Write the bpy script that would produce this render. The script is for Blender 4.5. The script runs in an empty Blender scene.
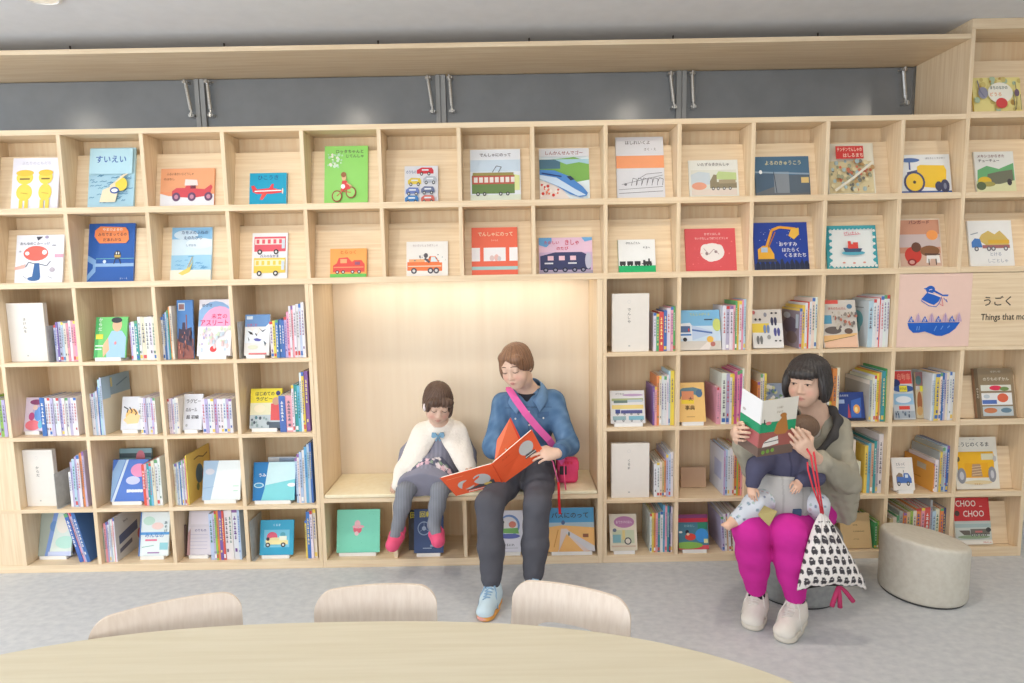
import bpy, math, random
import numpy as np
from math import radians as RAD, sin, cos, pi
from mathutils import Vector, Matrix
rng = random.Random(7)
sc = bpy.context.scene
COL = sc.collection
ZC = 1.705                       # eye height of the photographer
WALL = 3.45                      # front plane of the bookcase (metres from the camera)

# ------------------------------------------------------------------ camera
FPX = 620.0
PITCH = math.atan(FPX / 5435.0); ROLL = 0.0175
def _basis():
    fw = np.array([0, cos(PITCH), -sin(PITCH)]); up = np.array([0, sin(PITCH), cos(PITCH)]); rt = np.array([1.0, 0, 0])
    c, s = cos(ROLL), sin(ROLL)
    return c*rt - s*up, s*rt + c*up, fw
CR, CU, CF = _basis()
cam_d = bpy.data.cameras.new('camera'); cam = bpy.data.objects.new('camera', cam_d); COL.objects.link(cam)
cam_d.sensor_width = 36; cam_d.lens = 36*FPX/1024; cam_d.clip_start = 0.05
cam.matrix_world = Matrix(((CR[0], CU[0], -CF[0], 0), (CR[1], CU[1], -CF[1], 0), (CR[2], CU[2], -CF[2], ZC), (0, 0, 0, 1)))
sc.camera = cam
def ray(x, y): return CF + CR*(x-512)/FPX + CU*(341.5-y)/FPX
def at(x, y, Y):
    """world point seen at photo position x, y at distance Y"""
    d = ray(x, y); P = d*(Y/d[1]); P[2] += ZC; return P
def V(*a): return np.array(a, float)
def nrm(v): v = np.asarray(v, float); return v/np.linalg.norm(v)

# ------------------------------------------------------------------ colours and materials
def lin(c):
    out = []
    for v in c:
        v = v/255.0
        out.append(v/12.92 if v <= 0.04045 else ((v+0.055)/1.055)**2.4)
    return out
def mat_new(name):
    m = bpy.data.materials.new(name); m.use_nodes = True
    nt = m.node_tree; b = nt.nodes['Principled BSDF']
    return m, nt, b
def node(nt, t, **kw):
    n = nt.nodes.new(t)
    for k, v in kw.items(): setattr(n, k, v)
    return n
def noise_pair(nt, scale, vec_scale=(1, 1, 1), detail=4, coord='Object'):
    tc = node(nt, 'ShaderNodeTexCoord'); mp = node(nt, 'ShaderNodeMapping'); mp.inputs['Scale'].default_value = vec_scale
    nt.links.new(tc.outputs[coord], mp.inputs['Vector'])
    nz = node(nt, 'ShaderNodeTexNoise'); nz.inputs['Scale'].default_value = scale; nz.inputs['Detail'].default_value = detail
    nt.links.new(mp.outputs[0], nz.inputs['Vector'])
    return nz
def mat_two(name, c1, c2, scale, vs=(1, 1, 1), rough=0.5, bump=0.0, detail=4, spec=0.5, lo=0.35, hi=0.65, sheen=0.0, metal=0.0):
    m, nt, b = mat_new(name)
    nz = noise_pair(nt, scale, vs, detail)
    cr = node(nt, 'ShaderNodeValToRGB')
    cr.color_ramp.elements[0].position = lo; cr.color_ramp.elements[1].position = hi
    cr.color_ramp.elements[0].color = (*lin(c1), 1); cr.color_ramp.elements[1].color = (*lin(c2), 1)
    nt.links.new(nz.outputs['Fac'], cr.inputs[0]); nt.links.new(cr.outputs[0], b.inputs['Base Color'])
    b.inputs['Roughness'].default_value = rough; b.inputs['Specular IOR Level'].default_value = spec
    b.inputs['Metallic'].default_value = metal
    if sheen: b.inputs['Sheen Weight'].default_value = sheen
    if bump:
        bp = node(nt, 'ShaderNodeBump'); bp.inputs['Strength'].default_value = bump; bp.inputs['Distance'].default_value = 0.01
        nt.links.new(nz.outputs['Fac'], bp.inputs['Height']); nt.links.new(bp.outputs[0], b.inputs['Normal'])
    return m
def mat_attr(name, rough=0.5, bump=0.0, scale=40, spec=0.4, vs=(1, 1, 1), var=0.06, sheen=0.0):
    """colour stored per face / vertex (printed art, dyed cloth) with a little procedural mottling"""
    m, nt, b = mat_new(name)
    at_ = node(nt, 'ShaderNodeAttribute', attribute_name='Col')
    nz = noise_pair(nt, scale, vs)
    mr = node(nt, 'ShaderNodeMapRange'); mr.inputs['To Min'].default_value = 1-var; mr.inputs['To Max'].default_value = 1+var
    nt.links.new(nz.outputs['Fac'], mr.inputs['Value'])
    mx = node(nt, 'ShaderNodeMix', data_type='RGBA', blend_type='MULTIPLY'); mx.inputs['Factor'].default_value = 1
    nt.links.new(at_.outputs['Color'], mx.inputs['A']); nt.links.new(mr.outputs[0], mx.inputs['B'])
    nt.links.new(mx.outputs['Result'], b.inputs['Base Color'])
    b.inputs['Roughness'].default_value = rough; b.inputs['Specular IOR Level'].default_value = spec
    if sheen: b.inputs['Sheen Weight'].default_value = sheen
    if bump:
        bp = node(nt, 'ShaderNodeBump'); bp.inputs['Strength'].default_value = bump; bp.inputs['Distance'].default_value = 0.01
        nt.links.new(nz.outputs['Fac'], bp.inputs['Height']); nt.links.new(bp.outputs[0], b.inputs['Normal'])
    return m
WV1, WV2 = (230, 204, 168), (242, 220, 188)
M = {}
M['wood_v'] = mat_two('birch_upright', WV1, WV2, 3.0, (22, 22, 0.9), 0.45, 0.03, 5, 0.3)
M['wood_h'] = mat_two('birch_board', WV1, WV2, 3.0, (0.9, 22, 22), 0.45, 0.03, 5, 0.3)
M['wood_back'] = mat_two('birch_back', (238, 208, 168), (247, 224, 189), 3.0, (14, 14, 0.6), 0.5, 0.02, 5, 0.25)  # same birch, lightened to offset the shade inside the compartments
M['alcove'] = mat_two('alcove_panel', (238, 220, 196), (242, 226, 203), 2.0, (9, 9, 0.5), 0.45, 0.0, 4, 0.25)
M['pad'] = mat_two('seat_pad_vinyl', (246, 232, 196), (250, 238, 206), 30, (1, 1, 1), 0.5, 0.03)
M['table'] = mat_two('table_laminate', (209, 200, 176), (215, 207, 185), 3.0, (0.9, 20, 20), 0.42, 0.0, 5, 0.35)
M['ply'] = mat_two('chair_ply', (224, 208, 193), (232, 218, 204), 3.0, (30, 30, 1.2), 0.4, 0.02, 5, 0.35)
M['floor'] = mat_two('vinyl_floor', (196, 199, 203), (212, 214, 216), 22.0, (1, 1.5, 1), 0.55, 0.04, 10, 0.3, 0.32, 0.68)
M['ceiling'] = mat_two('ceiling_paint', (228, 229, 232), (232, 233, 236), 12, (1, 1, 1), 0.9, 0.02)
M['wall'] = mat_two('wall_paint', (226, 222, 214), (231, 228, 220), 10, (1, 1, 1), 0.9, 0.02)
M['door'] = mat_two('grey_shutter_paint', (124, 128, 132), (130, 134, 138), 6, (1, 1, 1), 0.22, 0.0, 3, 0.5)
M['mull'] = mat_two('grey_mullion', (146, 148, 149), (154, 156, 157), 6, (1, 1, 1), 0.45)
M['steel'] = mat_two('brushed_steel', (190, 190, 188), (214, 214, 212), 40, (1, 1, 6), 0.32, 0.02, 4, 0.5, 0.3, 0.7, 0, 0.85)
M['dark_steel'] = mat_two('black_rod', (52, 46, 42), (66, 60, 54), 30, (1, 1, 1), 0.5)
M['bookend'] = mat_two('bookend_grey', (186, 185, 182), (200, 199, 196), 30, (1, 1, 1), 0.45)
M['white_card'] = mat_two('white_card', (240, 238, 234), (246, 244, 241), 20, (1, 1, 1), 0.6)
M['stool'] = mat_two('stool_vinyl', (214, 208, 194), (222, 217, 204), 40, (1, 1, 1), 0.5, 0.05, 6, 0.35)
M['stool_dark'] = mat_two('stool_vinyl_grey', (150, 152, 152), (163, 165, 164), 40, (1, 1, 1), 0.5, 0.05, 6, 0.35)
M['rubber'] = mat_two('dark_base', (60, 60, 60), (72, 72, 72), 30, (1, 1, 1), 0.7)
M['print'] = mat_attr('printed_paper', 0.4, 0.0, 30, 0.35, var=0.03)
M['skin'] = mat_attr('skin', 0.5, 0.02, 60, 0.35, var=0.04)
M['hair'] = mat_attr('hair', 0.42, 0.35, 16, 0.45, (9, 9, 1.2), 0.28)
M['denim'] = mat_attr('denim', 0.8, 0.25, 26, 0.15, var=0.14)
M['fabric'] = mat_attr('fabric', 0.85, 0.18, 24, 0.12, var=0.07)
M['fleece'] = mat_attr('fleece', 0.95, 0.5, 70, 0.05, var=0.05, sheen=0.3)
M['shoe'] = mat_attr('shoe', 0.6, 0.08, 60, 0.3, var=0.04)
def mat_emit(name, c, s):
    m, nt, b = mat_new(name); b.inputs['Base Color'].default_value = (*lin(c), 1)
    b.inputs['Emission Color'].default_value = (*lin(c), 1); b.inputs['Emission Strength'].default_value = s
    return m

# ------------------------------------------------------------------ mesh builder
class MB:
    def __init__(s): s.v = []; s.f = []; s.c = []; s.m = []
    def face(s, pts, col=(255, 255, 255), m=0):
        n = len(s.v); s.v += [tuple(map(float, p)) for p in pts]; s.f.append(tuple(range(n, n+len(pts)))); s.c.append(col); s.m.append(m)
    def mesh(s, vs, fs, col=(255, 255, 255), m=0):
        n = len(s.v); s.v += [tuple(map(float, p)) for p in vs]
        for f in fs: s.f.append(tuple(i+n for i in f)); s.c.append(col); s.m.append(m)
    def box(s, lo, hi, col=(255, 255, 255), m=0, T=None):
        x0, y0, z0 = lo; x1, y1, z1 = hi
        vs = [V(x0, y0, z0), V(x1, y0, z0), V(x1, y1, z0), V(x0, y1, z0), V(x0, y0, z1), V(x1, y0, z1), V(x1, y1, z1), V(x0, y1, z1)]
        if T is not None: vs = [T(p) for p in vs]
        s.mesh(vs, [(0, 3, 2, 1), (4, 5, 6, 7), (0, 1, 5, 4), (1, 2, 6, 5), (2, 3, 7, 6), (3, 0, 4, 7)], col, m)
    def tube(s, pts, r, n=8, col=(255, 255, 255), m=0, cap=True):
        pts = [np.asarray(p, float) for p in pts]; rs = r if hasattr(r, '__len__') else [r]*len(pts)
        rings = []; prev = None
        for i, p in enumerate(pts):
            d = nrm(pts[min(i+1, len(pts)-1)] - pts[max(i-1, 0)])
            if prev is None:
                a = V(0, 0, 1) if abs(d[2]) < 0.9 else V(1, 0, 0)
                u = nrm(np.cross(d, a))
            else: u = nrm(prev - d*np.dot(prev, d))
            w = np.cross(d, u); prev = u
            rings.append([p + rs[i]*(cos(2*pi*k/n)*u + sin(2*pi*k/n)*w) for k in range(n)])
        vs = [q for R in rings for q in R]; fs = []
        for i in range(len(pts)-1):
            for k in range(n): fs.append((i*n+k, i*n+(k+1) % n, (i+1)*n+(k+1) % n, (i+1)*n+k))
        if cap: fs.append(tuple(range(n-1, -1, -1))); fs.append(tuple((len(pts)-1)*n+k for k in range(n)))
        s.mesh(vs, fs, col, m)
    def ribbon(s, pts, nors, w, t, col=(255, 255, 255), m=0):
        pts = [np.asarray(p, float) for p in pts]; vs = []; fs = []
        for i, p in enumerate(pts):
            d = nrm(pts[min(i+1, len(pts)-1)] - pts[max(i-1, 0)]); n_ = np.asarray(nors[i] if len(np.shape(nors)) > 1 else nors, float)
            n_ = nrm(n_ - d*np.dot(n_, d)); b = np.cross(d, n_)
            vs += [p+b*w/2+n_*t/2, p-b*w/2+n_*t/2, p-b*w/2-n_*t/2, p+b*w/2-n_*t/2]
        for i in range(len(pts)-1):
            for k in range(4): fs.append((i*4+k, i*4+(k+1) % 4, i*4+4+(k+1) % 4, i*4+4+k))
        fs.append((3, 2, 1, 0)); e = (len(pts)-1)*4; fs.append((e, e+1, e+2, e+3))
        s.mesh(vs, fs, col, m)
    def prism(s, poly, T, z0, z1, col=(255, 255, 255), m=0):
        n = len(poly); vs = [T(V(x, y, z0)) for x, y in poly] + [T(V(x, y, z1)) for x, y in poly]
        fs = [tuple(range(n-1, -1, -1)), tuple(range(n, 2*n))] + [(i, (i+1) % n, n+(i+1) % n, n+i) for i in range(n)]
        s.mesh(vs, fs, col, m)
    def lathe(s, prof, c, n=48, col=(255, 255, 255), m=0, fn=None):
        vs = []; fs = []; c = np.asarray(c, float)
        for r, z in prof:
            for k in range(n):
                a = 2*pi*k/n; p = V(r*cos(a), r*sin(a), z)
                if fn: p = fn(p)
                vs.append(c+p)
        L = len(prof)
        for i in range(L-1):
            for k in range(n): fs.append((i*n+k, i*n+(k+1) % n, (i+1)*n+(k+1) % n, (i+1)*n+k))
        fs.append(tuple(range(n-1, -1, -1))); fs.append(tuple((L-1)*n+k for k in range(n)))
        s.mesh(vs, fs, col, m)
    def build(s, name, mats, parent=None, smooth=False, origin=None, bevel=0):
        me = bpy.data.meshes.new(name)
        o_ = np.zeros(3) if origin is None else np.asarray(origin, float)
        vs = [(p[0]-o_[0], p[1]-o_[1], p[2]-o_[2]) for p in s.v]
        me.from_pydata(vs, [], s.f)
        if not isinstance(mats, (list, tuple)): mats = [mats]
        for q in mats: me.materials.append(q)
        me.polygons.foreach_set('material_index', s.m)
        if smooth: me.polygons.foreach_set('use_smooth', [True]*len(s.f))
        ca = me.color_attributes.new('Col', 'FLOAT_COLOR', 'CORNER'); cache = {}
        arr = np.empty((len(me.loops), 4), np.float32); k = 0
        for f, c in zip(s.f, s.c):
            if c not in cache: cache[c] = (*lin(c), 1.0)
            arr[k:k+len(f)] = cache[c]; k += len(f)
        ca.data.foreach_set('color', arr.ravel())
        me.update(); me.validate()
        ob = bpy.data.objects.new(name, me); COL.objects.link(ob); ob.location = o_
        if parent: set_parent(ob, parent)
        if bevel:
            bv = ob.modifiers.new('bevel', 'BEVEL'); bv.width = bevel; bv.segments = 2; bv.limit_method = 'ANGLE'
        return ob
def set_parent(ob, par):
    ob.parent = par; ob.location = Vector(ob.location) - world_loc(par)
def world_loc(o):
    l = Vector(o.location)
    while o.parent: o = o.parent; l += Vector(o.location)
    return l
def tag(o, label=None, cat=None, group=None, kind=None):
    if label: o['label'] = label
    if cat: o['category'] = cat
    if group: o['group'] = group
    if kind: o['kind'] = kind
    return o
def thing(name, label, cat, loc=(0, 0, 0), group=None):
    o = bpy.data.objects.new(name, None); COL.objects.link(o); o.location = tuple(loc); o.empty_display_size = 0.05
    return tag(o, label, cat, group)
def ortho(ux, uy):
    ux = nrm(ux); uy = nrm(uy - ux*np.dot(ux, uy)); return ux, uy, np.cross(ux, uy)
def frameT(o, ux, uy, un):
    o = np.asarray(o, float)
    return lambda p: o + ux*p[0] + uy*p[1] + un*p[2]

# ------------------------------------------------------------------ printed lettering
_txt = {}
def text_mesh(s):
    if s in _txt: return _txt[s]
    cu = bpy.data.curves.new('lettering', 'FONT'); cu.body = s; cu.resolution_u = 2; cu.offset = 0.012
    ob = bpy.data.objects.new('lettering', cu); COL.objects.link(ob)
    dg = bpy.context.evaluated_depsgraph_get(); dg.update()
    me = bpy.data.meshes.new_from_object(ob.evaluated_get(dg))
    vs = np.array([v.co[:2] for v in me.vertices]) if len(me.vertices) else np.zeros((0, 2))
    fs = [tuple(p.vertices) for p in me.polygons]
    bpy.data.objects.remove(ob); bpy.data.curves.remove(cu); bpy.data.meshes.remove(me)
    if len(vs):
        lo, hi = vs.min(0), vs.max(0); vs = (vs-lo)/(hi[1]-lo[1]); asp = (hi[0]-lo[0])/(hi[1]-lo[1])
    else: asp = 1
    _txt[s] = (vs, fs, asp); return _txt[s]
# art: list of shapes in unit cover coordinates (0..1 right, 0..1 up); drawn in order, each a hair above the last
def clip01(pts):
    for ax, lim, sg in ((0, 0, 1), (0, 1, -1), (1, 0, 1), (1, 1, -1)):
        out = []; n = len(pts)
        for i in range(n):
            p, q = pts[i], pts[(i+1) % n]; a, b = sg*(p[ax]-lim), sg*(q[ax]-lim)
            if a >= 0: out.append(p)
            if (a >= 0) != (b >= 0): t = a/(a-b); out.append((p[0]+(q[0]-p[0])*t, p[1]+(q[1]-p[1])*t))
        pts = out
        if not pts: return []
    return pts
def draw_art(mb, art, T, w, h, z=0.0004, dz=0.00025, m=0):
    def poly(pts, col):
        pts = clip01(pts)
        if len(pts) > 2: mb.face([T(V(x*w, y*h, z)) for x, y in pts], col, m)
    for a in art:
        k = a[0]
        if k == 'r': poly([(a[1], a[2]), (a[3], a[2]), (a[3], a[4]), (a[1], a[4])], a[5])
        elif k == 'e':
            n = 20; poly([(a[1]+a[3]*cos(2*pi*i/n), a[2]+a[4]*sin(2*pi*i/n)) for i in range(n)], a[5])
        elif k == 'p': poly(list(a[1]), a[2])
        elif k == 'l':
            pts = [np.array([x*w, y*h]) for x, y in a[1]]; th = a[2]*w/2
            for p, q in zip(pts[:-1], pts[1:]):
                d = q-p; L = np.linalg.norm(d)
                if L < 1e-6: continue
                nn = np.array([-d[1], d[0]])/L*th
                poly([(u[0]/w, u[1]/h) for u in (p-nn, q-nn, q+nn, p+nn)], a[3])
        elif k == 't' or k == 'tv':
            s, cx, cy, hh, col = a[1:6]; mw = a[6] if len(a) > 6 else 0.92
            if k == 'tv':                                   # one character under the other
                n = len(s)
                for i, ch in enumerate(s):
                    vs, fs, asp = text_mesh(ch)
                    if not fs: continue
                    H = hh*h*(1 if asp < 1.3 else 1/asp); yy = cy*h + ((n-1)/2-i)*hh*h*1.35
                    mb.mesh([T(V(cx*w+(p[0]-asp/2)*H, yy+(p[1]-.5)*H, z)) for p in vs], fs, col, m)
            else:
                vs, fs, asp = text_mesh(s); H = hh*h
                sx = H if asp*H <= mw*w else mw*w/asp
                mb.mesh([T(V(cx*w+(p[0]-asp/2)*sx, cy*h+(p[1]-.5)*H, z)) for p in vs], fs, col, m)
        z += dz
# ------------------------------------------------------------------ colour names used for books and their labels
CN = {'white': (240, 240, 242), 'cream': (244, 234, 208), 'grey': (176, 178, 180), 'pale blue': (186, 214, 236), 'blue': (52, 104, 188), 'navy': (44, 56, 110),
      'teal': (44, 150, 158), 'green': (70, 164, 92), 'lime': (150, 200, 70), 'yellow': (246, 214, 70), 'orange': (240, 140, 60), 'red': (222, 66, 60),
      'pink': (244, 160, 180), 'magenta': (220, 80, 160), 'purple': (116, 84, 160), 'lilac': (190, 180, 222), 'brown': (140, 100, 72), 'black': (56, 54, 58),
      'tan': (214, 182, 136), 'sky blue': (96, 180, 224), 'dark red': (140, 50, 52), 'mint': (150, 220, 196)}
INK = (110, 106, 118)
CN = {k: tuple(int((c*.84+w*.16)*.965) for c, w in zip(v, (236, 234, 236))) for k, v in CN.items()}  # washed-out haze mixed into every book colour
PAGE = (244, 238, 224)
ORD = ['leftmost', 'second', 'third', 'fourth', 'fifth', 'sixth', 'seventh', 'eighth', 'ninth', 'tenth', 'eleventh', 'twelfth', 'thirteenth', 'fourteenth', 'fifteenth', 'sixteenth']

# ------------------------------------------------------------------ the room
def struct(name, lo, hi, mat, mb=None):
    if mb is None: mb = MB(); mb.box(lo, hi)
    return tag(mb.build(name, mat), kind='structure')
BACKY = 3.92
struct('floor', (-5.6, -3.2, -0.05), (5.6, 4.05, 0), M['floor'])
struct('ceiling', (-5.6, -3.2, 2.99), (5.6, 4.05, 3.05), M['ceiling'])
struct('wall_back', (-5.6, BACKY+0.03, 0), (5.6, 4.05, 2.99), M['wall'])
struct('wall_right', (5.5, -3.1, 0), (5.6, BACKY+0.03, 2.99), M['wall'])
# the wall behind the photographer and the left wall carry wide windows
def wall_with_window(name, horizontal, fixed, a0, a1, w0, w1, z0=0.75, z1=2.6):
    mb = MB()
    def bx(p0, p1, q0, q1):
        if horizontal: mb.box((p0, fixed-0.05, q0), (p1, fixed+0.05, q1))
        else: mb.box((fixed-0.05, p0, q0), (fixed+0.05, p1, q1))
    bx(a0, w0, 0, 2.99); bx(w1, a1, 0, 2.99); bx(w0, w1, 0, z0); bx(w0, w1, z1, 2.99)
    struct(name, None, None, M['wall'], mb)
wall_with_window('wall_front', True, -3.15, -5.6, 5.6, -4.6, 4.2)
wall_with_window('wall_left', False, -5.55, -3.1, BACKY+0.03, -2.4, 2.4)
def window(name, horizontal, fixed, w0, w1, z0=0.75, z1=2.6, n=4):
    mb = MB()
    def bx(p0, p1, q0, q1):
        if horizontal: mb.box((p0, fixed-0.03, q0), (p1, fixed+0.03, q1))
        else: mb.box((fixed-0.03, p0, q0), (fixed+0.03, p1, q1))
    bx(w0, w1, z0, z0+0.05); bx(w0, w1, z1-0.05, z1)
    for i in range(n+1):
        c = w0 + (w1-w0)*i/n; c = min(max(c, w0+0.025), w1-0.025); bx(c-0.025, c+0.025, z0, z1)
    struct(name, None, None, M['white_card'], mb)
window('window_1', True, -3.15, -4.6, 4.2)
window('window_2', False, -5.55, -2.4, 2.4)

# ------------------------------------------------------------------ grey shutters in the recess above the bookcase
shut = thing('shutter_wall', 'row of grey panels with metal stays in the recess above the bookcase', 'shutter', (0, BACKY, 2.4))
joints = [-3.31, -1.859, -0.405, 1.051, 2.462]
for a, b in zip(joints[:-1], joints[1:]):
    mb = MB(); mb.box((a+0.03, BACKY-0.012, 2.504), (b-0.03 if b < 2.4 else b, BACKY+0.02, 2.885))
    pn = mb.build('shutter_panel', M['door'], shut, bevel=0.004)
    for side in (0, 1):
        x = a+0.062 if side == 0 else b-0.062
        if side == 1 and b > 2.4: x = b-0.075
        if x < -3.2: continue
        mb = MB(); y = BACKY-0.045; dx = 0.004 if side == 0 else 0.010
        mb.tube([(x-dx, y, 2.855), (x+dx, y, 2.70)], 0.010, 10); mb.tube([(x+dx, y, 2.71), (x+dx*1.3, y, 2.675)], 0.006, 8)
        for zz, xx in ((2.862, x-dx), (2.668, x+dx*1.3)):
            mb.box((xx-0.016, y-0.012, zz-0.006), (xx+0.016, BACKY-0.012, zz+0.006)); mb.tube([(xx, y-0.016, zz-.012), (xx, y-0.016, zz+.012)], 0.008, 8)
        mb.build('stay', M['steel'], pn, smooth=False)
for j in joints[1:-1]:
    mb = MB(); mb.box((j-0.03, BACKY-0.03, 2.504), (j-0.004, BACKY+0.02, 2.885)); mb.box((j+0.004, BACKY-0.03, 2.504), (j+0.03, BACKY+0.02, 2.885))
    mb.box((j-0.004, BACKY-0.02, 2.504), (j+0.004, BACKY+0.02, 2.885)); mb.build('mullion', M['mull'], shut)

# ------------------------------------------------------------------ bookcase
TH = 0.022
Y0, YU, YL = WALL, 3.62, 3.765
UP = [-3.29, -2.86, -2.43, -1.983, -1.545, -1.118, -0.70, -0.269, 0.129, 0.525, 0.925, 1.325, 1.727, 2.132]
LOL = [-3.29, -2.862, -2.425, -1.985, -1.558, -1.134]
LOR = [0.520, 0.934, 1.332, 1.735, 2.145, 2.532]
ZU = [2.503, 2.08, 1.675]       # tops of the three upper boards
ZL = [1.238, 0.808, 0.383, 0.045]  # tops of the lower boards
case = thing('bookcase', 'pale birch built-in bookcase of square compartments covering the whole wall', 'bookcase', (0, Y0, 0))
def board(name, lo, hi, mat='wood_h', parent=None, bevel=0.0015):
    mb = MB(); mb.box(lo, hi); return mb.build(name, M[mat], parent or case, bevel=bevel)
XR = 2.480
# upper display rows
board('top_board', (-3.3, Y0, 2.503-0.028), (XR-0.012, BACKY-0.013, 2.503))
for z in ZU[1:]:
    mb = MB(); mb.box((-3.3, Y0, z-0.024), (XR-0.012, YU+0.02, z)); mb.box((-3.3, Y0, z), (XR-0.012, Y0+0.008, z+0.010))
    mb.build('shelf_board', M['wood_h'], case, bevel=0.0015)
for x in UP:
    for z0, z1 in ((ZU[1], 2.475), (ZU[2], ZU[1]-0.024)):
        mb = MB(); mb.box((x-TH/2, Y0+0.0005, z0), (x+TH/2, YU+0.02, z1)); mb.build('upright', M['wood_v'], case, bevel=0.0015)
board('back_panel', (-3.3, YU+0.02, ZU[2]-0.024), (XR-0.012, YU+0.028, 2.475), 'wood_back')
LEAN = RAD(12)
def slant_board(xa, xb, z, h=0.305, yb=3.515):
    """leaning board a picture book is shown on"""
    mb = MB(); s, c = sin(LEAN), cos(LEAN); hh = h/c
    T = lambda p: V(p[0], yb + p[2]*c + p[1]*s, z + p[1]*c - p[2]*s + 0.0035)
    mb.box((xa, 0, 0), (xb, hh, 0.009), T=T); return mb.build('display_board', M['wood_h'], case)
ux_ = UP + [XR]
for i in range(len(ux_)-1):
    for z in ZU[1:]: slant_board(ux_[i]+TH/2+0.001, ux_[i+1]-TH/2-0.001, z)
# lower storage rows
def lower_block(xs, x0, x1):
    for z in ZL[:3]: board('shelf_board', (x0, Y0, z-0.022), (x1, YL, z))
    board('plinth_board', (x0, Y0, 0), (x1, YL, ZL[3]))
    for x in xs:
        for z0, z1 in ((ZL[0], ZU[2]-0.024), (ZL[1], ZL[0]-0.022), (ZL[2], ZL[1]-0.022), (ZL[3], ZL[2]-0.022)):
            if x > 2.5 and z0 == ZL[0]: continue          # the sign board spans two compartments here
            mb = MB(); mb.box((x-TH/2, Y0+0.0005, z0), (x+TH/2, YL, z1)); mb.build('upright', M['wood_v'], case, bevel=0.0015)
    board('back_panel', (x0, YL, 0.0), (x1, YL+0.008, ZU[2]-0.024), 'wood_back')
lower_block(LOL, -3.3, -1.123)
lower_block(LOR, 0.509, 2.543)
board('closed_front', (-3.279, Y0+0.004, 0.045), (-2.873, Y0+0.022, 0.786), 'wood_v')
# overhead board hung from the ceiling with black rods
board('overhead_board', (-3.3, Y0, 2.889), (XR-0.012, BACKY-0.002, 2.914))
for px, py in ((70, 46), (224, 44), (378, 41), (529, 36), (673, 32), (818, 30)):
    p = at(px, py, 3.62); mb = MB(); mb.tube([(p[0], 3.62, 2.914), (p[0], 3.62, 2.99)], 0.005, 8); mb.build('hanging_rod', M['dark_steel'], case)

# tall end unit on the right
tall = thing('tall_bookcase', 'taller birch bookcase end unit reaching the ceiling at the right', 'bookcase', (2.7, Y0, 0))
TX0, TX1 = XR, 2.925
def tboard(name, lo, hi, mat='wood_h'): return board(name, lo, hi, mat, tall)
tboard('side_panel', (TX0-TH/2, Y0, 1.651), (TX0+TH/2, BACKY-0.02, 2.935), 'wood_v')
tboard('side_panel', (TX1+0.0, Y0, 0), (TX1+TH, BACKY-0.02, 2.935), 'wood_v')
tboard('fascia', (TX0-TH/2, Y0-0.002, 2.935), (TX1+TH, BACKY-0.02, 2.989))
for z in (2.503, 2.08, 1.675):
    mb = MB(); mb.box((TX0+TH/2+.0005, Y0, z-0.0235), (TX1-.0005, YL, z)); mb.box((TX0+TH/2+.0005, Y0, z), (TX1-.0005, Y0+0.008, z+0.010)); mb.build('shelf_board', M['wood_h'], tall, bevel=0.0015)
for z in ZL[:3]:
    mb = MB(); mb.box((2.5435, Y0, z-0.022), (TX1-.0005, YL, z))
    if z < 1: mb.box((2.5435, Y0, z), (TX1-.0005, Y0+0.008, z+0.012))
    mb.build('shelf_board', M['wood_h'], tall, bevel=0.0015)
mb = MB(); mb.box((2.5435, Y0, 0), (TX1-.0005, YL, ZL[3])); mb.box((2.5435, Y0, ZL[3]), (TX1, Y0+0.008, ZL[3]+0.012)); mb.build('plinth_board', M['wood_h'], tall, bevel=0.0015)
tboard('back_panel', (TX0+TH/2+.0005, YU+0.03, 1.653), (TX1, YU+0.038, 2.935), 'wood_back')
tboard('back_panel', (2.5435, YU+0.03, 0.045), (TX1, YU+0.038, 1.649), 'wood_back')
for z in (2.503, 2.08, 1.675):
    o = slant_board(TX0+TH/2+0.001, TX1-0.001, z); set_parent_keep = o; o.parent = tall; o.location = Vector((0, 0, 0)) - world_loc(tall)
for z in ZL[1:]:
    o = slant_board(2.546, TX1-0.001, z, 0.24); o.parent = tall; o.location = Vector((0, 0, 0)) - world_loc(tall)

# section sign between the shelves
sign = thing('section_sign', 'pink and birch sign board with blue bird and the words Things that move', 'sign', (2.5, Y0, ZL[0]))
mb = MB(); sx0, sx1 = 2.1575, 2.563; sz0, sz1 = ZL[0]+0.001, ZU[2]-0.0265
T = frameT((sx0, Y0+0.004, sz0), V(1, 0, 0), V(0, 0, 1), V(0, -1, 0)); W_, H_ = sx1-sx0, sz1-sz0
mb.box((0, 0, -0.02), (W_, H_, 0), (242, 208, 194), T=T)
BL = (40, 100, 196); P1 = (250, 232, 226); LV = (206, 176, 200)
art = [('p', [(.31, .655), (.385, .745), (.46, .745), (.575, .675), (.55, .62), (.49, .575), (.42, .60)], BL),
       ('e', .43, .785, .062, .052, BL), ('p', [(.365, .785), (.335, .80), (.385, .815)], BL), ('p', [(.45, .80), (.60, .715), (.68, .715), (.675, .69), (.60, .695), (.46, .76)], BL),
       ('l', [(.40, .745), (.47, .725), (.60, .675)], .014, P1), ('l', [(.305, .64), (.42, .565), (.52, .55), (.56, .60), (.585, .68)], .010, BL),
       ('l', [(.585, .69), (.615, .56), (.56, .59)], .008, (226, 120, 130)), ('l', [(.615, .67), (.67, .61), (.65, .65)], .008, BL), ('l', [(.41, .78), (.45, .79)], .01, P1),
       ('p', [(.135, .335), (.86, .335), (.80, .245), (.72, .185), (.62, .15), (.54, .155), (.45, .19), (.38, .215), (.30, .20), (.22, .20), (.16, .255)], BL)]
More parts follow.
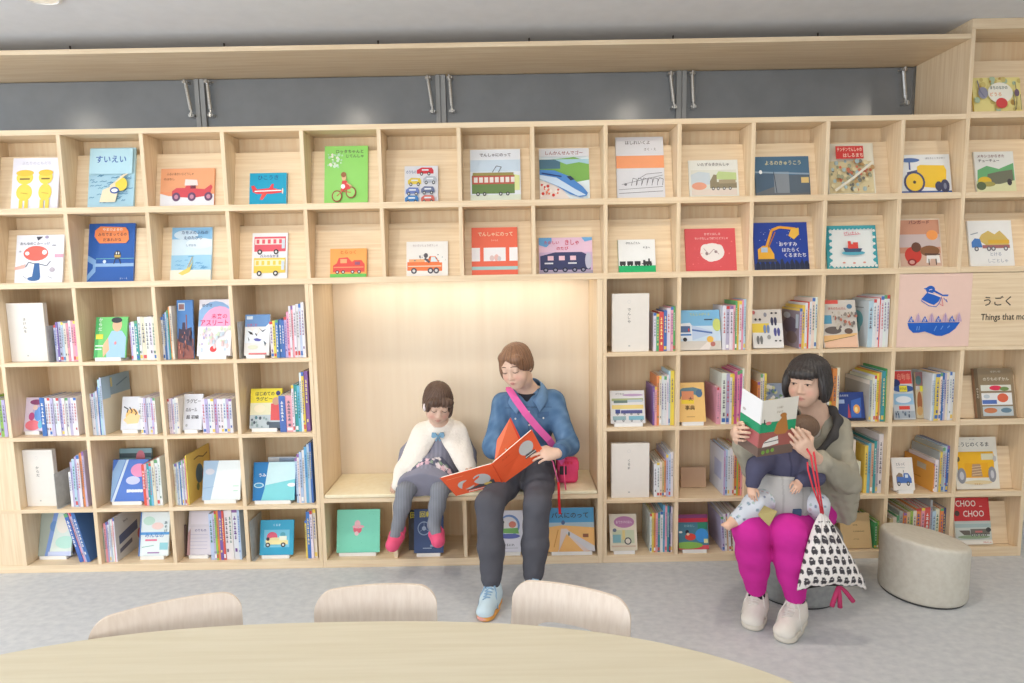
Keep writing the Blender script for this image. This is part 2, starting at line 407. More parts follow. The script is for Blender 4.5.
for k in range(4):
    x = .185+.185*k
    art += [('p', [(x-.045, .345), (x+.045, .345), (x, .43)], BL), ('l', [(x, .345), (x+.018, .40)], .008, P1), ('l', [(x-.02, .35), (x, .40)], .006, P1)]
    x += .092; art += [('p', [(x-.045, .345), (x+.045, .345), (x+.02, .43), (x, .475), (x-.02, .43)], LV), ('l', [(x, .345), (x, .44)], .007, (150, 120, 170))]
art += [('l', [(.26+.03*i, .235), (.265+.03*i, .29)], .012, (110, 160, 226)) for i in (0, 1)] + [('l', [(.50+.09*i, .22+.02*i), (.53+.09*i, .29)], .012, (110, 160, 226)) for i in (0, 1, 2)]
draw_art(mb, art, T, W_, H_)
o = mb.build('pink_panel', M['print'], sign); o['label'] = 'pink panel with blue bird over blue lake'
mb = MB(); mb.box((2.5635, Y0+0.004, sz0), (TX1-0.001, Y0+0.024, sz1)); wp = mb.build('wood_panel', M['wood_h'], sign); wp['label'] = 'plain birch panel with dark lettering'
mb = MB(); T = frameT((2.5635, Y0+0.0035, sz0), V(1, 0, 0), V(0, 0, 1), V(0, -1, 0)); W_ = TX1-2.5645
draw_art(mb, [('t', 'うごく', .405, .615, .135, (70, 62, 52), .8)], T, W_, H_)
lt = mb.build('lettering', M['print']); lt.parent = wp; lt.location = -world_loc(wp)
mb = MB(); draw_art(mb, [('t', 'Things that move', .565, .385, .115, (70, 62, 52), .80)], T, W_, H_)
lt = mb.build('lettering', M['print']); lt.parent = wp; lt.location = (0, 0, 0); lt.location = -world_loc(wp)

# ------------------------------------------------------------------ bench niche in the middle of the bookcase
bench = thing('bench', 'birch bench niche with cream padded seat and open compartments below', 'bench', (-0.3, Y0, 0))
AX0, AX1 = -1.100, 0.478
def bb(name, lo, hi, mat='wood_h', bevel=0.0015): return board(name, lo, hi, mat, bench, bevel)
bb('side_panel', (-1.122, Y0, 0), (AX0, 3.86, ZU[2]-0.025), 'wood_v'); bb('side_panel', (AX1, Y0, 0), (0.508, 3.86, ZU[2]-0.025), 'wood_v')
bb('niche_back', (AX0, 3.83, 0.405), (AX1, 3.84, ZU[2]-0.025), 'alcove')
bb('niche_top', (AX0, YU+0.031, ZU[2]-0.010), (AX1, 3.83, ZU[2]-0.001))
o = bb('seat_board', (AX0, Y0, 0.392), (AX1, 3.83, 0.418))
pad = bb('seat_pad', (AX0+0.003, Y0-0.002, 0.419), (AX1-0.003, 3.828, 0.440), 'pad', 0.006); pad['label'] = 'cream vinyl seat pad'
bb('plinth_board', (AX0, Y0, 0), (AX1, 3.83, 0.045))
bb('low_back', (AX0, YL, 0.045), (AX1, YL+0.01, 0.392), 'wood_back')
for x in (-0.70, -0.292, 0.10):
    bb('compartment_divider', (x-TH/2, Y0+0.012, 0.045), (x+TH/2, YL, 0.392), 'wood_v')
mb = MB(); mb.box((AX0+0.09, 3.66, ZU[2]-0.022), (AX1-0.09, 3.71, ZU[2]-0.0105)); led = mb.build('light_strip', mat_emit('led_strip', (255, 252, 240), 6.0), bench); led['label'] = 'glowing light strip at the top of the niche'

# ------------------------------------------------------------------ picture books shown face out
def c_(name): return CN[name] if isinstance(name, str) else name
def book_solid(name, T, w, h, t, cover, art, spine_col=None, back_col=None, hard=True):
    """front face at z=0 of T, x right, y up; spine on the left; page block is a child"""
    mb = MB(); cv = c_(cover); sc_ = c_(spine_col or cover); b = 0.0022 if hard else 0.0008
    mb.box((0, 0, -b), (w, h, 0), cv, T=T); mb.box((0, 0, -t), (w, h, -t+b), c_(back_col or cover), T=T); mb.box((0, 0, -t+b), (b, h, -b), sc_, T=T)
    draw_art(mb, art, T, w, h)
    o = T(V(w/2, 0, -t/2)); ob = mb.build(name, M['print'], origin=o)
    mb = MB(); i = 0.003 if hard else 0.0006
    mb.box((b, i, -t+b), (w-i, h-i, -b), PAGE, T=T); mb.build('page_block', M['print'], ob)
    return ob
def cell_of(x, row, upper):
    xs = UP + [XR, TX1+TH/2] if upper else LOL + [-0.70, -0.292, 0.10] + LOR + [TX1+TH/2]
    xs = sorted(xs); lo = max(q for q in xs if q <= x)+TH/2+.0015; hi = min(q for q in xs if q > x)-TH/2-.0015
    if not upper and row == 3 and abs(lo - (LOL[-1]+TH/2+.0015)) < 1e-6: lo = -1.098
    if not upper and hi > .4 and hi < .52: hi = .476
    return lo, hi
def up_book(row, x0, yt, x1, yb, label, cover, art, t=0.011, spine=None, nx=0.0):
    """book leaning on a display board of an upper row (row 0 = over the top, 1, 2) or of the end unit (3..6)"""
    z = {0: 2.503, 1: 2.08, 2: 1.675, 3: ZL[0], 4: ZL[1], 5: ZL[2], 6: ZL[3]}[row] + 0.0025 + t*sin(LEAN)
    ybd = 3.515; Yf = ybd - t/cos(LEAN) - 0.0015
    xa = at(x0, yb, Yf)[0]; xb = at(x1, yb, Yf)[0]; cl = cell_of((xa+xb)/2, row, row < 3); xa = max(xa, cl[0]); xb = min(xb, cl[1])
    d = ray((x0+x1)/2, yt); tn = math.tan(LEAN)
    # top point on the leaning plane: Y = Yf + (Z - z)*tan
    k = (Yf + (ZC - z)*tn) / (d[1] - d[2]*tn); zt = ZC + d[2]*k; h = (zt - z)/cos(LEAN)
    T = frameT((xa, Yf, z), *ortho(V(1, 0, 0), V(0, sin(LEAN), cos(LEAN))))
    ob = book_solid('picture_book', T, xb-xa, h, t, cover, art, spine)
    return tag(ob, label, 'book', 'picture books shown face out')
W = (220, 220, 225); K = (62, 60, 62); WH = (250, 250, 250)
def wheels(xs, y, r, asp, c=(50, 50, 54), hub=(220, 220, 220)):
    out = []
    for x in xs: out += [('e', x, y, r, r*asp, c), ('e', x, y, r*.5, r*.5*asp, hub)]
    return out
def waves(y0, y1, n, col, seed=1, w=0.012, x0=0.02, x1=0.98):
    r = random.Random(seed); out = []
    for i in range(n):
        x = r.uniform(x0, x1-.14); y = r.uniform(y0, y1); L = r.uniform(.07, .16)
        out.append(('l', [(x, y), (x+L*.35, y+.018), (x+L*.7, y+.004), (x+L, y+.02)], w, col))
    return out
def specks(n, box, cols, seed, r0=.01, r1=.03, asp=1.0):
    r = random.Random(seed)
    return [('e', r.uniform(box[0], box[2]), r.uniform(box[1], box[3]), (q := r.uniform(r0, r1)), q*asp, r.choice(cols)) for _ in range(n)]
YE = (244, 214, 84); DBL = (46, 74, 150)
# --- top row
a = [('t', 'ふたりのともだち', .5, .90, .06, (196, 196, 210), .7)]
for x, hw in ((.27, .18), (.72, .15)):
    a += [('e', x, .34, hw*.95, .16, YE), ('e', x, .62, hw, .13, YE), ('e', x, .71, hw*1.05, .06, (238, 196, 60)), ('r', x-hw*.6, .58, x+hw*.6, .61, (120, 96, 40)),
          ('r', x-.10, .02, x-.02, .20, YE), ('r', x+.02, .02, x+.10, .20, YE), ('l', [(x-.07, .33), (x+.08, .31)], .012, (190, 150, 50))]
up_book(1, 10, 158, 57, 206.5, 'white picture book with two round yellow figures, top row at far left', (232, 232, 244), a)
a = [('r', .0, .02, 1, .55, (170, 208, 224))] + waves(.08, .54, 40, (70, 130, 170), 3) + [('p', [(.28, .10), (.34, .30), (.52, .36), (.72, .52), (.80, .56), (.72, .42), (.66, .22), (.62, .10)], (244, 224, 190)),
     ('e', .74, .39, .13, .11, YE), ('e', .60, .29, .10, .055, (60, 90, 160)), ('e', .60, .29, .07, .03, WH), ('l', [(.50, .36), (.78, .52), (.90, .58)], .03, (244, 224, 190)), ('r', .03, .56, .97, .97, (186, 222, 234)), ('t', 'すいえい', .5, .80, .115, (40, 84, 170), .66)]
up_book(1, 87, 148, 133, 205, 'pale blue picture book of a swimmer in a yellow cap, top row', (186, 222, 234), a)
a = [('r', 0, 0, 1, .36, (238, 238, 242)), ('p', [(.0, .36), (.15, .30), (.55, .26), (1, .34), (1, .40), (0, .40)], (240, 160, 116)), ('t', 'ふるいあかいじどうしゃ', .36, .86, .07, (150, 100, 70), .5), ('t', 'のはなし', .16, .73, .06, (150, 100, 70)),
     ('p', [(.22, .28), (.22, .42), (.30, .50), (.46, .50), (.50, .62), (.60, .62), (.66, .48), (.82, .46), (.94, .58), (.97, .52), (.92, .30), (.60, .24)], (214, 84, 92)), ('p', [(.45, .56), (.46, .72), (.68, .70), (.70, .56)], (240, 226, 220)), ('r', .56, .48, .66, .56, (120, 60, 70))] + wheels((.30, .59, .90), .27, .075, 1.5, (110, 80, 110), (200, 140, 160))
up_book(1, 159.5, 168.5, 213.5, 204.5, 'wide orange picture book with an old red open car on the cover', (238, 168, 124), a)
a = [('t', 'ひこうき', .5, .86, .14, (40, 90, 140), .62), ('p', [(.08, .42), (.22, .50), (.62, .54), (.90, .46), (.90, .40), (.60, .36), (.20, .36)], (226, 70, 76)), ('p', [(.50, .40), (.36, .18), (.28, .18), (.36, .42)], (232, 90, 84)), ('p', [(.52, .50), (.60, .66), (.66, .66), (.64, .52)], (226, 70, 76)), ('p', [(.10, .42), (.04, .60), (.12, .62), (.22, .48)], (226, 70, 76)), ('l', [(.14, .44), (.86, .46)], .03, WH), ('e', .90, .44, .02, .09, (240, 230, 210))]
up_book(1, 249, 173, 286, 203.3, 'small cyan board book with a red aeroplane on the cover', (30, 160, 196), a, 0.018)
a = [('t', 'ロッタちゃんと', .58, .905, .062, K, .75), ('t', 'じてんしゃ', .70, .825, .055, K, .6)] + specks(26, (.08, .62, .42, .86), [(214, 236, 214), (180, 220, 180), (240, 240, 220)], 5, .015, .035, .8)
for x in (.30, .62): a += [('e', x, .14 if x < .4 else .20, .12, .10, (150, 60, 50)), ('e', x, .14 if x < .4 else .20, .095, .08, (150, 210, 110))]
a += [('l', [(.30, .14), (.42, .22), (.62, .20)], .02, (190, 70, 60)), ('p', [(.38, .22), (.42, .40), (.52, .40), (.62, .26), (.50, .24)], (214, 60, 60)), ('e', .46, .46, .055, .06, (232, 180, 140)), ('e', .45, .50, .06, .045, (150, 90, 50)), ('l', [(.52, .36), (.64, .30)], .025, (232, 180, 140)), ('e', .44, .30, .05, .04, WH)]
up_book(1, 324, 146, 367.5, 201.5, 'tall green picture book of a child in red riding a bicycle', (142, 212, 102), a)
a = [('t', 'のりもの', .2, .84, .09, (90, 110, 150), .3)]
for i, (x, y, c) in enumerate([(.62, .86, (206, 60, 70)), (.30, .58, (222, 196, 80)), (.76, .62, (180, 186, 196)), (.24, .32, (110, 130, 190)), (.70, .34, (110, 120, 150)), (.22, .10, (70, 130, 190)), (.70, .10, (206, 110, 100))]):
    q = .25 if i == 0 else .2; a += [('p', [(x-q, y-.07), (x-q, y+.03), (x-.1, y+.10), (x+q*.8, y+.09), (x+q, y+.02), (x+q, y-.07)], c), ('r', x-.1, y+.01, x+.1, y+.05, (226, 230, 236))] + wheels((x-.11, x+.11), y-.075, .045, 1.1)
up_book(1, 404.5, 166, 438, 200.5, 'small white board book with a grid of little vehicles', W, a, 0.016)
a = [('r', 0, 0, 1, .14, (226, 232, 214)), ('r', 0, .58, 1, .80, (206, 222, 236)), ('p', [(.70, .22), (.70, .55), (.98, .50), (.98, .22)], (222, 228, 160)), ('p', [(.03, .16), (.03, .50), (.10, .55), (.82, .55), (.88, .50), (.88, .16)], (112, 138, 84)), ('r', .04, .34, .87, .50, (196, 96, 84))] + \
    [('r', .07+.105*i, .37, .145+.105*i, .47, (240, 230, 222)) for i in range(8)] + [('r', .05, .50, .86, .555, (160, 150, 90)), ('l', [(.44, .56), (.52, .68), (.62, .66), (.56, .56)], .012, (110, 110, 120)), ('t', 'でんしゃにのって', .5, .89, .065, (110, 100, 110), .62)] + wheels((.15, .28, .6, .74), .15, .035, 1.0)
up_book(1, 470.5, 149.5, 521, 199, 'white and blue picture book with a green and red tram', (232, 236, 242), a)
a = [('p', [(0, .78), (0, .42), (.4, .3), (1, .4), (1, .76), (.7, .84)], (130, 180, 90)), ('r', 0, .62, .42, .80, (84, 120, 140)), ('p', [(.30, .80), (.55, .70), (.8, .74), (1, .7), (1, .8)], (170, 206, 220)), ('p', [(0, .04), (0, .40), (.4, .3), (.6, .04)], (240, 226, 216))] + specks(24, (.02, .08, .40, .32), [(214, 70, 60), (240, 140, 110), (250, 240, 230)], 8, .015, .03) + \
    [('p', [(0, .60), (.30, .58), (.60, .46), (.86, .26), (.96, .14), (.93, .08), (.80, .06), (.60, .12), (.34, .28), (0, .42)], (84, 140, 206)), ('p', [(0, .50), (.34, .44), (.70, .22), (.92, .10), (.76, .08), (.36, .28), (0, .42)], (206, 224, 242)), ('p', [(.54, .46), (.62, .47), (.70, .40), (.62, .38)], (50, 60, 90)), ('l', [(.04, .53), (.44, .46)], .03, (50, 70, 120)), ('r', 0, .84, 1, 1, W), ('t', 'しんかんせんでゴー', .5, .915, .075, (150, 60, 56), .84)]
up_book(1, 540, 149, 590, 197, 'picture book with a blue bullet train rushing through green hills', (226, 236, 238), a)
a = [('r', 0, .50, 1, .70, (242, 156, 104)), ('t', 'はしれいくよ', .46, .91, .06, (90, 84, 84), .8), ('t', 'さく・え', .72, .80, .045, (120, 114, 114), .4), ('l', [(.04, .10), (.96, .13)], .010, (90, 90, 96)), ('l', [(.04, .16), (.96, .20)], .008, (90, 90, 96))] + \
    [('l', [(.30+.11*i, .22+.01*i), (.34+.11*i, .34), (.42+.11*i, .32), (.40+.11*i, .22)], .010, (80, 80, 88)) for i in range(6)] + [('l', [(.10, .24), (.96, .38)], .008, (90, 90, 96)), ('e', .18, .24, .03, .02, (120, 120, 126)), ('l', [(.44, .32), (.62, .40), (.95, .42)], .01, (110, 110, 116))]
up_book(1, 617.5, 137, 665.5, 193.5, 'tall white picture book with an orange band over a pencil drawing', W, a)
a = [('r', .04, .06, .96, .74, (226, 226, 214)), ('p', [(.04, .36), (.04, .62), (.2, .7), (.42, .66), (.44, .36)], (206, 216, 222)), ('p', [(.5, .5), (.6, .70), (.96, .66), (.96, .46)], (196, 214, 150)), ('r', .04, .08, .96, .24, (232, 218, 206)), ('e', .20, .32, .15, .10, (236, 168, 140))] + \
    [('p', [(.42, .26), (.42, .44), (.50, .62), (.56, .60), (.56, .42), (.96, .40), (.96, .26)], (150, 138, 112)), ('r', .60, .38, .94, .48, (176, 160, 130))] + wheels((.48, .58, .70, .82), .25, .03, 1.5, (100, 96, 90)) + [('t', 'いたずらきかんしゃ', .5, .88, .085, (120, 110, 110), .7)]
up_book(1, 690, 160, 739.5, 192.5, 'wide pastel picture book with a small steam engine in meadows', (236, 236, 228), a)
a = [('r', 0, 0, 1, .30, (112, 116, 120)), ('p', [(.0, .10), (.34, .26), (.34, .62), (.0, .56)], (86, 106, 126)), ('r', .34, .10, .62, .62, (140, 146, 152)), ('r', .62, .10, 1, .54, (96, 108, 120)), ('r', .84, .34, .98, .48, (226, 196, 130)), ('l', [(0, .62), (1, .56)], .03, (150, 170, 188)), ('e', .10, .62, .03, .05, WH), ('t', 'よるのきゅうこう', .52, .84, .11, (226, 216, 170), .66), ('l', [(.34, .62), (.38, .10)], .012, (60, 70, 86))]
up_book(1, 756.5, 156.5, 811, 192.5, 'wide slate blue picture book of a train at night', (84, 116, 142), a)
a = [('r', .03, .05, .97, .66, (220, 204, 160))] + specks(90, (.05, .08, .95, .66), [(190, 150, 100), (160, 160, 130), (230, 214, 170), (120, 120, 110), (206, 120, 90), (170, 190, 190)], 12, .015, .045) + [('l', [(.1, .08), (.5, .32), (.94, .62)], .05, (234, 226, 206)), ('r', .16, .68, .74, .92, (212, 62, 58)), ('t', 'チンチンでんしゃの', .45, .855, .075, (250, 220, 200), .52), ('t', 'はしるまち', .52, .745, .075, (250, 220, 200), .42)]
up_book(1, 829, 143.5, 876.5, 192, 'picture book of a crowded town with a red title block', (232, 226, 206), a)
a = [('r', 0, 0, 1, .09, (56, 90, 160)), ('l', [(.22, .84), (.22, .62)], .03, DBL), ('e', .23, .86, .19, .055, (70, 110, 176)), ('p', [(.36, .20), (.36, .70), (.42, .74), (.88, .72), (.92, .60), (.90, .30), (.82, .26), (.70, .16)], (246, 200, 40)), ('p', [(.16, .56), (.36, .62), (.36, .50), (.16, .46)], (70, 80, 130)), ('e', .29, .31, .205, .27, (60, 66, 110)), ('e', .29, .31, .165, .22, (246, 200, 40)), ('e', .29, .31, .03, .04, (60, 50, 40)), ('e', .75, .20, .07, .12, (60, 64, 96)), ('e', .87, .20, .085, .17, (60, 64, 96)), ('e', .87, .20, .03, .08, (120, 126, 150)), ('t', 'はたらくトラクター', .72, .90, .05, (120, 120, 130), .42)]
up_book(1, 900.5, 154.5, 952.5, 191, 'white picture book with a big yellow tractor', (238, 240, 240), a)
a = [('r', .0, .04, 1, .30, (226, 226, 180)), ('p', [(.03, .26), (.06, .56), (.3, .66), (.6, .58), (.98, .72), (.98, .30), (.5, .28)], (110, 176, 120)), ('p', [(.28, .22), (.30, .46), (.6, .52), (.94, .56), (.95, .30), (.6, .22)], (116, 118, 100)), ('e', .22, .30, .17, .10, (226, 190, 60)), ('e', .30, .22, .18, .06, (170, 160, 90)), ('e', .12, .18, .12, .10, (96, 110, 80)), ('e', .84, .26, .06, .08, (70, 66, 70)), ('t', 'メキシコからきた', .42, .89, .07, (130, 70, 70), .72), ('t', 'チューチュー', .36, .78, .07, (80, 70, 70), .6)]
up_book(1, 977.5, 151.5, 1017, 190, 'picture book with a green hillside train, top row of the end unit', (232, 232, 226), a)
# --- second row
a = [('e', .42, .62, .26, .155, (240, 110, 96)), ('p', [(.36, .10), (.40, .42), (.50, .42), (.54, .12), (.46, .08)], (60, 104, 160)), ('e', .40, .10, .13, .045, (60, 104, 160)), ('e', .60, .64, .05, .05, WH), ('e', .24, .62, .045, .04, WH), ('l', [(.42, .40), (.28, .44), (.22, .34)], .014, (60, 60, 80)), ('l', [(.5, .40), (.66, .36), (.74, .46)], .014, (60, 60, 80)), ('r', .82, .53, 1, .60, (240, 170, 190)), ('p', [(.0, .34), (.22, .40), (.2, .32), (.0, .28)], (244, 190, 176)), ('e', .78, .28, .055, .05, (190, 180, 190)), ('p', [(.46, .88), (.42, .96), (.56, .96)], (70, 70, 80)), ('e', .64, .95, .04, .03, (170, 160, 190)), ('t', 'おんなのこみーっけ', .40, .82, .06, (110, 110, 130), .66), ('e', .80, .78, .05, .012, (150, 150, 160)), ('l', [(.70, .14), (.80, .10)], .01, (150, 150, 160)), ('l', [(.18, .16), (.26, .10)], .01, (150, 150, 160)), ('e', .1, .66, .025, .02, (190, 190, 200))]
up_book(2, 14, 235, 62, 282.5, 'white picture book with a red headed blue figure, second row at far left', (236, 238, 246), a)
a = [('p', [(.0, .36), (.0, .46), (.18, .38), (.18, .18), (.0, .02), (.0, .12), (.12, .24), (.12, .30)], (130, 170, 216)), ('r', .16, .265, 1, .32, (150, 184, 222)), ('l', [(.18, .40), (1, .40)], .012, (120, 190, 180)), ('e', .64, .46, .075, .075, (70, 70, 80)), ('r', .58, .42, .71, .46, (200, 170, 90)), ('l', [(.60, .40), (.57, .31)], .02, (60, 60, 66)), ('l', [(.68, .40), (.72, .31)], .02, (60, 60, 66)), ('e', .62, .49, .012, .02, WH), ('e', .67, .49, .012, .02, WH), ('e', .37, .35, .035, .03, (214, 228, 240)), ('p', [(.20, .70), (.13, .78), (.14, .88), (.25, .95), (.80, .93), (.86, .86), (.88, .72), (.82, .66), (.25, .66)], (240, 140, 84)),
     ('t', 'やまのよるの', .52, .895, .05, (246, 232, 214), .55), ('t', 'みちでまってるの', .52, .81, .055, (70, 50, 60), .62), ('t', 'だあれかな', .52, .72, .055, (70, 50, 60), .52), ('t', 'さく・え', .80, .06, .03, (200, 214, 236), .24)]
up_book(2, 86.5, 223.5, 133, 281.5, 'dark blue picture book with an orange title bubble over white roads', (44, 94, 172), a)
a = [('r', 0, .78, 1, 1, (140, 190, 226)), ('e', .35, .86, .3, .09, (206, 226, 240)), ('e', .7, .70, .35, .1, (226, 238, 244)), ('r', 0, .2, 1, .48, (160, 206, 232))] + waves(.22, .46, 22, (110, 170, 210), 9) + [('r', 0, 0, 1, .20, (238, 232, 214)), ('p', [(.20, .14), (.3, .10), (.48, .16), (.56, .38), (.48, .26), (.34, .2)], (226, 206, 110)), ('l', [(.42, .24), (.54, .44)], .02, (210, 180, 120)), ('t', 'カモメのふねの', .58, .90, .065, (70, 100, 140), .66), ('t', 'えのたびじ', .54, .80, .065, (70, 100, 140), .55), ('t', 'しずかな', .5, .66, .045, (120, 150, 180), .3)]
up_book(2, 170.5, 227.5, 211, 280.5, 'pale blue picture book of a beach and a yellow boat', (214, 232, 242), a)
a = []
for y, c in ((.70, (226, 96, 110)), (.24, (236, 204, 90))):
    a += [('r', .06, y-.10, .95, y+.22, c), ('r', .08, y+.05, .93, y+.18, (244, 226, 220) if y > .5 else (240, 232, 190))] + [('r', .12+.16*i, y+.07, .2+.16*i, y+.16, c) for i in range(5)] + wheels((.22, .68), y-.11, .07, .8) + [('r', .84, y-.04, .93, y+.15, (206, 216, 226))]
a += [('t', 'バスのなかま', .5, .50, .06, (90, 96, 140), .8)]
up_book(2, 251.5, 233, 287, 279.3, 'white picture book with a red bus above a yellow bus', (238, 238, 240), a)
a = [('r', 0, 0, 1, .14, (110, 196, 96)), ('p', [(.08, .20), (.08, .42), (.18, .50), (.24, .68), (.48, .70), (.60, .54), (.66, .60), (.86, .60), (.95, .46), (.95, .20)], (226, 84, 76)), ('r', .28, .50, .46, .64, (240, 170, 120)), ('r', .68, .44, .82, .54, (150, 90, 120)), ('l', [(.10, .36), (.92, .36)], .03, (250, 150, 110))] + wheels((.2, .36, .62, .80), .2, .05, 1.2, (96, 50, 60)) + [('t', 'とらっく', .5, .87, .13, (220, 110, 50), .5)]
up_book(2, 330, 248.5, 366.5, 278.5, 'small orange board book with a red car on a green band', (246, 170, 92), a, 0.018)
a = [('p', [(.02, .18), (.02, .42), (.5, .42), (.56, .58), (.70, .58), (.80, .40), (.86, .40), (.86, .16)], (240, 128, 76)), ('r', .06, .42, .44, .50, (246, 180, 130)), ('l', [(.04, .30), (.84, .30)], .025, (250, 214, 190)), ('e', .47, .60, .05, .07, (96, 90, 96)), ('l', [(.44, .52), (.56, .40)], .05, (96, 90, 96)), ('p', [(.58, .42), (.60, .56), (.68, .56), (.76, .42)], (222, 232, 236))] + wheels((.18, .58, .72), .17, .07, 1.2, (90, 86, 96)) + specks(16, (.03, .44, .98, .62), [(110, 140, 150), (150, 170, 120), (120, 110, 120)], 22, .008, .02) + [('t', 'ちいさいしょうぼうしゃ', .46, .88, .065, (190, 176, 176), .6)]
up_book(2, 406.5, 241.5, 448, 277, 'cream picture book with a long orange fire engine', (242, 238, 232), a)
a = [('r', 0, .12, 1, .19, (170, 206, 204)), ('r', -.0, .30, .18, .58, (244, 240, 240)), ('r', .26, .30, .74, .58, (244, 240, 240)), ('r', .82, .30, 1, .58, (244, 240, 240)), ('e', .44, .36, .05, .06, (226, 200, 196)), ('e', .54, .37, .05, .07, (236, 190, 180)), ('e', .60, .35, .04, .05, (214, 206, 206)), ('t', 'でんしゃにのって', .52, .86, .09, (250, 226, 190), .76), ('t', 'さくとえ', .5, .73, .035, (250, 210, 190), .28)]
up_book(2, 472, 227.5, 518, 276, 'red orange picture book with white train windows', (238, 112, 86), a)
a = [('r', 0, .60, 1, 1, (232, 196, 216)), ('p', [(0, 1), (0, .80), (.14, .74), (.24, .88), (.24, 1)], (110, 170, 220)), ('p', [(1, 1), (.80, 1), (.86, .88), (1, .92)], (110, 170, 220)), ('p', [(.02, .12), (.02, .50), (.30, .60), (.80, .60), (.94, .50), (.96, .12)], (62, 66, 104)), ('e', .92, .36, .06, .22, (190, 190, 206))] + [('r', .16+.21*i, .38, .27+.21*i, .50, (236, 196, 206)) for i in range(3)] + [('r', .10, .28, .26, .32, W), ('r', .54, .28, .70, .32, W), ('r', 0, .0, 1, .10, (170, 160, 180))] + wheels((.12, .30, .48, .66, .82), .12, .05, 1.3, (50, 50, 70), (150, 150, 170)) + [('t', 'たのしい', .24, .86, .09, (206, 70, 96), .3), ('t', 'きしゃ', .62, .86, .15, (206, 70, 96), .26), ('t', 'のたび', .44, .70, .1, (206, 70, 96), .24)]
up_book(2, 539.5, 237.5, 593, 273.5, 'wide picture book of a dark train under a pink sky', (210, 180, 210), a)
a = [('r', 0, 0, 1, .22, (34, 182, 112))]
for i in range(3): a += [('r', .03+.20*i, .24, .19+.20*i, .35, K)] + wheels((.07+.2*i, .15+.2*i), .235, .025, 1.0, K, K)
a += [('p', [(.66, .24), (.66, .38), (.72, .38), (.72, .34), (.80, .34), (.80, .42), (.84, .42), (.84, .34), (.88, .34), (.90, .24)], K)] + wheels((.70, .78, .86), .235, .032, 1.0, K, K) + [('l', [(.62, .27), (.66, .27)], .02, K), ('t', 'がたんごとん', .40, .89, .065, (90, 90, 96), .6), ('t', 'やまへ', .76, .75, .065, (90, 90, 96), .3)]
up_book(2, 619, 239.5, 656, 274, 'small white book with a black train on a green band', (244, 244, 242), a, 0.014, 'green')
a = [('e', .53, .45, .24, .21, (244, 236, 230)), ('e', .40, .52, .10, .12, (244, 236, 230)), ('e', .66, .52, .09, .11, (244, 236, 230)), ('e', .5, .30, .10, .07, (244, 236, 230)), ('e', .42, .42, .03, .04, (150, 130, 130)), ('e', .60, .46, .03, .03, (150, 130, 130)), ('l', [(.36, .54), (.46, .40), (.56, .52), (.66, .40)], .012, (190, 160, 160)), ('t', 'かぜとはしる', .54, .87, .055, (246, 214, 206), .55), ('t', 'ちいさなしょうぼうじどうしゃ', .52, .77, .055, (246, 214, 206), .66)] + specks(20, (.05, .05, .95, .7), [(230, 110, 110), (240, 130, 126)], 31, .006, .015)
up_book(2, 686.5, 228.5, 737, 272, 'square red picture book with a white cloud shape in the middle', (222, 92, 96), a)
NV = (46, 72, 160)
a = [('r', 0, 0, 1, .14, (70, 80, 110))] + [('p', [(.02+.09*i, .0), (.02+.09*i, .14+.04*(i % 3)), (.06+.09*i, .20+.05*(i % 2)), (.10+.09*i, .12), (.10+.09*i, 0)], (50, 56, 80)) for i in range(11)]
a += [('p', [(.06, .24), (.06, .44), (.16, .52), (.28, .50), (.36, .34), (.36, .24)], (236, 176, 60)), ('l', [(.22, .48), (.34, .84), (.48, .90), (.78, .86)], .05, (236, 166, 60)), ('l', [(.26, .48), (.40, .80)], .02, (190, 120, 50)), ('p', [(.70, .86), (.84, .88), (.84, .74), (.74, .64), (.64, .72)], (240, 190, 80)), ('r', .12, .38, .24, .48, (180, 200, 220)), ('r', .04, .18, .40, .24, (80, 80, 90))] + specks(14, (.05, .55, .95, .95), [(220, 224, 240)], 40, .004, .008) + [('t', 'おやすみ', .62, .54, .085, (240, 240, 244), .42), ('t', 'はたらく', .66, .42, .085, (240, 240, 244), .42), ('t', 'くるまたち', .74, .31, .085, (240, 240, 244), .46)]
up_book(2, 755.5, 222.5, 809.5, 271, 'blue night picture book with a yellow digger and white title', NV, a)
TL = (70, 168, 180)
a = [('r', .07, .07, .93, .93, (236, 240, 238))]
for i in range(13):
    q = .06+.073*i; a += [('e', q, .07, .03, .03, (236, 240, 238)), ('e', q, .93, .03, .03, TL), ('e', .07, q, .03, .03, (236, 240, 238) if i % 2 else TL), ('e', .93, q, .03, .03, (236, 240, 238) if i % 2 else TL)]
a += [('e', .50, .36, .23, .05, (90, 170, 190)), ('p', [(.34, .38), (.30, .48), (.68, .46), (.64, .38)], (70, 90, 120)), ('r', .40, .46, .60, .56, (226, 80, 70)), ('r', .40, .56, .46, .63, (226, 80, 70)), ('r', .50, .56, .60, .60, (226, 80, 70)), ('t', 'けいたい', .48, .81, .075, (214, 80, 110), .4), ('l', [(.34, .76), (.66, .79)], .01, (214, 80, 110)), ('e', .3, .14, .03, .02, (226, 160, 140)), ('e', .5, .13, .03, .02, (226, 160, 140)), ('e', .7, .14, .03, .02, (226, 160, 140))]
up_book(2, 828, 225.5, 878.5, 270.5, 'white picture book with teal wavy border and small red ship', TL, a)
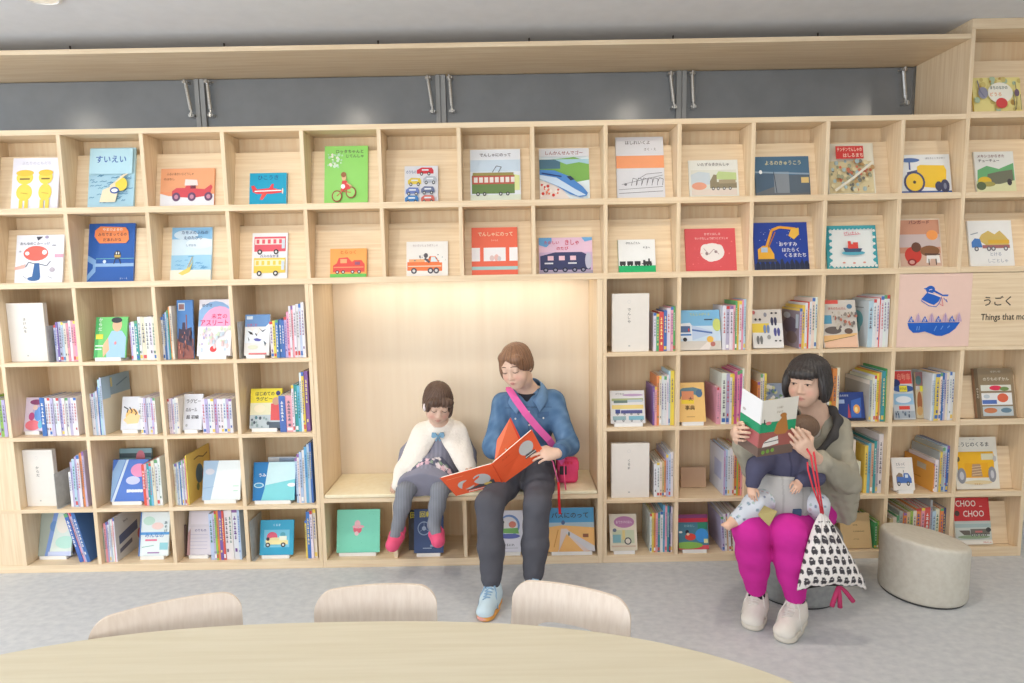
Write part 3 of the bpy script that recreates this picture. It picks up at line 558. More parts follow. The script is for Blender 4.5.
a = [('r', .05, .04, .97, .97, (206, 150, 124)), ('r', .05, .42, .97, .68, (206, 188, 186)), ('r', .05, .04, .97, .30, (214, 180, 160)), ('e', .80, .66, .13, .10, (244, 160, 90)), ('e', .34, .26, .19, .17, (206, 66, 56)), ('e', .42, .42, .11, .10, (110, 70, 56)), ('e', .72, .34, .22, .11, (140, 96, 66)), ('p', [(.62, .10), (.64, .25), (.92, .25), (.94, .10), (.86, .10), (.84, .18), (.72, .18), (.70, .10)], (240, 236, 232)), ('l', [(.60, .28), (.94, .27)], .025, K), ('e', .30, .12, .10, .07, (150, 50, 50)), ('e', .30, .12, .06, .04, (214, 160, 150)), ('l', [(.68, .06), (.68, .18)], .02, K), ('l', [(.84, .06), (.84, .18)], .02, K), ('t', 'パンガード', .52, .925, .075, (110, 50, 56), .56)]
up_book(2, 899, 218.5, 943.5, 268, 'brown picture book with an orange sun and a red carriage', (232, 214, 190), a)
a = [('p', [(.22, .58), (.30, .70), (.46, .78), (.60, .70), (.72, .78), (.84, .66), (.92, .56), (.90, .46), (.4, .46)], (214, 186, 110)), ('r', .44, .50, .92, .58, (226, 180, 70)), ('p', [(.06, .42), (.06, .54), (.14, .62), (.26, .60), (.30, .42)], (80, 130, 196)), ('l', [(.05, .70), (.22, .74)], .02, (150, 160, 170)), ('r', .30, .40, .92, .47, (170, 110, 110))] + wheels((.16, .44, .54, .82), .39, .05, 1.0, (110, 110, 120)) + [('t', 'とける', .58, .27, .075, (170, 176, 190), .42), ('t', 'しごとしゃ', .62, .13, .085, (170, 176, 190), .58)]
up_book(2, 971, 220.5, 1015, 267.5, 'white picture book with a yellow crane lorry and blue cab', (240, 240, 238), a)
# --- over the top in the end unit, and the end unit's lower boards
a = specks(40, (.02, .1, .98, .95), [(214, 196, 120), (236, 220, 150), (180, 200, 170), (200, 160, 90)], 51, .02, .06, 1.4) + [('e', .54, .56, .26, .28, (244, 240, 226)), ('t', 'まちのなかの', .52, .70, .09, (60, 90, 80), .36), ('t', 'どうろ', .44, .52, .10, (240, 150, 60), .3), ('e', .55, .28, .12, .14, (216, 76, 76)), ('e', .18, .56, .10, .16, (150, 150, 170)), ('l', [(.08, .9), (.12, .6), (.2, .45)], .02, (120, 120, 150)), ('l', [(.86, .85), (.88, .5), (.84, .1)], .012, (90, 80, 80)), ('e', .88, .55, .05, .1, (120, 100, 120)), ('l', [(.80, .5), (.82, .08)], .012, (110, 110, 100)), ('l', [(.95, .5), (.94, .08)], .012, (110, 110, 100))]
up_book(0, 975, 77.5, 1023, 112.5, 'yellow map-like picture book on the highest shelf of the end unit', (238, 224, 148), a, 0.012, 'yellow')
a = [('r', .14, .54, .92, .66, (226, 226, 216)), ('e', .52, .60, .16, .05, (226, 60, 90)), ('e', .74, .58, .12, .04, (120, 150, 90)), ('r', .14, .26, .92, .50, (236, 236, 236)), ('r', .15, .28, .52, .36, (90, 120, 190)), ('e', .68, .40, .14, .09, (226, 110, 80)), ('e', .27, .43, .08, .04, (196, 206, 214)), ('r', .14, .04, .92, .23, (196, 206, 210)), ('e', .34, .15, .17, .055, (206, 130, 90)), ('e', .74, .15, .14, .05, (110, 140, 160)), ('t', 'せかいの', .54, .93, .045, (222, 214, 196), .4), ('t', 'のりものずかん', .54, .78, .07, (232, 226, 210), .68), ('r', 0, 0, .08, 1, (116, 98, 76)), ('tv', 'のりもの', .04, .5, .04, (214, 204, 186))]
up_book(4, 978, 368, 1017, 416.5, 'thick grey brown picture book with rows of vehicle photographs', (150, 132, 106), a, 0.024, 'brown')
YT = (246, 188, 44)
a = [('t', 'こうじのくるま', .44, .86, .085, K, .80), ('t', 'さくとえ', .44, .955, .025, (150, 150, 150), .3), ('p', [(.06, .36), (.06, .66), (.10, .72), (.90, .72), (.92, .64), (.90, .38)], YT), ('p', [(.20, .22), (.22, .50), (.76, .50), (.78, .22)], (240, 176, 40)), ('r', .62, .56, .90, .68, (222, 218, 190)), ('p', [(.36, .24), (.40, .48), (.58, .48), (.62, .24)], (186, 150, 120))] + [('l', [(.38, .27+.05*i), (.60, .29+.05*i)], .012, (240, 214, 170)) for i in range(4)] + [('e', .13, .26, .10, .15, (150, 152, 160)), ('e', .84, .28, .09, .15, (150, 152, 160)), ('e', .13, .26, .05, .08, (206, 206, 210)), ('e', .84, .28, .04, .08, (206, 206, 210)), ('e', .07, .58, .04, .05, (110, 96, 70)), ('e', .92, .58, .04, .06, (190, 190, 190)), ('e', .5, .13, .32, .04, (232, 214, 170)), ('t', 'おおきい', .5, .10, .035, (206, 150, 70), .3)]
up_book(5, 957, 437, 1000, 490.5, 'tall white picture book with a front view of a yellow dump truck', (240, 236, 224), a)
RD_ = (214, 64, 66)
a = [('r', 0, .50, 1, 1, RD_), ('t', 'CHOO', .35, .875, .135, (248, 236, 226), .56), ('t', 'CHOO', .55, .655, .135, (248, 236, 226), .58), ('e', .09, .665, .07, .06, (90, 70, 66)), ('r', .72, .80, .80, .82, (240, 190, 180)), ('r', 0, .10, 1, .50, (206, 212, 206)), ('r', 0, .36, 1, .44, (170, 190, 190)), ('p', [(.10, .30), (.40, .30), (.42, .20), (.24, .20)], (110, 104, 96)), ('r', .42, .21, .95, .33, (120, 116, 108)), ('r', .55, .25, .75, .29, (206, 120, 120)), ('e', .92, .31, .07, .05, (70, 70, 70)), ('e', .5, .16, .45, .04, (150, 170, 140))] + wheels((.46, .58, .7, .82), .20, .035, .8) + [('r', 0, 0, 1, .08, (244, 240, 232)), ('t', 'きかんしゃ', .85, .045, .035, (206, 60, 60), .22)]
up_book(6, 956, 497.5, 992, 548, 'red topped book reading CHOO CHOO on the bottom shelf of the end unit', (236, 232, 222), a)

# ------------------------------------------------------------------ books on the storage shelves
LEAN2 = RAD(14)
def low_book(row, x0, yt, x1, yb, label, cover, art, t=0.012, spine=None, stand=True, tilt=LEAN2, Y=None, yaw=0.0, z0=None, name='picture_book', group='books standing face out on the storage shelves'):
    """book propped face out on a storage shelf (row 0..3 from the top)"""
    z = ZL[row] + (0.014 if stand else 0.0015) + t*sin(tilt)
    if z0 is not None: z = z0
    if Y is None:
        d = ray((x0+x1)/2, yb); Y = min(max(d[1]*(z-ZC)/d[2], 3.475), 3.66)
    xa = at(x0, yb, Y)[0]; xb = at(x1, yb, Y)[0]; tn = math.tan(tilt); cl = cell_of((xa+xb)/2, row, False); xa = max(xa, cl[0]); xb = min(xb, cl[1])
    d = ray((x0+x1)/2, yt); k = (Y + (ZC-z)*tn)/(d[1]-d[2]*tn); zt = ZC + d[2]*k; h = (zt-z)/cos(tilt)
    ux = V(cos(yaw), sin(yaw), 0); uy = nrm(V(-sin(tilt)*sin(yaw), sin(tilt)*cos(yaw), cos(tilt)))
    T = frameT((xa, Y, z), *ortho(ux, uy)); w = xb-xa
    ob = tag(book_solid(name, T, w, h, t, cover, art, spine, hard=t > 0.006), label, 'book', group)
    if stand:                       # small white book rest: foot, front lip and back leaf
        mb = MB(); m = 0.018; w2 = w-2*m if w > 0.1 else w*.8; c = (xa+xb)/2
        yb2 = Y + (t+0.003)/cos(tilt)
        mb.box((c-w2/2, Y-0.014, ZL[row]+0.0008), (c+w2/2, yb2+0.05, ZL[row]+0.012))
        mb.box((c-w2/2, Y-0.014, ZL[row]+0.012), (c+w2/2, Y-0.011, ZL[row]+0.022))
        TT = lambda p: V(p[0], yb2+0.004 + p[2]*cos(tilt) + p[1]*sin(tilt), ZL[row]+0.010 + p[1]*cos(tilt) - p[2]*sin(tilt))
        mb.box((c-w2/2, 0, 0), (c+w2/2, h*.7, 0.003), T=TT)
        sl = label.replace('picture book', 'book').split()
        tag(mb.build('book_stand', M['white_card'], origin=(c, Y, ZL[row])), 'white book stand under the ' + ' '.join(sl[:9]), 'book stand', 'white book stands')
    return ob
def section_block(x0, yt, x1, yb, row, text, label, Y, foot=''):
    z = ZL[row]+0.0008; xa, xb = at(x0, yb, Y)[0], at(x1, yb, Y)[0]; cl = cell_of((xa+xb)/2, row, False); xa = max(xa, cl[0]); h = at((x0+x1)/2, yt, Y)[2]-z; w = xb-xa
    mb = MB(); T = frameT((xa, Y, z), V(1, 0, 0), V(0, 0, 1), V(0, -1, 0)); mb.box((0, 0, -0.03), (w, h, 0), (236, 229, 220), T=T)
    g = (120, 116, 110)
    n = len(text); draw_art(mb, [('tv', text, .46, .62, .050, g), ('e', .46, .86, .045, .03, (214, 212, 208)), ('e', .46, .86, .038, .025, (236, 229, 220)), ('r', .44, .09, .49, .115, (190, 188, 184))], T, w, h)
    return tag(mb.build('section_block', M['print'], origin=((xa+xb)/2, Y, z), bevel=0.002), label, 'shelf sign', 'white section blocks')
section_block(9.5, 303, 48.5, 361, 0, 'きけんを', 'tall white section block in the top storage shelf at far left', 3.50)
section_block(20.5, 450, 57.5, 507, 2, 'からだ', 'white section block on the third storage shelf at far left', 3.50)
section_block(612, 293.5, 649, 352.5, 0, 'でんしゃ', 'pale section block beside the bench niche, upper one', 3.475)
section_block(611.5, 443.5, 649, 500.5, 2, 'くるま', 'pale section block beside the bench niche, lower one', 3.475)

def bookend(x, yt, row, label, depth=0.11, bw=.09, Y=3.48, side=-1):
    z = ZL[row]+0.0005; X = at(x, 400, Y)[0] if False else None
    d = ray(x, yt); X = at(x, yt, Y)[0]; h = at(x, yt, Y)[2]-z
    mb = MB(); mb.box((X, Y, z), (X+0.0015, Y+depth, z+h)); mb.box((min(X, X-side*bw), Y, z-0.0003), (max(X, X-side*bw), Y+depth, z))
    return tag(mb.build('bookend', M['bookend'], origin=(X, Y, z), bevel=0.0004), label, 'bookend', 'grey metal bookends')
bookend(45.8, 326, 0, 'grey metal bookend right of the tall white section block at far left', 0.17, .02, Y=3.456)
bookend(237.2, 322, 0, 'grey metal bookend left of the diving birds book', 0.19, .015, Y=3.456)
bookend(53.5, 474, 2, 'grey metal bookend right of the lower white section block', 0.20, .02, Y=3.456)
bookend(249.2, 522, 3, 'grey metal bookend left of the blue book with two little cars', 0.17, .02, Y=3.456)

# rows of spines: each entry colour[:weight[:top y in the photo]]
def spines(row, x0, x1, items, place, Y=3.478, depth=0.185, lean=0.0, marks=True, ytop=None, gap=0.0006, side=None):
    z = ZL[row]+0.0008; yb = 0
    ent = []
    for it in items.split():
        p = it.replace('_', ' ').split(':'); ent.append((p[0], float(p[1]) if len(p) > 1 and p[1] else 1.0, float(p[2]) if len(p) > 2 else None))
    ymid = at(x0, 300, Y)
    zz = lambda x, y: at(x, y, Y)[2]
    # photo y of the shelf line gives x
    def Xof(px):
        d = ray(px, 0); lo = 0
        # find point on the shelf edge line (Y, z) seen at column px
        a = ray(px, 200); b = ray(px, 600)
        s0, s1 = ZC + a[2]*Y/a[1], ZC + b[2]*Y/b[1]
        yy = 200 + (z-s0)*(400)/(s1-s0); return at(px, yy, Y)[0]
    Xa, Xb = Xof(x0), Xof(x1); cl = cell_of((Xa+Xb)/2, row, False); Xa = max(Xa, cl[0]); Xb = min(Xb, cl[1]); tot = sum(e[1] for e in ent); X = Xa; last = ytop; objs = []
    n = len(ent); H0 = None
    for i, (cn, wt, yt) in enumerate(ent):
        w = (Xb-Xa)*wt/tot - gap; last = yt if yt is not None else last
        px = x0 + (x1-x0)*(sum(e[1] for e in ent[:i])+wt/2)/tot
        h = zz(px, last) - z; h += rng.uniform(-.002, .002); d = depth*rng.uniform(.94, 1.04); yo = rng.uniform(0, .006)
        th = lean; sd_ = None
        if side and ((side[0] == 'L' and i == 0) or (side[0] == 'R' and i == n-1)): sd_ = side; d = side[2]
        ux = V(cos(th), 0, -sin(th)); uy = V(sin(th), 0, cos(th)); zoff = max(0, w*sin(th)) if th > 0 else 0
        hh = h/cos(th) if th else h
        T = lambda p, X=X, ux=ux, uy=uy, zo=zoff, yo=yo: V(X, Y+yo, z+zo) + ux*p[0] + uy*p[2] + V(0, 1, 0)*p[1]
        col = tuple(min(255, max(0, c + rng.randint(-7, 7))) for c in CN[cn])
        mb = MB(); b = min(0.0016, w*.18)
        mb.box((0, 0, 0), (w, 0.0018, hh), col, T=T)
        mb.box((0, 0.0018, 0), (b, d, hh), col, T=T); mb.box((w-b, 0.0018, 0), (w, d, hh), col, T=T)
        mb.box((b, 0.0018, 0.002), (w-b, d-0.002, hh-0.002), PAGE, T=T)
        if sd_:
            SL = (lambda p, T=T, d=d: T(V(-p[2], d-p[0], p[1]))) if sd_[0] == 'L' else (lambda p, T=T, w=w: T(V(w+p[2], p[0], p[1])))
            draw_art(mb, sd_[1], SL, d, hh)
        if marks and w > 0.004:
            F = lambda p, T=T: T(V(p[0], -p[2], p[1]))
            dark = sum(col) > 420; ink = INK if dark else (240, 240, 236)
            if rng.random() < .5: ink = rng.choice([(60, 90, 170), (200, 70, 70), (60, 120, 100), (120, 80, 150)]) if dark else (250, 230, 150)
            art = []; y = .90; stop = rng.uniform(.30, .48)
            if rng.random() < .30: art.append(('r', 0, .93, 1, 1, rng.choice([(206, 80, 80), (80, 120, 190), (240, 210, 90), (110, 170, 120), (150, 110, 170)])))
            if rng.random() < .35: art.append(('r', .12, .04, .88, .12, rng.choice([(246, 246, 246), (80, 120, 190), (210, 90, 90), (236, 206, 100)])))
            y = .86; gh = min(.8*w/hh, .07)
            while y > stop:
                q = rng.uniform(.14, .25); art.append(('r', .5-q, y-gh, .5+q, y-gh*.62, ink)); art.append(('r', .5-q*.3, y-gh*.7, .5+q*.3, y, ink)); 
                if rng.random() < .6: art.append(('r', .5-q, y-gh*.3, .5+q*.8, y-gh*.12, ink))
                y -= gh*1.35
            if rng.random() < .4: art.append(('r', .32, .16, .68, .16+gh, ink))
            draw_art(mb, art, F, w, hh)
        ob = mb.build('book', M['print'], origin=T(V(w/2, 0, 0)))
        pos = ORD[i] if i < 16 else f'number {i+1}'
        if n > 3 and i == n-1: pos = 'rightmost'
        thick = 'thin ' if w < .010 else ('thick ' if w > .022 else '')
        fromleft = ' from left' if 0 < i < n-1 or (i == n-1 and n <= 3 and n > 1) else ''
        tag(ob, f'{thick}{cn} book, {pos}{fromleft}, {place}', 'book', 'books in a row, ' + place); objs.append(ob)
        X += w+gap
        if lean: X += 0.0
    return objs
# ---- left block, top storage shelf
spines(0, 55.5, 78, 'lilac:1.2:325 purple:1:322 lilac:1.6 pale_blue:1 cream:1.2:323 pink:1 white:1.2:321 pink:1.3 pink:1.1', 'right of the tall white block', marks=True)
a = [('r', 0, 0, .12, 1, (80, 176, 100)), ('p', [(.40, 0), (.36, .40), (.48, .60), (.52, .66), (.84, .66), (.98, .5), (.98, 0)], (170, 206, 232)), ('e', .68, .80, .15, .16, (232, 186, 150)), ('e', .66, .92, .17, .07, (60, 60, 66)), ('p', [(.30, .02), (.26, .30), (.42, .50), (.48, .2)], (238, 190, 150)), ('r', .04, .46, .26, .58, (236, 226, 80)), ('tv', 'からだ', .16, .82, .085, (240, 250, 240)), ('r', .04, .28, .28, .31, (230, 246, 230)), ('r', .04, .20, .24, .23, (230, 246, 230)), ('e', .66, .36, .04, .04, (240, 160, 160))]
low_book(0, 93.5, 317, 125.5, 359, 'green book with a child in a blue shirt on the cover', (120, 208, 120), a)
spines(0, 131, 157, 'lilac:.7:323 white:1.4:322 teal:1.2:321 white:1.2:317 cream:1.6:317 white:1.4 white:1.4 cream:1.2', 'right of the green book with a child')
spines(0, 159.5, 174.5, 'white:1.2:317 blue:1.2:314 pale_blue:1:312 teal:1:310 orange:.9:307 cream:1.3:306', 'left of the blue sky building book', lean=0)
a = [('r', 0, 0, 1, .34, (150, 90, 80)), ('p', [(.05, .30), (.1, .52), (.3, .5), (.34, .62), (.5, .62), (.52, .5), (.9, .54), (.95, .2)], (70, 60, 80)), ('r', .1, .82, .5, .95, (200, 214, 226)), ('r', .14, .84, .46, .93, (150, 110, 110)), ('r', .55, .5, .62, .75, (150, 100, 100))] + specks(30, (.05, .05, .95, .45), [(90, 60, 60), (206, 130, 110), (110, 80, 90)], 61, .02, .05)
low_book(0, 178, 300, 194, 360, 'dark book with blue sky above a red building', (84, 134, 196), a, stand=False, Y=3.492, tilt=RAD(6))
a = [('e', .5, .55, .62, .42, (150, 186, 226)), ('e', .62, .50, .55, .38, (236, 170, 206)), ('r', 0, 0, 1, .52, (242, 236, 240)), ('t', 'めざせ', .24, .90, .06, (90, 110, 140), .3), ('t', '未来の', .62, .70, .09, (220, 70, 110), .5), ('t', 'アスリート', .48, .585, .10, (214, 50, 100), .84), ('e', .48, .12, .10, .055, (226, 70, 70))] + specks(40, (.06, .1, .96, .5), [(200, 214, 226), (240, 206, 206), (214, 226, 200), (190, 180, 214)], 62, .02, .045)
low_book(0, 197, 299.5, 230.5, 357.5, 'tall white and pink book with a big red katakana title', (240, 234, 240), a, t=.02)
a = [('r', 0, .70, 1, 1, (110, 150, 200)), ('p', [(.05, .7), (.5, .5), (1, .8), (1, .3), (0, .3)], (236, 240, 244)), ('r', .06, .88, .3, .96, (214, 224, 236)), ('t', 'とびこむ', .3, .74, .08, (206, 80, 110), .4), ('p', [(.12, .60), (.30, .56), (.34, .50), (.22, .52)], K), ('p', [(.55, .68), (.70, .60), (.86, .64), (.72, .56)], (90, 90, 100)), ('p', [(.36, .40), (.50, .42), (.70, .38), (.60, .34), (.44, .35)], (96, 96, 170)), ('p', [(.14, .46), (.20, .38), (.18, .34)], K), ('p', [(.76, .36), (.88, .30), (.84, .22)], (90, 100, 110)), ('e', .44, .58, .10, .05, WH), ('p', [(.40, .56), (.52, .50), (.48, .46)], (110, 110, 120)), ('r', .2, .02, .9, .06, (226, 130, 130)), ('e', .35, .20, .2, .05, (226, 226, 200))]
low_book(0, 244, 314.5, 269, 357, 'white book with small birds diving from a blue sky', (236, 232, 228), a)
spines(0, 270.5, 306, 'white:1.3:322 yellow:1.1:321 blue:1.2:320 blue:1.2 blue:1 lilac:1:317 pink:1:312 white:.9:306 pink:.8:306 white:1.1:305 white:1.1:304 pale_blue:1:304 white:1.2:302', 'right of the diving birds book')
# ---- left block, second storage shelf
spines(1, -14, 7.5, 'lime:1:398 pale_blue:1.2:400 blue:1 pale_blue:1 lime:1 lilac:1', 'at the left picture edge')
a = [('e', .55, .86, .34, .08, (150, 80, 120)), ('e', .62, .60, .24, .18, (206, 186, 220)), ('e', .66, .50, .20, .20, (110, 160, 226)), ('e', .34, .44, .14, .12, (200, 90, 140)), ('e', .42, .18, .36, .15, (244, 130, 140)), ('e', .8, .2, .12, .12, (120, 200, 226)), ('p', [(.62, .7), (.9, .74), (.92, .3), (.8, .3)], (120, 170, 236)), ('e', .5, .70, .12, .08, (246, 214, 200))]
low_book(1, 18.5, 397.5, 44, 431.5, 'book with pink and blue children on the cover', (232, 214, 230), a)
spines(1, 42, 78.5, 'blue:1.6:398 white:1:398 white lilac white white lilac white white lilac white white', 'right of the book with pink and blue children')
spines(1, 86.5, 103, 'white:1:394 white:1 pale_blue:1:393 white:1:391 blue:.6:387 pale_blue:1.2:380', 'left of the tall blue-banded book', depth=0.20)
spines(1, 103.2, 105.2, 'pale_blue:1:378', 'tall book with a broad blue-grey band on its cover', depth=0.26, side=('R', [('r', 0, 0, 1, 1, (232, 224, 204)), ('r', 0, .66, 1, 1, (150, 180, 204)), ('r', 0, .62, .28, 1, (170, 200, 226)), ('r', .30, .8, .36, .96, (214, 206, 150)), ('l', [(.5, .8), (.9, .9)], .03, (110, 140, 170))], .26))
a = [('e', .5, .42, .30, .22, (244, 190, 110)), ('p', [(.1, .30), (.4, .5), (.9, .44), (.8, .2), (.3, .18)], (246, 206, 150)), ('l', [(.10, .70), (.3, .62), (.26, .52)], .05, K), ('l', [(.36, .68), (.5, .56), (.44, .5)], .05, K), ('l', [(.56, .62), (.7, .52), (.66, .44)], .05, K), ('e', .86, .55, .06, .06, (70, 70, 90))]
low_book(1, 120.5, 396.5, 142, 430, 'white book with black brush writing and an orange figure', W, a, stand=True)
spines(1, 140.5, 157, 'white:1:398 white lilac white white lilac white', 'right of the brush writing book')
spines(1, 161, 180, 'white:1:399 white lilac white:1:399 white:1.1:398 cream:1.4:398', 'left of the white rules book')
a = [('t', 'ラグビー', .52, .80, .12, K, .76), ('t', 'のルール', .42, .56, .10, K, .6), ('t', '超 初級', .50, .36, .11, K, .66), ('e', .2, .13, .06, .04, (180, 180, 180)), ('r', 0, 0, .05, 1, (226, 222, 216))]
low_book(1, 182.5, 394, 201.5, 430, 'white rules book with large black lettering', W, a)
spines(1, 202.5, 233, 'white:1.2:399 lilac:1:399 white white lilac white white white lilac white', 'right of the white rules book')
a = [('r', 0, 0, 1, .34, (196, 206, 210)), ('r', 0, .34, 1, .64, (232, 226, 190)), ('e', .30, .50, .18, .10, (246, 232, 200)), ('r', .66, .2, 1, .62, (226, 90, 90)), ('e', .82, .68, .12, .10, (206, 160, 130)), ('r', .62, .0, 1, .16, (84, 96, 110)), ('t', 'はじめての', .46, .87, .10, K, .6), ('t', 'ラグビー', .44, .74, .10, K, .56), ('e', .88, .88, .07, .06, (60, 60, 110))] + specks(12, (.04, .04, .6, .28), [(90, 130, 140), (150, 170, 170), (80, 90, 100)], 66, .02, .05)
low_book(1, 249.5, 388.5, 281, 428.5, 'yellow rugby primer with black title', (240, 220, 60), a)
spines(1, 280, 310, 'blue:2:396 pink:2.1:396 white:.7:385 teal:1:385 sky_blue:.9:386 white:.7:373 yellow:.8:372 purple:1.2:371', 'right of the yellow rugby primer')
# ---- left block, third storage shelf
spines(2, 70.5, 87.5, 'white:1:472 lilac:.9:462 pale_blue:1.2:459 lilac:1:457 white:1.2:455 orange:1:453 lilac:.9:452', 'right of the lower white section block', depth=.16)
a = [('r', 0, .8, 1, .9, (90, 110, 120)), ('e', .66, .80, .14, .16, (244, 150, 170)), ('r', .5, .55, .7, .7, (226, 206, 206)), ('p', [(0, .78), (.3, .74), (.3, .6), (0, .6)], (150, 120, 90))]
low_book(2, 114, 448.5, 152, 499, 'large pale blue book with a pink blossom behind the sports book', (156, 196, 210), a, stand=False, Y=3.66, tilt=RAD(8))
a = [('p', [(.1, .9), (.4, .95), (.7, .7), (.3, .5)], (96, 60, 66)), ('e', .5, .35, .4, .25, (60, 60, 100)), ('e', .4, .15, .1, .06, (200, 90, 100))]
low_book(2, 111, 459.5, 122, 501, 'dark red book at the left of the sports book', (120, 64, 72), a, stand=False, Y=3.62, tilt=RAD(8))
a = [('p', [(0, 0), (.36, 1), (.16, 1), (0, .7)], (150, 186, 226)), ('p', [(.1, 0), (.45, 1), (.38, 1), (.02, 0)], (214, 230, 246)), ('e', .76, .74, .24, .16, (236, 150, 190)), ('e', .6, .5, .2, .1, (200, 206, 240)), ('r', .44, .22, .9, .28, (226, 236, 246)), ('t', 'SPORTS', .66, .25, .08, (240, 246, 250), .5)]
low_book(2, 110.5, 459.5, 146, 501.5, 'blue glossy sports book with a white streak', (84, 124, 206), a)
spines(2, 143.5, 162.5, 'red:1.2:465 pink:.9:464 teal:1:464 sky_blue:.9:463 cream:1.2:461 white:1.2:460 white:1:458', 'right of the blue glossy sports book')
spines(2, 163, 189, 'cream:1:464 white:1 pale_blue:1:464 white:1.1:463 blue:1:463 white:1.2:462 lilac:1:461 white:1:460 pink:.7:459 yellow:.9:456', 'left of the pale landscape book', side=('R', [('r', 0, 0, 1, 1, (236, 204, 110)), ('e', .5, .5, .16, .2, (90, 126, 150)), ('l', [(.3, .84), (.5, .86), (.7, .8), (.9, .84)], .03, (150, 120, 70)), ('e', .72, .4, .1, .16, (206, 130, 90)), ('e', .4, .25, .06, .08, (120, 136, 90))], .27))
a = [('e', .5, .5, .16, .22, (70, 110, 140)), ('l', [(.3, .84), (.5, .86), (.7, .8), (.9, .84)], .03, (140, 110, 50)), ('e', .72, .55, .1, .2, (206, 120, 80)), ('e', .4, .25, .06, .08, (90, 110, 60))]
a = [('p', [(0, 0), (0, 1), (.40, 1), (.22, 0)], (170, 196, 220)), ('p', [(.40, 1), (1, 1), (1, 0), (.22, 0)], (234, 240, 240)), ('e', .18, .72, .12, .08, (206, 206, 216)), ('l', [(.02, .3), (.3, .34)], .01, (130, 160, 200)), ('r', .80, .34, .95, .36, (190, 226, 206)), ('r', .82, .22, .94, .24, (190, 226, 206))]  # cover split diagonally, grey blue left and white right
low_book(2, 202, 460.5, 240, 500, 'pale grey blue landscape book with white right half', (206, 222, 232), a)
a = [('r', 0, .0, 1, .98, (240, 242, 246)), ('r', .4, 0, 1, .98, (170, 190, 216))]
low_book(2, 268, 457, 296, 490, 'white and grey book behind the blue ocean book', (222, 228, 236), a, stand=False, Y=3.60, tilt=RAD(8))
a = [('p', [(.36, 1), (1, 1), (1, .5), (.24, .0)], (206, 236, 240)), ('p', [(.30, .4), (1, .55), (1, 0), (.2, 0)], (130, 214, 220)), ('t', 'うみ', .22, .66, .09, WH, .2), ('e', .14, .40, .12, .07, (190, 226, 240)), ('e', .92, .40, .1, .05, WH), ('e', .14, .40, .09, .045, (60, 150, 200))]  # pale turquoise diagonals are glare painted into the cover
low_book(2, 252.5, 462, 294.5, 500.5, 'blue ocean book with a painted turquoise glare', (24, 124, 190), a, spine='yellow')
spines(2, 296.5, 313.5, 'pale_blue:1:458 white:1:454 pale_blue:1.2:452 white:1:450 sky_blue:1.2:447 pale_blue:1:444 blue:.9:443', 'right of the blue ocean book')
# ---- left block, bottom shelf
a = [('p', [(0, 0), (0, 1), (.46, 1), (.22, 0)], (176, 186, 176)), ('p', [(.40, 1), (.54, 1), (.32, 0), (.2, 0)], (130, 160, 220)), ('e', .42, .66, .12, .12, (110, 150, 206)), ('p', [(.54, 1), (1, 1), (1, 0), (.32, 0)], (226, 236, 226)), ('e', .8, .3, .3, .14, (196, 236, 220)), ('e', .7, .7, .2, .2, (244, 236, 222)), ('r', .3, .0, 1, .10, (206, 214, 240))]  # pale right part is glare painted as cover colour
low_book(3, 38, 511, 71, 556, 'big pale green book leaning with painted glare at the bottom left', (214, 226, 214), a)
spines(3, 79.5, 90.5, 'blue:1.4:514 pink:.6:513 lilac:.7:513 blue:1.3:512', 'leaning in the bottom left compartment', lean=RAD(-13), depth=.2)
spines(3, 96.5, 117.5, 'grey:1:528 pink:1.6:524 lilac:1:522 white:1.2:522 pale_blue:1:520 white:1.3:520 pink:.8:519 white:1.1:518', 'left of the white book with blue lettering', side=('R', [('r', 0, 0, 1, 1, (210, 210, 214)), ('p', [(.12, .34), (.12, .54), (.85, .66), (.85, .44)], (90, 102, 140)), ('p', [(.12, .14), (.12, .24), (.6, .32), (.6, .22)], (110, 110, 130)), ('e', .9, .3, .08, .12, (206, 110, 110)), ('t', 'Sport', .40, .80, .07, (100, 100, 116), .5)], .25))
a = [('p', [(.15, .30), (.15, .52), (.9, .68), (.9, .46)], (70, 84, 130)), ('t', 'Sport', .46, .80, .07, (90, 90, 110), .5), ('l', [(.2, .18), (.7, .26)], .05, (90, 90, 120)), ('e', .9, .35, .1, .12, (206, 90, 96)), ('p', [(.6, 1), (1, 1), (1, .8)], (206, 190, 170))]
a = [('r', 0, .48, 1, .54, (90, 160, 220)), ('t', 'みんなの', .5, .47, .10, (60, 120, 190), .7), ('e', .3, .8, .2, .1, (196, 226, 210)), ('e', .6, .68, .2, .08, (246, 214, 206)), ('r', .2, .34, .6, .38, (236, 120, 150)), ('r', .7, .14, .98, .30, (150, 206, 216)), ('l', [(.1, .2), (.5, .24)], .02, (120, 180, 170)), ('r', 0, 0, .04, 1, (70, 120, 190)), ('r', .3, .06, .7, .09, (170, 130, 180)), ('tv', 'あそび', .88, .66, .07, (90, 120, 130))]
low_book(3, 138.5, 512, 168, 556, 'white book with blue lettering with a coloured left edge, bottom shelf', (232, 240, 240), a)
low_book(3, 183.5, 525, 186.3, 557, 'thin dark book left of the pale grey catalogue', (110, 90, 84), [], t=.008, stand=False, Y=3.53, tilt=RAD(6))
a = [('r', .1, .7, .9, .96, (232, 224, 232)), ('r', 0, .655, 1, .66, (190, 184, 200)), ('t', 'のりもの', .5, .56, .06, (110, 100, 150), .5)] + [('r', .1, .14+.08*i, .8, .15+.08*i, (190, 184, 204)) for i in range(5)] + [('p', [(.0, 0), (.0, .5), (.1, .6), (.12, 0)], (190, 150, 150))]
low_book(3, 187, 511, 212, 555, 'pale grey catalogue on the bottom shelf left of the white spines', (224, 216, 222), a)
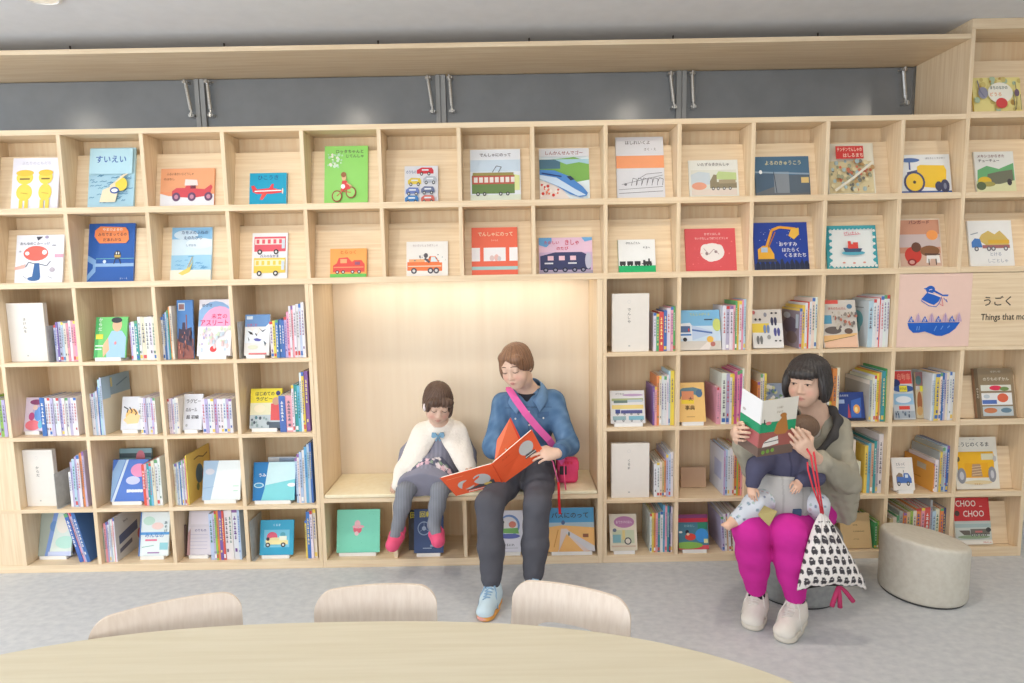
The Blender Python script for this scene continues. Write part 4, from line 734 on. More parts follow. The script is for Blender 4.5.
spines(3, 211, 242, 'pale_blue:1.4:514 lilac:.8:513 lime:.7:511 orange:.8:511 purple:1.2:511 red:.8:511 white:1.6:511 white:1.4:510 white:2:509 pale_blue:.9:509', 'right of the pale grey catalogue')
a = [('r', .12, .22, .88, .72, (120, 200, 226)), ('e', .36, .52, .16, .14, (226, 96, 120)), ('e', .46, .40, .3, .10, (240, 226, 170)), ('r', .18, .30, .84, .42, (246, 232, 170)), ('e', .68, .58, .08, .07, (90, 170, 190)), ('r', .58, .42, .8, .54, (236, 240, 220))] + wheels((.24, .70), .29, .07, .95) + [('e', .24, .46, .05, .05, (90, 60, 70)), ('t', 'くるま', .5, .86, .07, (190, 226, 240), .4)]
low_book(3, 259.5, 520, 293, 555, 'blue book with two little cars and a bookend at its left', (54, 168, 206), a)
spines(3, 306, 317.5, 'yellow:.7:521 blue:1.4:512 white:1:511 cream:1.2:510', 'at the right end of the left bottom shelf')
# ---- under the bench
zb = 0.046
a = [('e', .48, .66, .07, .09, (244, 190, 196)), ('e', .48, .54, .10, .10, (236, 110, 130)), ('e', .46, .44, .05, .05, (244, 206, 206)), ('e', .50, .60, .14, .04, (244, 180, 190))] + specks(10, (.1, .1, .9, .9), [(110, 206, 176)], 71, .006, .01)
low_book(3, 336.5, 509.5, 379.5, 552.5, 'mint green book with a small pink figure under the bench', (132, 222, 194), a, spine='green', t=.014)
a = [('r', 0, .78, 1, 1, (60, 60, 56)), ('t', '回', .3, .87, .15, (236, 220, 70), .4), ('e', .4, .6, .25, .09, (70, 74, 80))]
low_book(3, 409, 510, 424, 552, 'black book with a yellow character behind the navy wheel book', (66, 64, 66), a, stand=False, Y=3.56, tilt=RAD(9))
a = [('t', '回転', .40, .88, .14, (236, 220, 80), .6), ('e', .34, .56, .22, .16, (150, 170, 196)), ('e', .34, .56, .19, .135, (66, 86, 128)), ('e', .34, .56, .07, .05, (170, 186, 206)), ('l', [(.34, .56), (.34, .70)], .015, (150, 170, 196)), ('l', [(.34, .56), (.50, .50)], .015, (150, 170, 196)), ('l', [(.34, .56), (.2, .49)], .015, (150, 170, 196)), ('l', [(.5, .66), (.7, .74), (.8, .7)], .015, (150, 170, 196)), ('r', .3, .10, .6, .12, (170, 186, 206)), ('r', .55, .14, .9, .19, (150, 170, 196))]
low_book(3, 414, 509, 443.5, 553, 'navy book about wheels with yellow title under the bench', (66, 86, 128), a)
a = [('e', .48, .64, .40, .26, (130, 160, 210)), ('e', .46, .63, .34, .22, (236, 232, 236)), ('e', .6, .66, .14, .08, (226, 140, 120)), ('e', .30, .66, .10, .11, (240, 236, 232)), ('e', .26, .72, .03, .03, K), ('p', [(.1, .46), (.14, .56), (.8, .58), (.84, .44)], (130, 186, 110)), ('e', .48, .38, .40, .06, (110, 120, 190)), ('t', 'はるにれ', .46, .17, .06, (110, 110, 120), .7), ('r', .1, .09, .8, .10, (170, 170, 176))]
low_book(3, 497, 510.5, 523.5, 552, 'white book with a round animal picture between the legs under the bench', (238, 236, 246), a)
a = [('r', 0, .62, 1, 1, (88, 160, 206)), ('r', 0, .54, 1, .66, (170, 190, 200)), ('p', [(0, 0), (0, .56), (.3, .60), (1, .54), (1, 0)], (240, 186, 116)), ('p', [(.22, .0), (.28, .52), (.40, .52), (.9, .02), (.76, 0), (.40, .40), (.2, 0)], (224, 206, 200)), ('p', [(.36, .44), (.9, .0), (1, .0), (1, .12), (.46, .46)], (214, 210, 214)), ('e', .33, .66, .04, .05, (90, 110, 150)), ('r', .75, .32, .87, .40, (150, 96, 70)), ('t', 'バスにのって', .48, .83, .13, (70, 70, 60), .84), ('e', .45, .40, .02, .05, (120, 130, 120)), ('l', [(.12, .1), (.22, .5)], .02, (214, 150, 80))]
low_book(3, 548.5, 507.5, 595, 551.5, 'orange desert picture book with blue sky under the bench end', (240, 186, 116), a)
# ---- right block, top storage shelf
spines(0, 653.5, 677, 'white:.9:313 green:.8:314 red:1.4:312 blue:1:310 white:1.1:308 pink:.8:307 green:.6:306', 'right of the upper pale section block')
a = [('r', 0, .60, 1, 1, (130, 186, 222)), ('r', 0, .0, 1, .22, (214, 206, 196)), ('p', [(.02, .28), (.02, .66), (.28, .68), (.32, .62), (.32, .22)], (226, 230, 236)), ('p', [(.32, .62), (.80, .46), (.82, .40), (.32, .24)], (190, 206, 230)), ('r', .04, .44, .28, .60, (90, 110, 150)), ('r', .04, .36, .30, .40, (60, 120, 190)), ('l', [(.32, .50), (.80, .42)], .04, (90, 120, 180)), ('p', [(.46, 0), (.78, .30), (.86, .30), (.7, 0)], (232, 222, 214)), ('e', .92, .62, .10, .16, (206, 214, 120)), ('e', .74, .26, .08, .08, (240, 190, 90)), ('e', .80, .14, .06, .06, (190, 120, 110)), ('t', 'でんしゃがくる', .52, .89, .07, (206, 206, 110), .8), ('r', .62, .74, .82, .77, (70, 80, 100)), ('e', .14, .26, .05, .05, K), ('e', .24, .50, .02, .04, (206, 80, 80))]
low_book(0, 679.5, 310, 721.5, 350.5, 'wide picture book with a pale blue commuter train', (206, 222, 236), a, stand=False)
spines(0, 722.5, 748, 'white:1.4:306 lilac:1.4:306 white:1.4:306 pink:.8:305 green:.8:301 yellow:.8:301 white:1:301 pink:.8:300 pale_blue:.9:299', 'right of the commuter train book')
a = [('r', 0, .40, .56, .64, (244, 214, 90)), ('r', 0, .64, 1, 1, (222, 214, 206)), ('r', 0, 0, 1, .40, (236, 234, 232)), ('r', .56, .40, 1, .64, (236, 234, 232))]
for x, y, c in ((.72, .70, (70, 70, 96)), (.80, .42, (90, 90, 150)), (.22, .22, (130, 130, 130)), (.46, .50, (130, 150, 190))):
    for dx in (-.055, .055): a += [('e', x+dx, y, .05, .10, c), ('e', x+dx, y-.08, .035, .04, c)]
a += [('e', .12, .74, .04, .03, K), ('e', .26, .74, .04, .03, K), ('e', .66, .9, .04, .025, K), ('e', .8, .9, .04, .025, K), ('e', .44, .86, .05, .06, (150, 150, 160)), ('e', .74, .18, .04, .02, K), ('e', .88, .18, .04, .02, K), ('e', .52, .28, .06, .06, (170, 170, 170)), ('e', .06, .92, .05, .05, (206, 110, 110))]
low_book(0, 753.5, 309.5, 784, 348, 'white and yellow book covered with footprints', W, a, stand=False)
spines(0, 799, 819.5, 'lilac:1.0:309 yellow:1.2:305 white:1:303 red:.6:302 white:1:302 cream:1.2:298 white:1:297', 'right of the footprints book', depth=.22, side=('L', [('r', 0, 0, 1, 1, (150, 138, 150)), ('r', 0, .94, 1, 1, (236, 206, 110)), ('e', .5, .55, .4, .22, (110, 100, 120)), ('e', .6, .25, .3, .16, (126, 110, 110)), ('r', .8, .5, .95, .85, (190, 200, 214)), ('e', .3, .8, .2, .08, (200, 206, 220))], .23))
a = [('r', .04, .0, .98, .26, (240, 196, 166)), ('p', [(.02, .10), (.98, .26), (.98, .30), (.02, .24)], (236, 190, 130)), ('r', .12, .92, .5, 1, (226, 96, 86)), ('r', .02, .50, .28, .68, (96, 160, 190)), ('e', .82, .86, .08, .05, (90, 130, 160)), ('e', .3, .36, .24, .08, (110, 100, 96)), ('e', .74, .34, .12, .06, (110, 90, 80)), ('l', [(.02, .12), (.9, .24)], .012, (110, 90, 70)), ('t', 'まちのたんけん', .46, .82, .06, (190, 90, 80), .5)] + specks(46, (.3, .4, .98, .74), [(150, 140, 130), (206, 196, 180), (120, 110, 110), (190, 120, 100)], 77, .015, .04)
low_book(0, 824, 300, 859, 348, 'orange and grey picture book of a crowded street scene', (214, 206, 196), a, stand=False)
spines(0, 868, 888.5, 'pale_blue:1.6:301 white:1:299 white:1:298 red:.4:298 white:1.1:296 white:1.1:295 white:1:295', 'right of the crowded street book', depth=.24, side=('L', [('r', 0, 0, 1, 1, (214, 224, 230)), ('e', .55, .58, .24, .2, (120, 190, 204)), ('e', .5, .4, .2, .12, (150, 206, 214)), ('r', .3, .84, .8, .86, (150, 160, 170))], .25))
# ---- right block, second storage shelf
a = [('r', .04, .68, .96, .76, (170, 180, 130)), ('r', .04, .44, .96, .56, (236, 210, 130)), ('e', .66, .86, .3, .04, (190, 160, 190)), ('r', .1, .62, .5, .70, (110, 130, 120)), ('r', .5, .64, .94, .72, (190, 200, 206)), ('r', .14, .30, .28, .42, (70, 80, 140)), ('r', .3, .30, .92, .40, (90, 90, 140)), ('r', .06, .10, .44, .22, (150, 176, 180)), ('r', .52, .10, .96, .22, (130, 180, 196)), ('t', 'のりもの', .28, .90, .06, (150, 150, 150), .4)] + wheels((.2, .4, .6, .8), .28, .03, 1) + wheels((.12, .36, .6, .88), .08, .03, 1)
low_book(1, 611, 390.5, 645.5, 424.5, 'white book with rows of trucks and trains', (226, 222, 220), a)
spines(1, 653, 678, 'purple:.8:387 pink:.9:387 orange:1.1:376 cream:1:376 white:1.2:376 white:1.2:376 white:.9:375 pale_blue:.8:371 yellow:1.8:371', 'right of the rows of trucks book')
a = [('p', [(.02, .78), (.2, .86), (.6, .88), (.9, .82), (.9, .66), (.5, .7), (.1, .64)], (110, 140, 150)), ('r', .16, .56, .6, .78, (226, 150, 110)), ('r', .14, .46, .6, .56, (246, 214, 70)), ('e', .8, .72, .12, .1, (90, 120, 150)), ('t', '大', .48, .58, .10, K, .2), ('t', '事典', .44, .36, .12, (110, 80, 50), .46), ('r', .3, .12, .6, .14, (206, 160, 100)), ('e', .06, .62, .06, .05, K)]
low_book(1, 678.5, 382.5, 706, 424.5, 'orange encyclopedia with bold black characters', (244, 200, 126), a, t=.02)
spines(1, 717, 746, 'pink:.7:388 pink:.7:388 white:1.6:373 lilac:1.2:374 white:.8:374 yellow:.7:374 magenta:1:372 pink:.8:371 magenta:.9:370 white:.6:369', 'right of the orange encyclopedia', depth=.22)
spines(1, 757, 766, 'orange:1.2:382 cream:1:374 white:.8:374 yellow:1:374', 'behind the open green book', depth=.2)
a = specks(40, (.05, .4, .95, .95), [(90, 120, 170), (200, 200, 150), (120, 150, 110), (230, 226, 220)], 81, .02, .06) + [('r', 0, 0, 1, .3, (60, 80, 150)), ('r', .1, .44, .4, .6, (236, 206, 110))]
low_book(1, 766, 383, 800, 424, 'blue patterned book behind the woman in the grey jacket', (150, 160, 180), a, stand=False)
spines(1, 827, 838.5, 'white:.8:402 yellow:.9:402 orange:1.5:369 cream:1:368', 'right of the black bobbed hair', depth=.2)
a = [('p', [(.38, .1), (.44, .6), (.5, .1)], (190, 80, 90)), ('p', [(.5, .1), (.54, .7), (.9, .8), (.86, .1)], (70, 110, 190)), ('e', .72, .40, .12, .16, (244, 170, 90)), ('e', .70, .38, .06, .09, (250, 226, 160)), ('t', 'よるのまち', .26, .88, .07, (226, 230, 240), .46), ('r', .06, .6, .3, .74, (170, 190, 226)), ('r', 0, 0, 1, .08, (50, 50, 70))]
low_book(1, 837.5, 392, 865.5, 420.5, 'dark blue night city book with a glowing orange door', (54, 74, 140), a, stand=False)
spines(1, 869, 888, 'grey:1.2:381 cream:1:378 white:1:376 yellow:1:374 orange:.6:373 tan:.7:372 teal:1.6:371 green:.7:369', 'right of the night city book', depth=.24, side=('L', [('r', 0, 0, 1, 1, (190, 184, 176)), ('r', 0, .9, 1, 1, (236, 226, 214)), ('r', .1, .2, .9, .6, (176, 170, 164))], .26))
bookobj = [('r', .02, .72, .98, .98, (222, 76, 70)), ('t', '自動車', .62, .86, .14, (240, 150, 130), .6), ('e', .2, .74, .22, .08, (50, 60, 110)), ('e', .55, .62, .5, .07, (60, 90, 150)), ('r', .36, .56, .72, .68, (236, 220, 70)), ('t', 'のりもの', .54, .62, .06, (90, 90, 60), .3), ('r', .06, .30, .96, .52, (150, 190, 220)), ('e', .5, .40, .36, .07, (226, 230, 236)), ('r', .26, .20, .76, .27, (226, 80, 70)), ('r', .04, .03, .96, .17, (170, 180, 190))] + specks(12, (.06, .04, .94, .16), [(80, 90, 110), (120, 140, 160)], 84, .02, .04)
low_book(1, 894.5, 370, 916, 419.5, 'red and blue vehicle magazine with a yellow label', (206, 210, 214), bookobj, stand=False)
a = [('r', 0, .7, 1, 1, (150, 110, 110)), ('e', .4, .82, .4, .1, (90, 120, 120)), ('r', .6, .58, 1, .7, (236, 226, 70)), ('e', .5, .34, .34, .24, (176, 110, 70)), ('e', .5, .16, .4, .1, (214, 170, 110)), ('r', 0, .62, .5, .70, (206, 200, 196))]
low_book(1, 916.5, 372, 923.6, 420, 'brown vehicle magazine half hidden by spines', (214, 196, 160), a, stand=False, Y=3.53, tilt=RAD(8))
spines(1, 930.5, 958, 'white:.8:374 pale_blue:.8:374 yellow:1.8:374 cream:1:373 blue:.9:373 lilac:1:373 cream:1:373 white:1:372 white:1.2:372', 'right of the two vehicle magazines')
# ---- right block, third storage shelf
spines(2, 654, 677, 'white:1.2:464 white:1.2:463 cream:1:462 tan:.9:462 orange:.8:461 lilac:1:455 pale_blue:1:454 white:1.1:452', 'right of the lower pale section block', depth=.24)
a = [('r', .03, .97, .97, .985, (170, 140, 120))]
low_book(2, 681, 467, 706, 494, 'plain birch coloured panel book lying back in the empty compartment', (206, 176, 146), a, stand=False, Y=3.62, tilt=RAD(8))
spines(2, 723.5, 748, 'lilac:1:451 pale_blue:1:450 white:1.3:450 white:1.2:449 cream:.9:449 orange:1.4:450 lime:.6:450 orange:1.2:450 pink:.8:450', 'left of the baby, third storage shelf', depth=.24, side=('L', [('r', 0, 0, 1, 1, (216, 222, 238)), ('r', .35, .3, .85, .7, (180, 190, 226))], .25))
spines(2, 844.5, 860, 'cream:2.6:440 cream:1.6:462', 'right of the grey jacket, third storage shelf', depth=.2)
spines(2, 864, 886.5, 'yellow:1:446 sky_blue:.9:444 tan:.8:444 teal:.8:441 grey:.7:441 white:1.4:434', 'right of the two wide cream spines', depth=.25)
a = [('p', [(.16, .22), (.16, .44), (.30, .54), (.46, .50), (.50, .30)], (150, 130, 110)), ('p', [(.18, .22), (.20, .42), (.5, .40), (.52, .52), (.74, .52), (.88, .36), (.88, .22)], (84, 120, 190)), ('r', .58, .38, .72, .48, (214, 226, 240))] + wheels((.26, .70), .2, .075, .9) + [('t', 'とらっく', .40, .80, .09, (110, 110, 120), .4), ('l', [(.52, .54), (.52, .62)], .02, K), ('r', .2, .68, .6, .70, (206, 206, 206))]
low_book(2, 894, 457.5, 915, 492, 'small white book with a blue dump truck', (240, 234, 228), a, stand=True, t=.008)
spines(2, 933, 953, 'orange:.5:464 white:1.5:460 grey:.5:452 yellow:1:452 grey:1.1:448 pale_blue:1:447 blue:1.1:446', 'right of the small dump truck book', depth=.25, side=('L', [('r', 0, 0, 1, 1, (240, 176, 84)), ('r', .45, .66, .75, .86, (206, 196, 180)), ('e', .1, .45, .14, .12, (90, 90, 96)), ('l', [(.2, .3), (.6, .34)], .02, (206, 140, 60))], .27))
# ---- right block, bottom shelf
a = [('e', .54, .78, .38, .16, (190, 130, 170)), ('t', 'おでかけのほん', .54, .78, .08, (236, 214, 226), .6), ('r', .1, .2, .9, .56, (200, 206, 176)), ('r', .1, .22, .4, .44, (130, 176, 186)), ('e', .66, .26, .13, .10, (70, 70, 76)), ('e', .66, .26, .09, .07, (222, 214, 200)), ('e', .18, .56, .07, .05, (110, 120, 140)), ('r', .46, .3, .56, .56, (226, 206, 140)), ('r', .06, .10, .94, .14, (214, 190, 166))]
low_book(3, 610.5, 514, 637.5, 552.5, 'cream book with a purple oval title and a wheel', (226, 216, 196), a)
spines(3, 650, 677, 'white:.8:514 yellow:.8:513 orange:.8:513 pink:.9:513 teal:1:513 white:1.1:512 sky_blue:.9:505 pink:.9:506 teal:.8:506 navy:.7:506 white:.8:507', 'right of the cream book with purple oval', depth=.22)
a = [('r', 0, .78, 1, .90, (222, 70, 90)), ('r', 0, .0, 1, .12, (222, 90, 100)), ('r', 0, .12, 1, .78, (80, 130, 150)), ('e', .3, .12, .5, .10, (140, 186, 90)), ('r', .66, .58, .98, .78, (60, 140, 110)), ('e', .78, .40, .22, .20, (70, 150, 222)), ('e', .40, .36, .18, .10, (222, 80, 70)), ('e', .30, .50, .06, .06, (60, 50, 60)), ('e', .32, .44, .05, .04, (240, 206, 180)), ('e', .08, .5, .06, .03, WH), ('t', 'おはなし', .38, .68, .07, (150, 200, 210), .4), ('r', .84, .18, .98, .3, (230, 226, 170)), ('r', 0, .90, 1, 1, (150, 80, 130))]
low_book(3, 679, 514.5, 709, 551, 'teal picture book with red bands and a blue animal shape', (206, 90, 110), a)
spines(3, 722.5, 740, 'lilac:1.2:517 white:1:514 tan:.7:514 white:1:513 brown:.7:513 white:1:513 pink:.6:513 white:1.2:512', 'right of the teal picture book with red bands', depth=.24, lean=RAD(-4))
a = [('t', 'BOOK', .5, .66, .035, (120, 96, 70), .3), ('t', 'PLAYGROUND', .6, .48, .035, (120, 96, 70), .6), ('t', 'のりもの', .5, .26, .035, (120, 96, 70), .3)]
low_book(3, 842, 513, 872, 551, 'tan wood coloured book with small dark lettering on the bottom shelf', (222, 190, 142), a, stand=False, t=.02)
spines(3, 874, 880.5, 'green:1.6:523 lime:1:521', 'between the tan lettered book and the round stool')
spines(3, 889, 953, 'tan:1:519 cream:1:518 green:.8:516 grey:1:512 orange:1:513 tan:1:512 lime:.8:511 cream:1:511 orange:1.4:509 pink:1:508 red:1.6:508 grey:.6:500 pale_blue:1:511 cream:1.2:509 orange:1:508 navy:.8:508', 'behind the pale round stool', depth=.25)
#@@FURN
# ------------------------------------------------------------------ table, chairs, stools
TZ = 0.705
def superell(xc, yc, a, b, n, N=96):
    return [(xc + a*abs(cos(t))**(2/n)*(1 if cos(t) >= 0 else -1), yc + b*abs(sin(t))**(2/n)*(1 if sin(t) >= 0 else -1)) for t in [2*pi*i/N for i in range(N)]]
tb = thing('reading_table', 'large pale yellow oval reading table in the foreground', 'table', (-.5, .8, 0))
mb = MB(); o_ = superell(-.5, .8, 1.4, .893, 2.5)
rings = [(0.985, TZ-0.032), (0.998, TZ-0.026), (1.0, TZ-0.004), (0.997, TZ)]
vs = []; fs = []; N = len(o_)
for s, z in rings: vs += [(-.5+(x+.5)*s, .8+(y-.8)*s, z) for x, y in o_]
for r in range(3):
    for k in range(N): fs.append((r*N+k, r*N+(k+1) % N, (r+1)*N+(k+1) % N, (r+1)*N+k))
fs.append(tuple(range(N-1, -1, -1))); fs.append(tuple(3*N+k for k in range(N)))
mb.mesh(vs, fs); mb.build('table_top', M['table'], tb)
for x, y in ((-1.35, 1.2), (.35, 1.2), (-1.35, .35), (.35, .35)):
    mb = MB(); mb.tube([(x, y, 0), (x, y, TZ-.033)], [.024, .032], 20); mb.build('leg', M['wood_v'], tb, smooth=False)
def chair(pl, pr, label):
    """ply chair; pl, pr = left and right end of the back's top edge, seat towards the table"""
    pl, pr = V(*pl), V(*pr); c = (pl+pr)/2; u = nrm(pr-pl); w = np.linalg.norm(pr-pl); n = V(u[1], -u[0]) # towards camera side
    if n[1] > 0: n = -n
    root = thing('ply_chair', label, 'chair', (c[0]+n[0]*.2, c[1]+n[1]*.2, 0), 'bent ply chairs tucked under the table')
    P = lambda s, d, z: V(c[0]+u[0]*s+n[0]*d, c[1]+u[1]*s+n[1]*d, z)
    ztop, zbot = .742, .475; th = .011; NC = 44
    def bow(s): return .020*((2*s/w)**2-1)        # ends come forward
    def col_lim(t):                                 # t in -1..1 -> list of (z0, z1)
        r = .055/(w/2); d = abs(t)-(1-r)
        top = ztop - (0 if d <= 0 else .055*(1-math.sqrt(max(0, 1-(d/r)**2)))) - .006*t*t
        bot = zbot + (0 if d <= 0 else .03*(1-math.sqrt(max(0, 1-(d/r)**2))))
        hw = .62; q = abs(t)/hw
        if q < 1:
            e = math.sqrt(1-q**4); mid = .583; return [(mid+.045*e, top), (bot, mid-.045*e)]
        return [(.583, top), (bot, .583)]
    mb = MB(); ts = [-cos(pi*i/NC) for i in range(NC+1)]
    for band in (0, 1):
        vs = []; fs = []
        for t in ts:
            z0, z1 = col_lim(t)[band]; s = t*w/2; rake = lambda z: -.05*(z-.47)/.27
            for z, dd in ((z0, 0), (z1, 0), (z1, th), (z0, th)): vs.append(P(s, bow(s)+rake(z)-dd+.05, z))
        for i in range(NC):
            for k in range(4): fs.append((i*4+k, i*4+(k+1) % 4, i*4+4+(k+1) % 4, i*4+4+k))
        fs.append((3, 2, 1, 0)); e = NC*4; fs.append((e, e+1, e+2, e+3)); mb.mesh(vs, fs)
    mb.build('backrest', M['ply'], root)
    mb = MB(); pts = superell(0, .235, w*.5, .195, 4, 40)
    mb.prism(pts, lambda p: P(p[0], p[1], p[2] + .010*((p[1]-.235)/.195)**2), .428, .440); mb.build('seat', M['ply'], root)
    for sx in (-1, 1):
        mb = MB(); s = sx*(w/2-.04)
        mb.tube([P(s, .40, .428), P(s*1.06, .42, .006)], .011, 12); mb.build('leg', M['steel'], root)
        mb = MB(); mb.tube([P(s*1.06, .02, .006), P(s, .06, .30), P(s, .045, .45), P(s, .043+bow(s)+.014, .56)], .011, 12); mb.build('leg', M['steel'], root)
    return root
chair((-1.215, 1.652), (-.850, 1.815), 'bent ply chair at the left of the three behind the table')
chair((-.618, 1.795), (-.247, 1.822), 'bent ply chair in the middle of the three behind the table')
chair((-.010, 1.852), (.335, 1.712), 'bent ply chair with open back at the right, in front of the sneakers')

def stool(c, r, mat, label, slope, z0=.285, az=0.0):
    root = thing('round_stool', label, 'stool', (c[0], c[1], 0), 'low round stools with slanted tops')
    def fn(p):
        top = z0 + slope[0]*p[0] + slope[1]*p[1]
        return V(p[0], p[1], .012 + (top-.012)*p[2])
    mb = MB(); prof = [(r*.985, 0)] + [(r, .04), (r, .5), (r*1.0, .90), (r*.995, .945), (r*.975, .975), (r*.93, .992), (r*.85, 1.0), (r*.4, 1.004), (r*.02, 1.004)]
    mb.lathe(prof, (c[0], c[1], 0), 72, fn=fn); mb.build('upholstered_body', mat, root, smooth=True)
    mb = MB(); mb.lathe([(r*.95, 0.0), (r*.95, .013)], (c[0], c[1], 0), 48); mb.build('base', M['rubber'], root)
    return root
stool((2.128, 3.085), .200, M['stool'], 'pale grey round stool with slanted top, standing empty at the right', (-.15, -.05), .300)
stool((1.475, 3.13), .225, M['stool_dark'], 'grey round stool the woman in magenta trousers sits on', (.04, .10), .335)
#@@PEOPLE
# ------------------------------------------------------------------ continuous bodies: blended distance fields turned into one mesh
class F3:
    """a field of smoothly blended limbs; meshed by surface nets"""
    def __init__(s): s.p = []
    def cap(s, a, b, ra, rb=None, k=.02, op='+', col=(255, 255, 255)): s.p.append(('c', V(*a), V(*b), ra, ra if rb is None else rb, k, op, col)); return s
    def chain(s, pts, rs, k=.02, col=(255, 255, 255), op='+'):
        for i in range(len(pts)-1): s.cap(pts[i], pts[i+1], rs[i], rs[i+1], k, op, col)
        return s
    def ell(s, c, r, R=None, k=.02, op='+', col=(255, 255, 255)): s.p.append(('e', V(*c), V(*r), np.eye(3) if R is None else R, 0, k, op, col)); return s
    def box(s, c, h, R=None, rd=.01, k=.01, op='+', col=(255, 255, 255)): s.p.append(('b', V(*c), V(*h), np.eye(3) if R is None else R, rd, k, op, col)); return s
    def cut(s, p, n, k=.004): s.p.append(('h', V(*p), nrm(n), None, 0, k, '&', None)); return s      # keeps the side n points away from
    def fn(s, f, lo, hi, k=.01, op='+', col=(255, 255, 255)): s.p.append(('f', f, V(*lo), V(*hi), 0, k, op, col)); return s
    def bounds(s, q):
        if q[0] == 'c': m = max(q[3], q[4]); return np.minimum(q[1], q[2])-m, np.maximum(q[1], q[2])+m
        if q[0] == 'e': e = np.sqrt(((q[3]*q[2])**2).sum(1)); return q[1]-e, q[1]+e
        if q[0] == 'b': e = np.abs(q[3])@(q[2]); return q[1]-e, q[1]+e
        if q[0] == 'f': return q[2], q[3]
    @staticmethod
    def dist(q, P):
        if q[0] == 'c':
            a, b = q[1], q[2]; ba = b-a; L = max(ba@ba, 1e-12); pa = P-a; t = np.clip((pa@ba)/L, 0, 1)
            return np.sqrt(((pa - t[..., None]*ba)**2).sum(-1)) - (q[3]+(q[4]-q[3])*t)
        if q[0] == 'e':
            l = (P-q[1])@q[3]/q[2]; k0 = np.sqrt((l**2).sum(-1)); k1 = np.sqrt(((l/q[2])**2).sum(-1)); return k0*(k0-1)/np.maximum(k1, 1e-6)
        if q[0] == 'b':
            l = np.abs((P-q[1])@q[3])-(q[2]-q[4]); return np.sqrt((np.maximum(l, 0)**2).sum(-1)) + np.minimum(l.max(-1), 0) - q[4]
        if q[0] == 'h': return (P-q[1])@q[2]
        if q[0] == 'f': return q[1](P)
    @staticmethod
    def comb(f, d, k, op):
        if op == '+': h = np.maximum(k-np.abs(f-d), 0)/k; return np.minimum(f, d) - h*h*k*.25
        if op == '-': d = -d
        h = np.maximum(k-np.abs(f-d), 0)/k; return np.maximum(f, d) + h*h*k*.25
    def eval(s, P):
        f = np.full(P.shape[:-1], 1.0)
        for q in s.p: f = s.comb(f, s.dist(q, P), q[5], q[6])
        return f
    def mesh(s, h=.005, noise=None, smooth=1):
        bs = [s.bounds(q) for q in s.p if q[6] == '+']
        lo = np.min([b[0] for b in bs], 0)-3*h; hi = np.max([b[1] for b in bs], 0)+3*h
        n = np.ceil((hi-lo)/h).astype(int)+1; ax = [lo[i]+h*np.arange(n[i]) for i in range(3)]
        Fd = np.full(n, 1.0, np.float32)
        for q in s.p:
            b = s.bounds(q) if q[0] != 'h' else (lo, hi); pad = q[5]+3*h
            i0 = np.clip(np.floor((b[0]-pad-lo)/h).astype(int), 0, n-1); i1 = np.clip(np.ceil((b[1]+pad-lo)/h).astype(int)+1, 1, n)
            sl = tuple(slice(i0[i], i1[i]) for i in range(3))
            G = np.stack(np.meshgrid(*[ax[i][sl[i]] for i in range(3)], indexing='ij'), -1)
            Fd[sl] = s.comb(Fd[sl], s.dist(q, G), q[5], q[6])
        if noise is not None:
            I = np.argwhere(np.abs(Fd) < 4*h); P = lo+I*h; Fd[tuple(I.T)] += noise(P)
        ins = Fd < 0
        off = [(i, j, k) for i in (0, 1) for j in (0, 1) for k in (0, 1)]
        c = sum(ins[i:n[0]-1+i, j:n[1]-1+j, k:n[2]-1+k].astype(np.int8) for i, j, k in off)
        act = np.argwhere((c > 0) & (c < 8)); idx = np.full(tuple(n-1), -1, np.int32); idx[tuple(act.T)] = np.arange(len(act))
        val = np.stack([Fd[act[:, 0]+i, act[:, 1]+j, act[:, 2]+k] for i, j, k in off], 1)
        acc = np.zeros((len(act), 3)); cnt = np.zeros(len(act)); oa = np.array(off, float)
        for a in range(8):
            for b in range(a+1, 8):
                if abs(oa[a]-oa[b]).sum() != 1: continue
                va, vb = val[:, a], val[:, b]; m = (va < 0) != (vb < 0); t = np.where(m, va/np.where(m, va-vb, 1), 0)
                acc += m[:, None]*(oa[a]+t[:, None]*(oa[b]-oa[a])); cnt += m
        vs = lo + (act + acc/cnt[:, None])*h
        quads = []
        for d in range(3):
            u, w = (d+1) % 3, (d+2) % 3
            sl0 = [slice(1, -1)]*3; sl0[d] = slice(0, n[d]-1); sl1 = list(sl0); sl1[d] = slice(1, n[d])
            A, B = ins[tuple(sl0)], ins[tuple(sl1)]
            E_ = np.argwhere(A != B); st = A[tuple(E_.T)]; base = E_.copy()
            for q in range(3):
                if q != d: base[:, q] += 1
            eu = np.zeros(3, int); eu[u] = 1; ew = np.zeros(3, int); ew[w] = 1
            ii = [idx[tuple((base-x).T)] for x in (eu+ew, ew, eu*0, eu)]
            qd = np.stack(ii, 1); qd[~st] = qd[~st][:, ::-1]; quads.append(qd)
        qs = np.concatenate(quads)
        qs = qs[(qs >= 0).all(1)]
        for _ in range(smooth):
            e = np.concatenate([qs[:, [0, 1]], qs[:, [1, 2]], qs[:, [2, 3]], qs[:, [3, 0]]]); sm = np.zeros_like(vs); ct = np.zeros(len(vs))
            for a, b in ((0, 1), (1, 0)):
                np.add.at(sm, e[:, a], vs[e[:, b]]); np.add.at(ct, e[:, a], 1)
            vs = .5*vs + .5*sm/np.maximum(ct, 1)[:, None]
        return vs, qs
    def colors(s, P):
        best = np.full(len(P), 9.0); col = np.zeros((len(P), 3))
        for q in s.p:
            if q[6] != '+': continue
            d = s.dist(q, P); m = d < best; best[m] = d[m]; col[m] = q[7]
        return col
def srgb_lin(c):
    c = np.clip(c/255.0, 0, 1); return np.where(c <= .04045, c/12.92, ((c+.055)/1.055)**2.4)
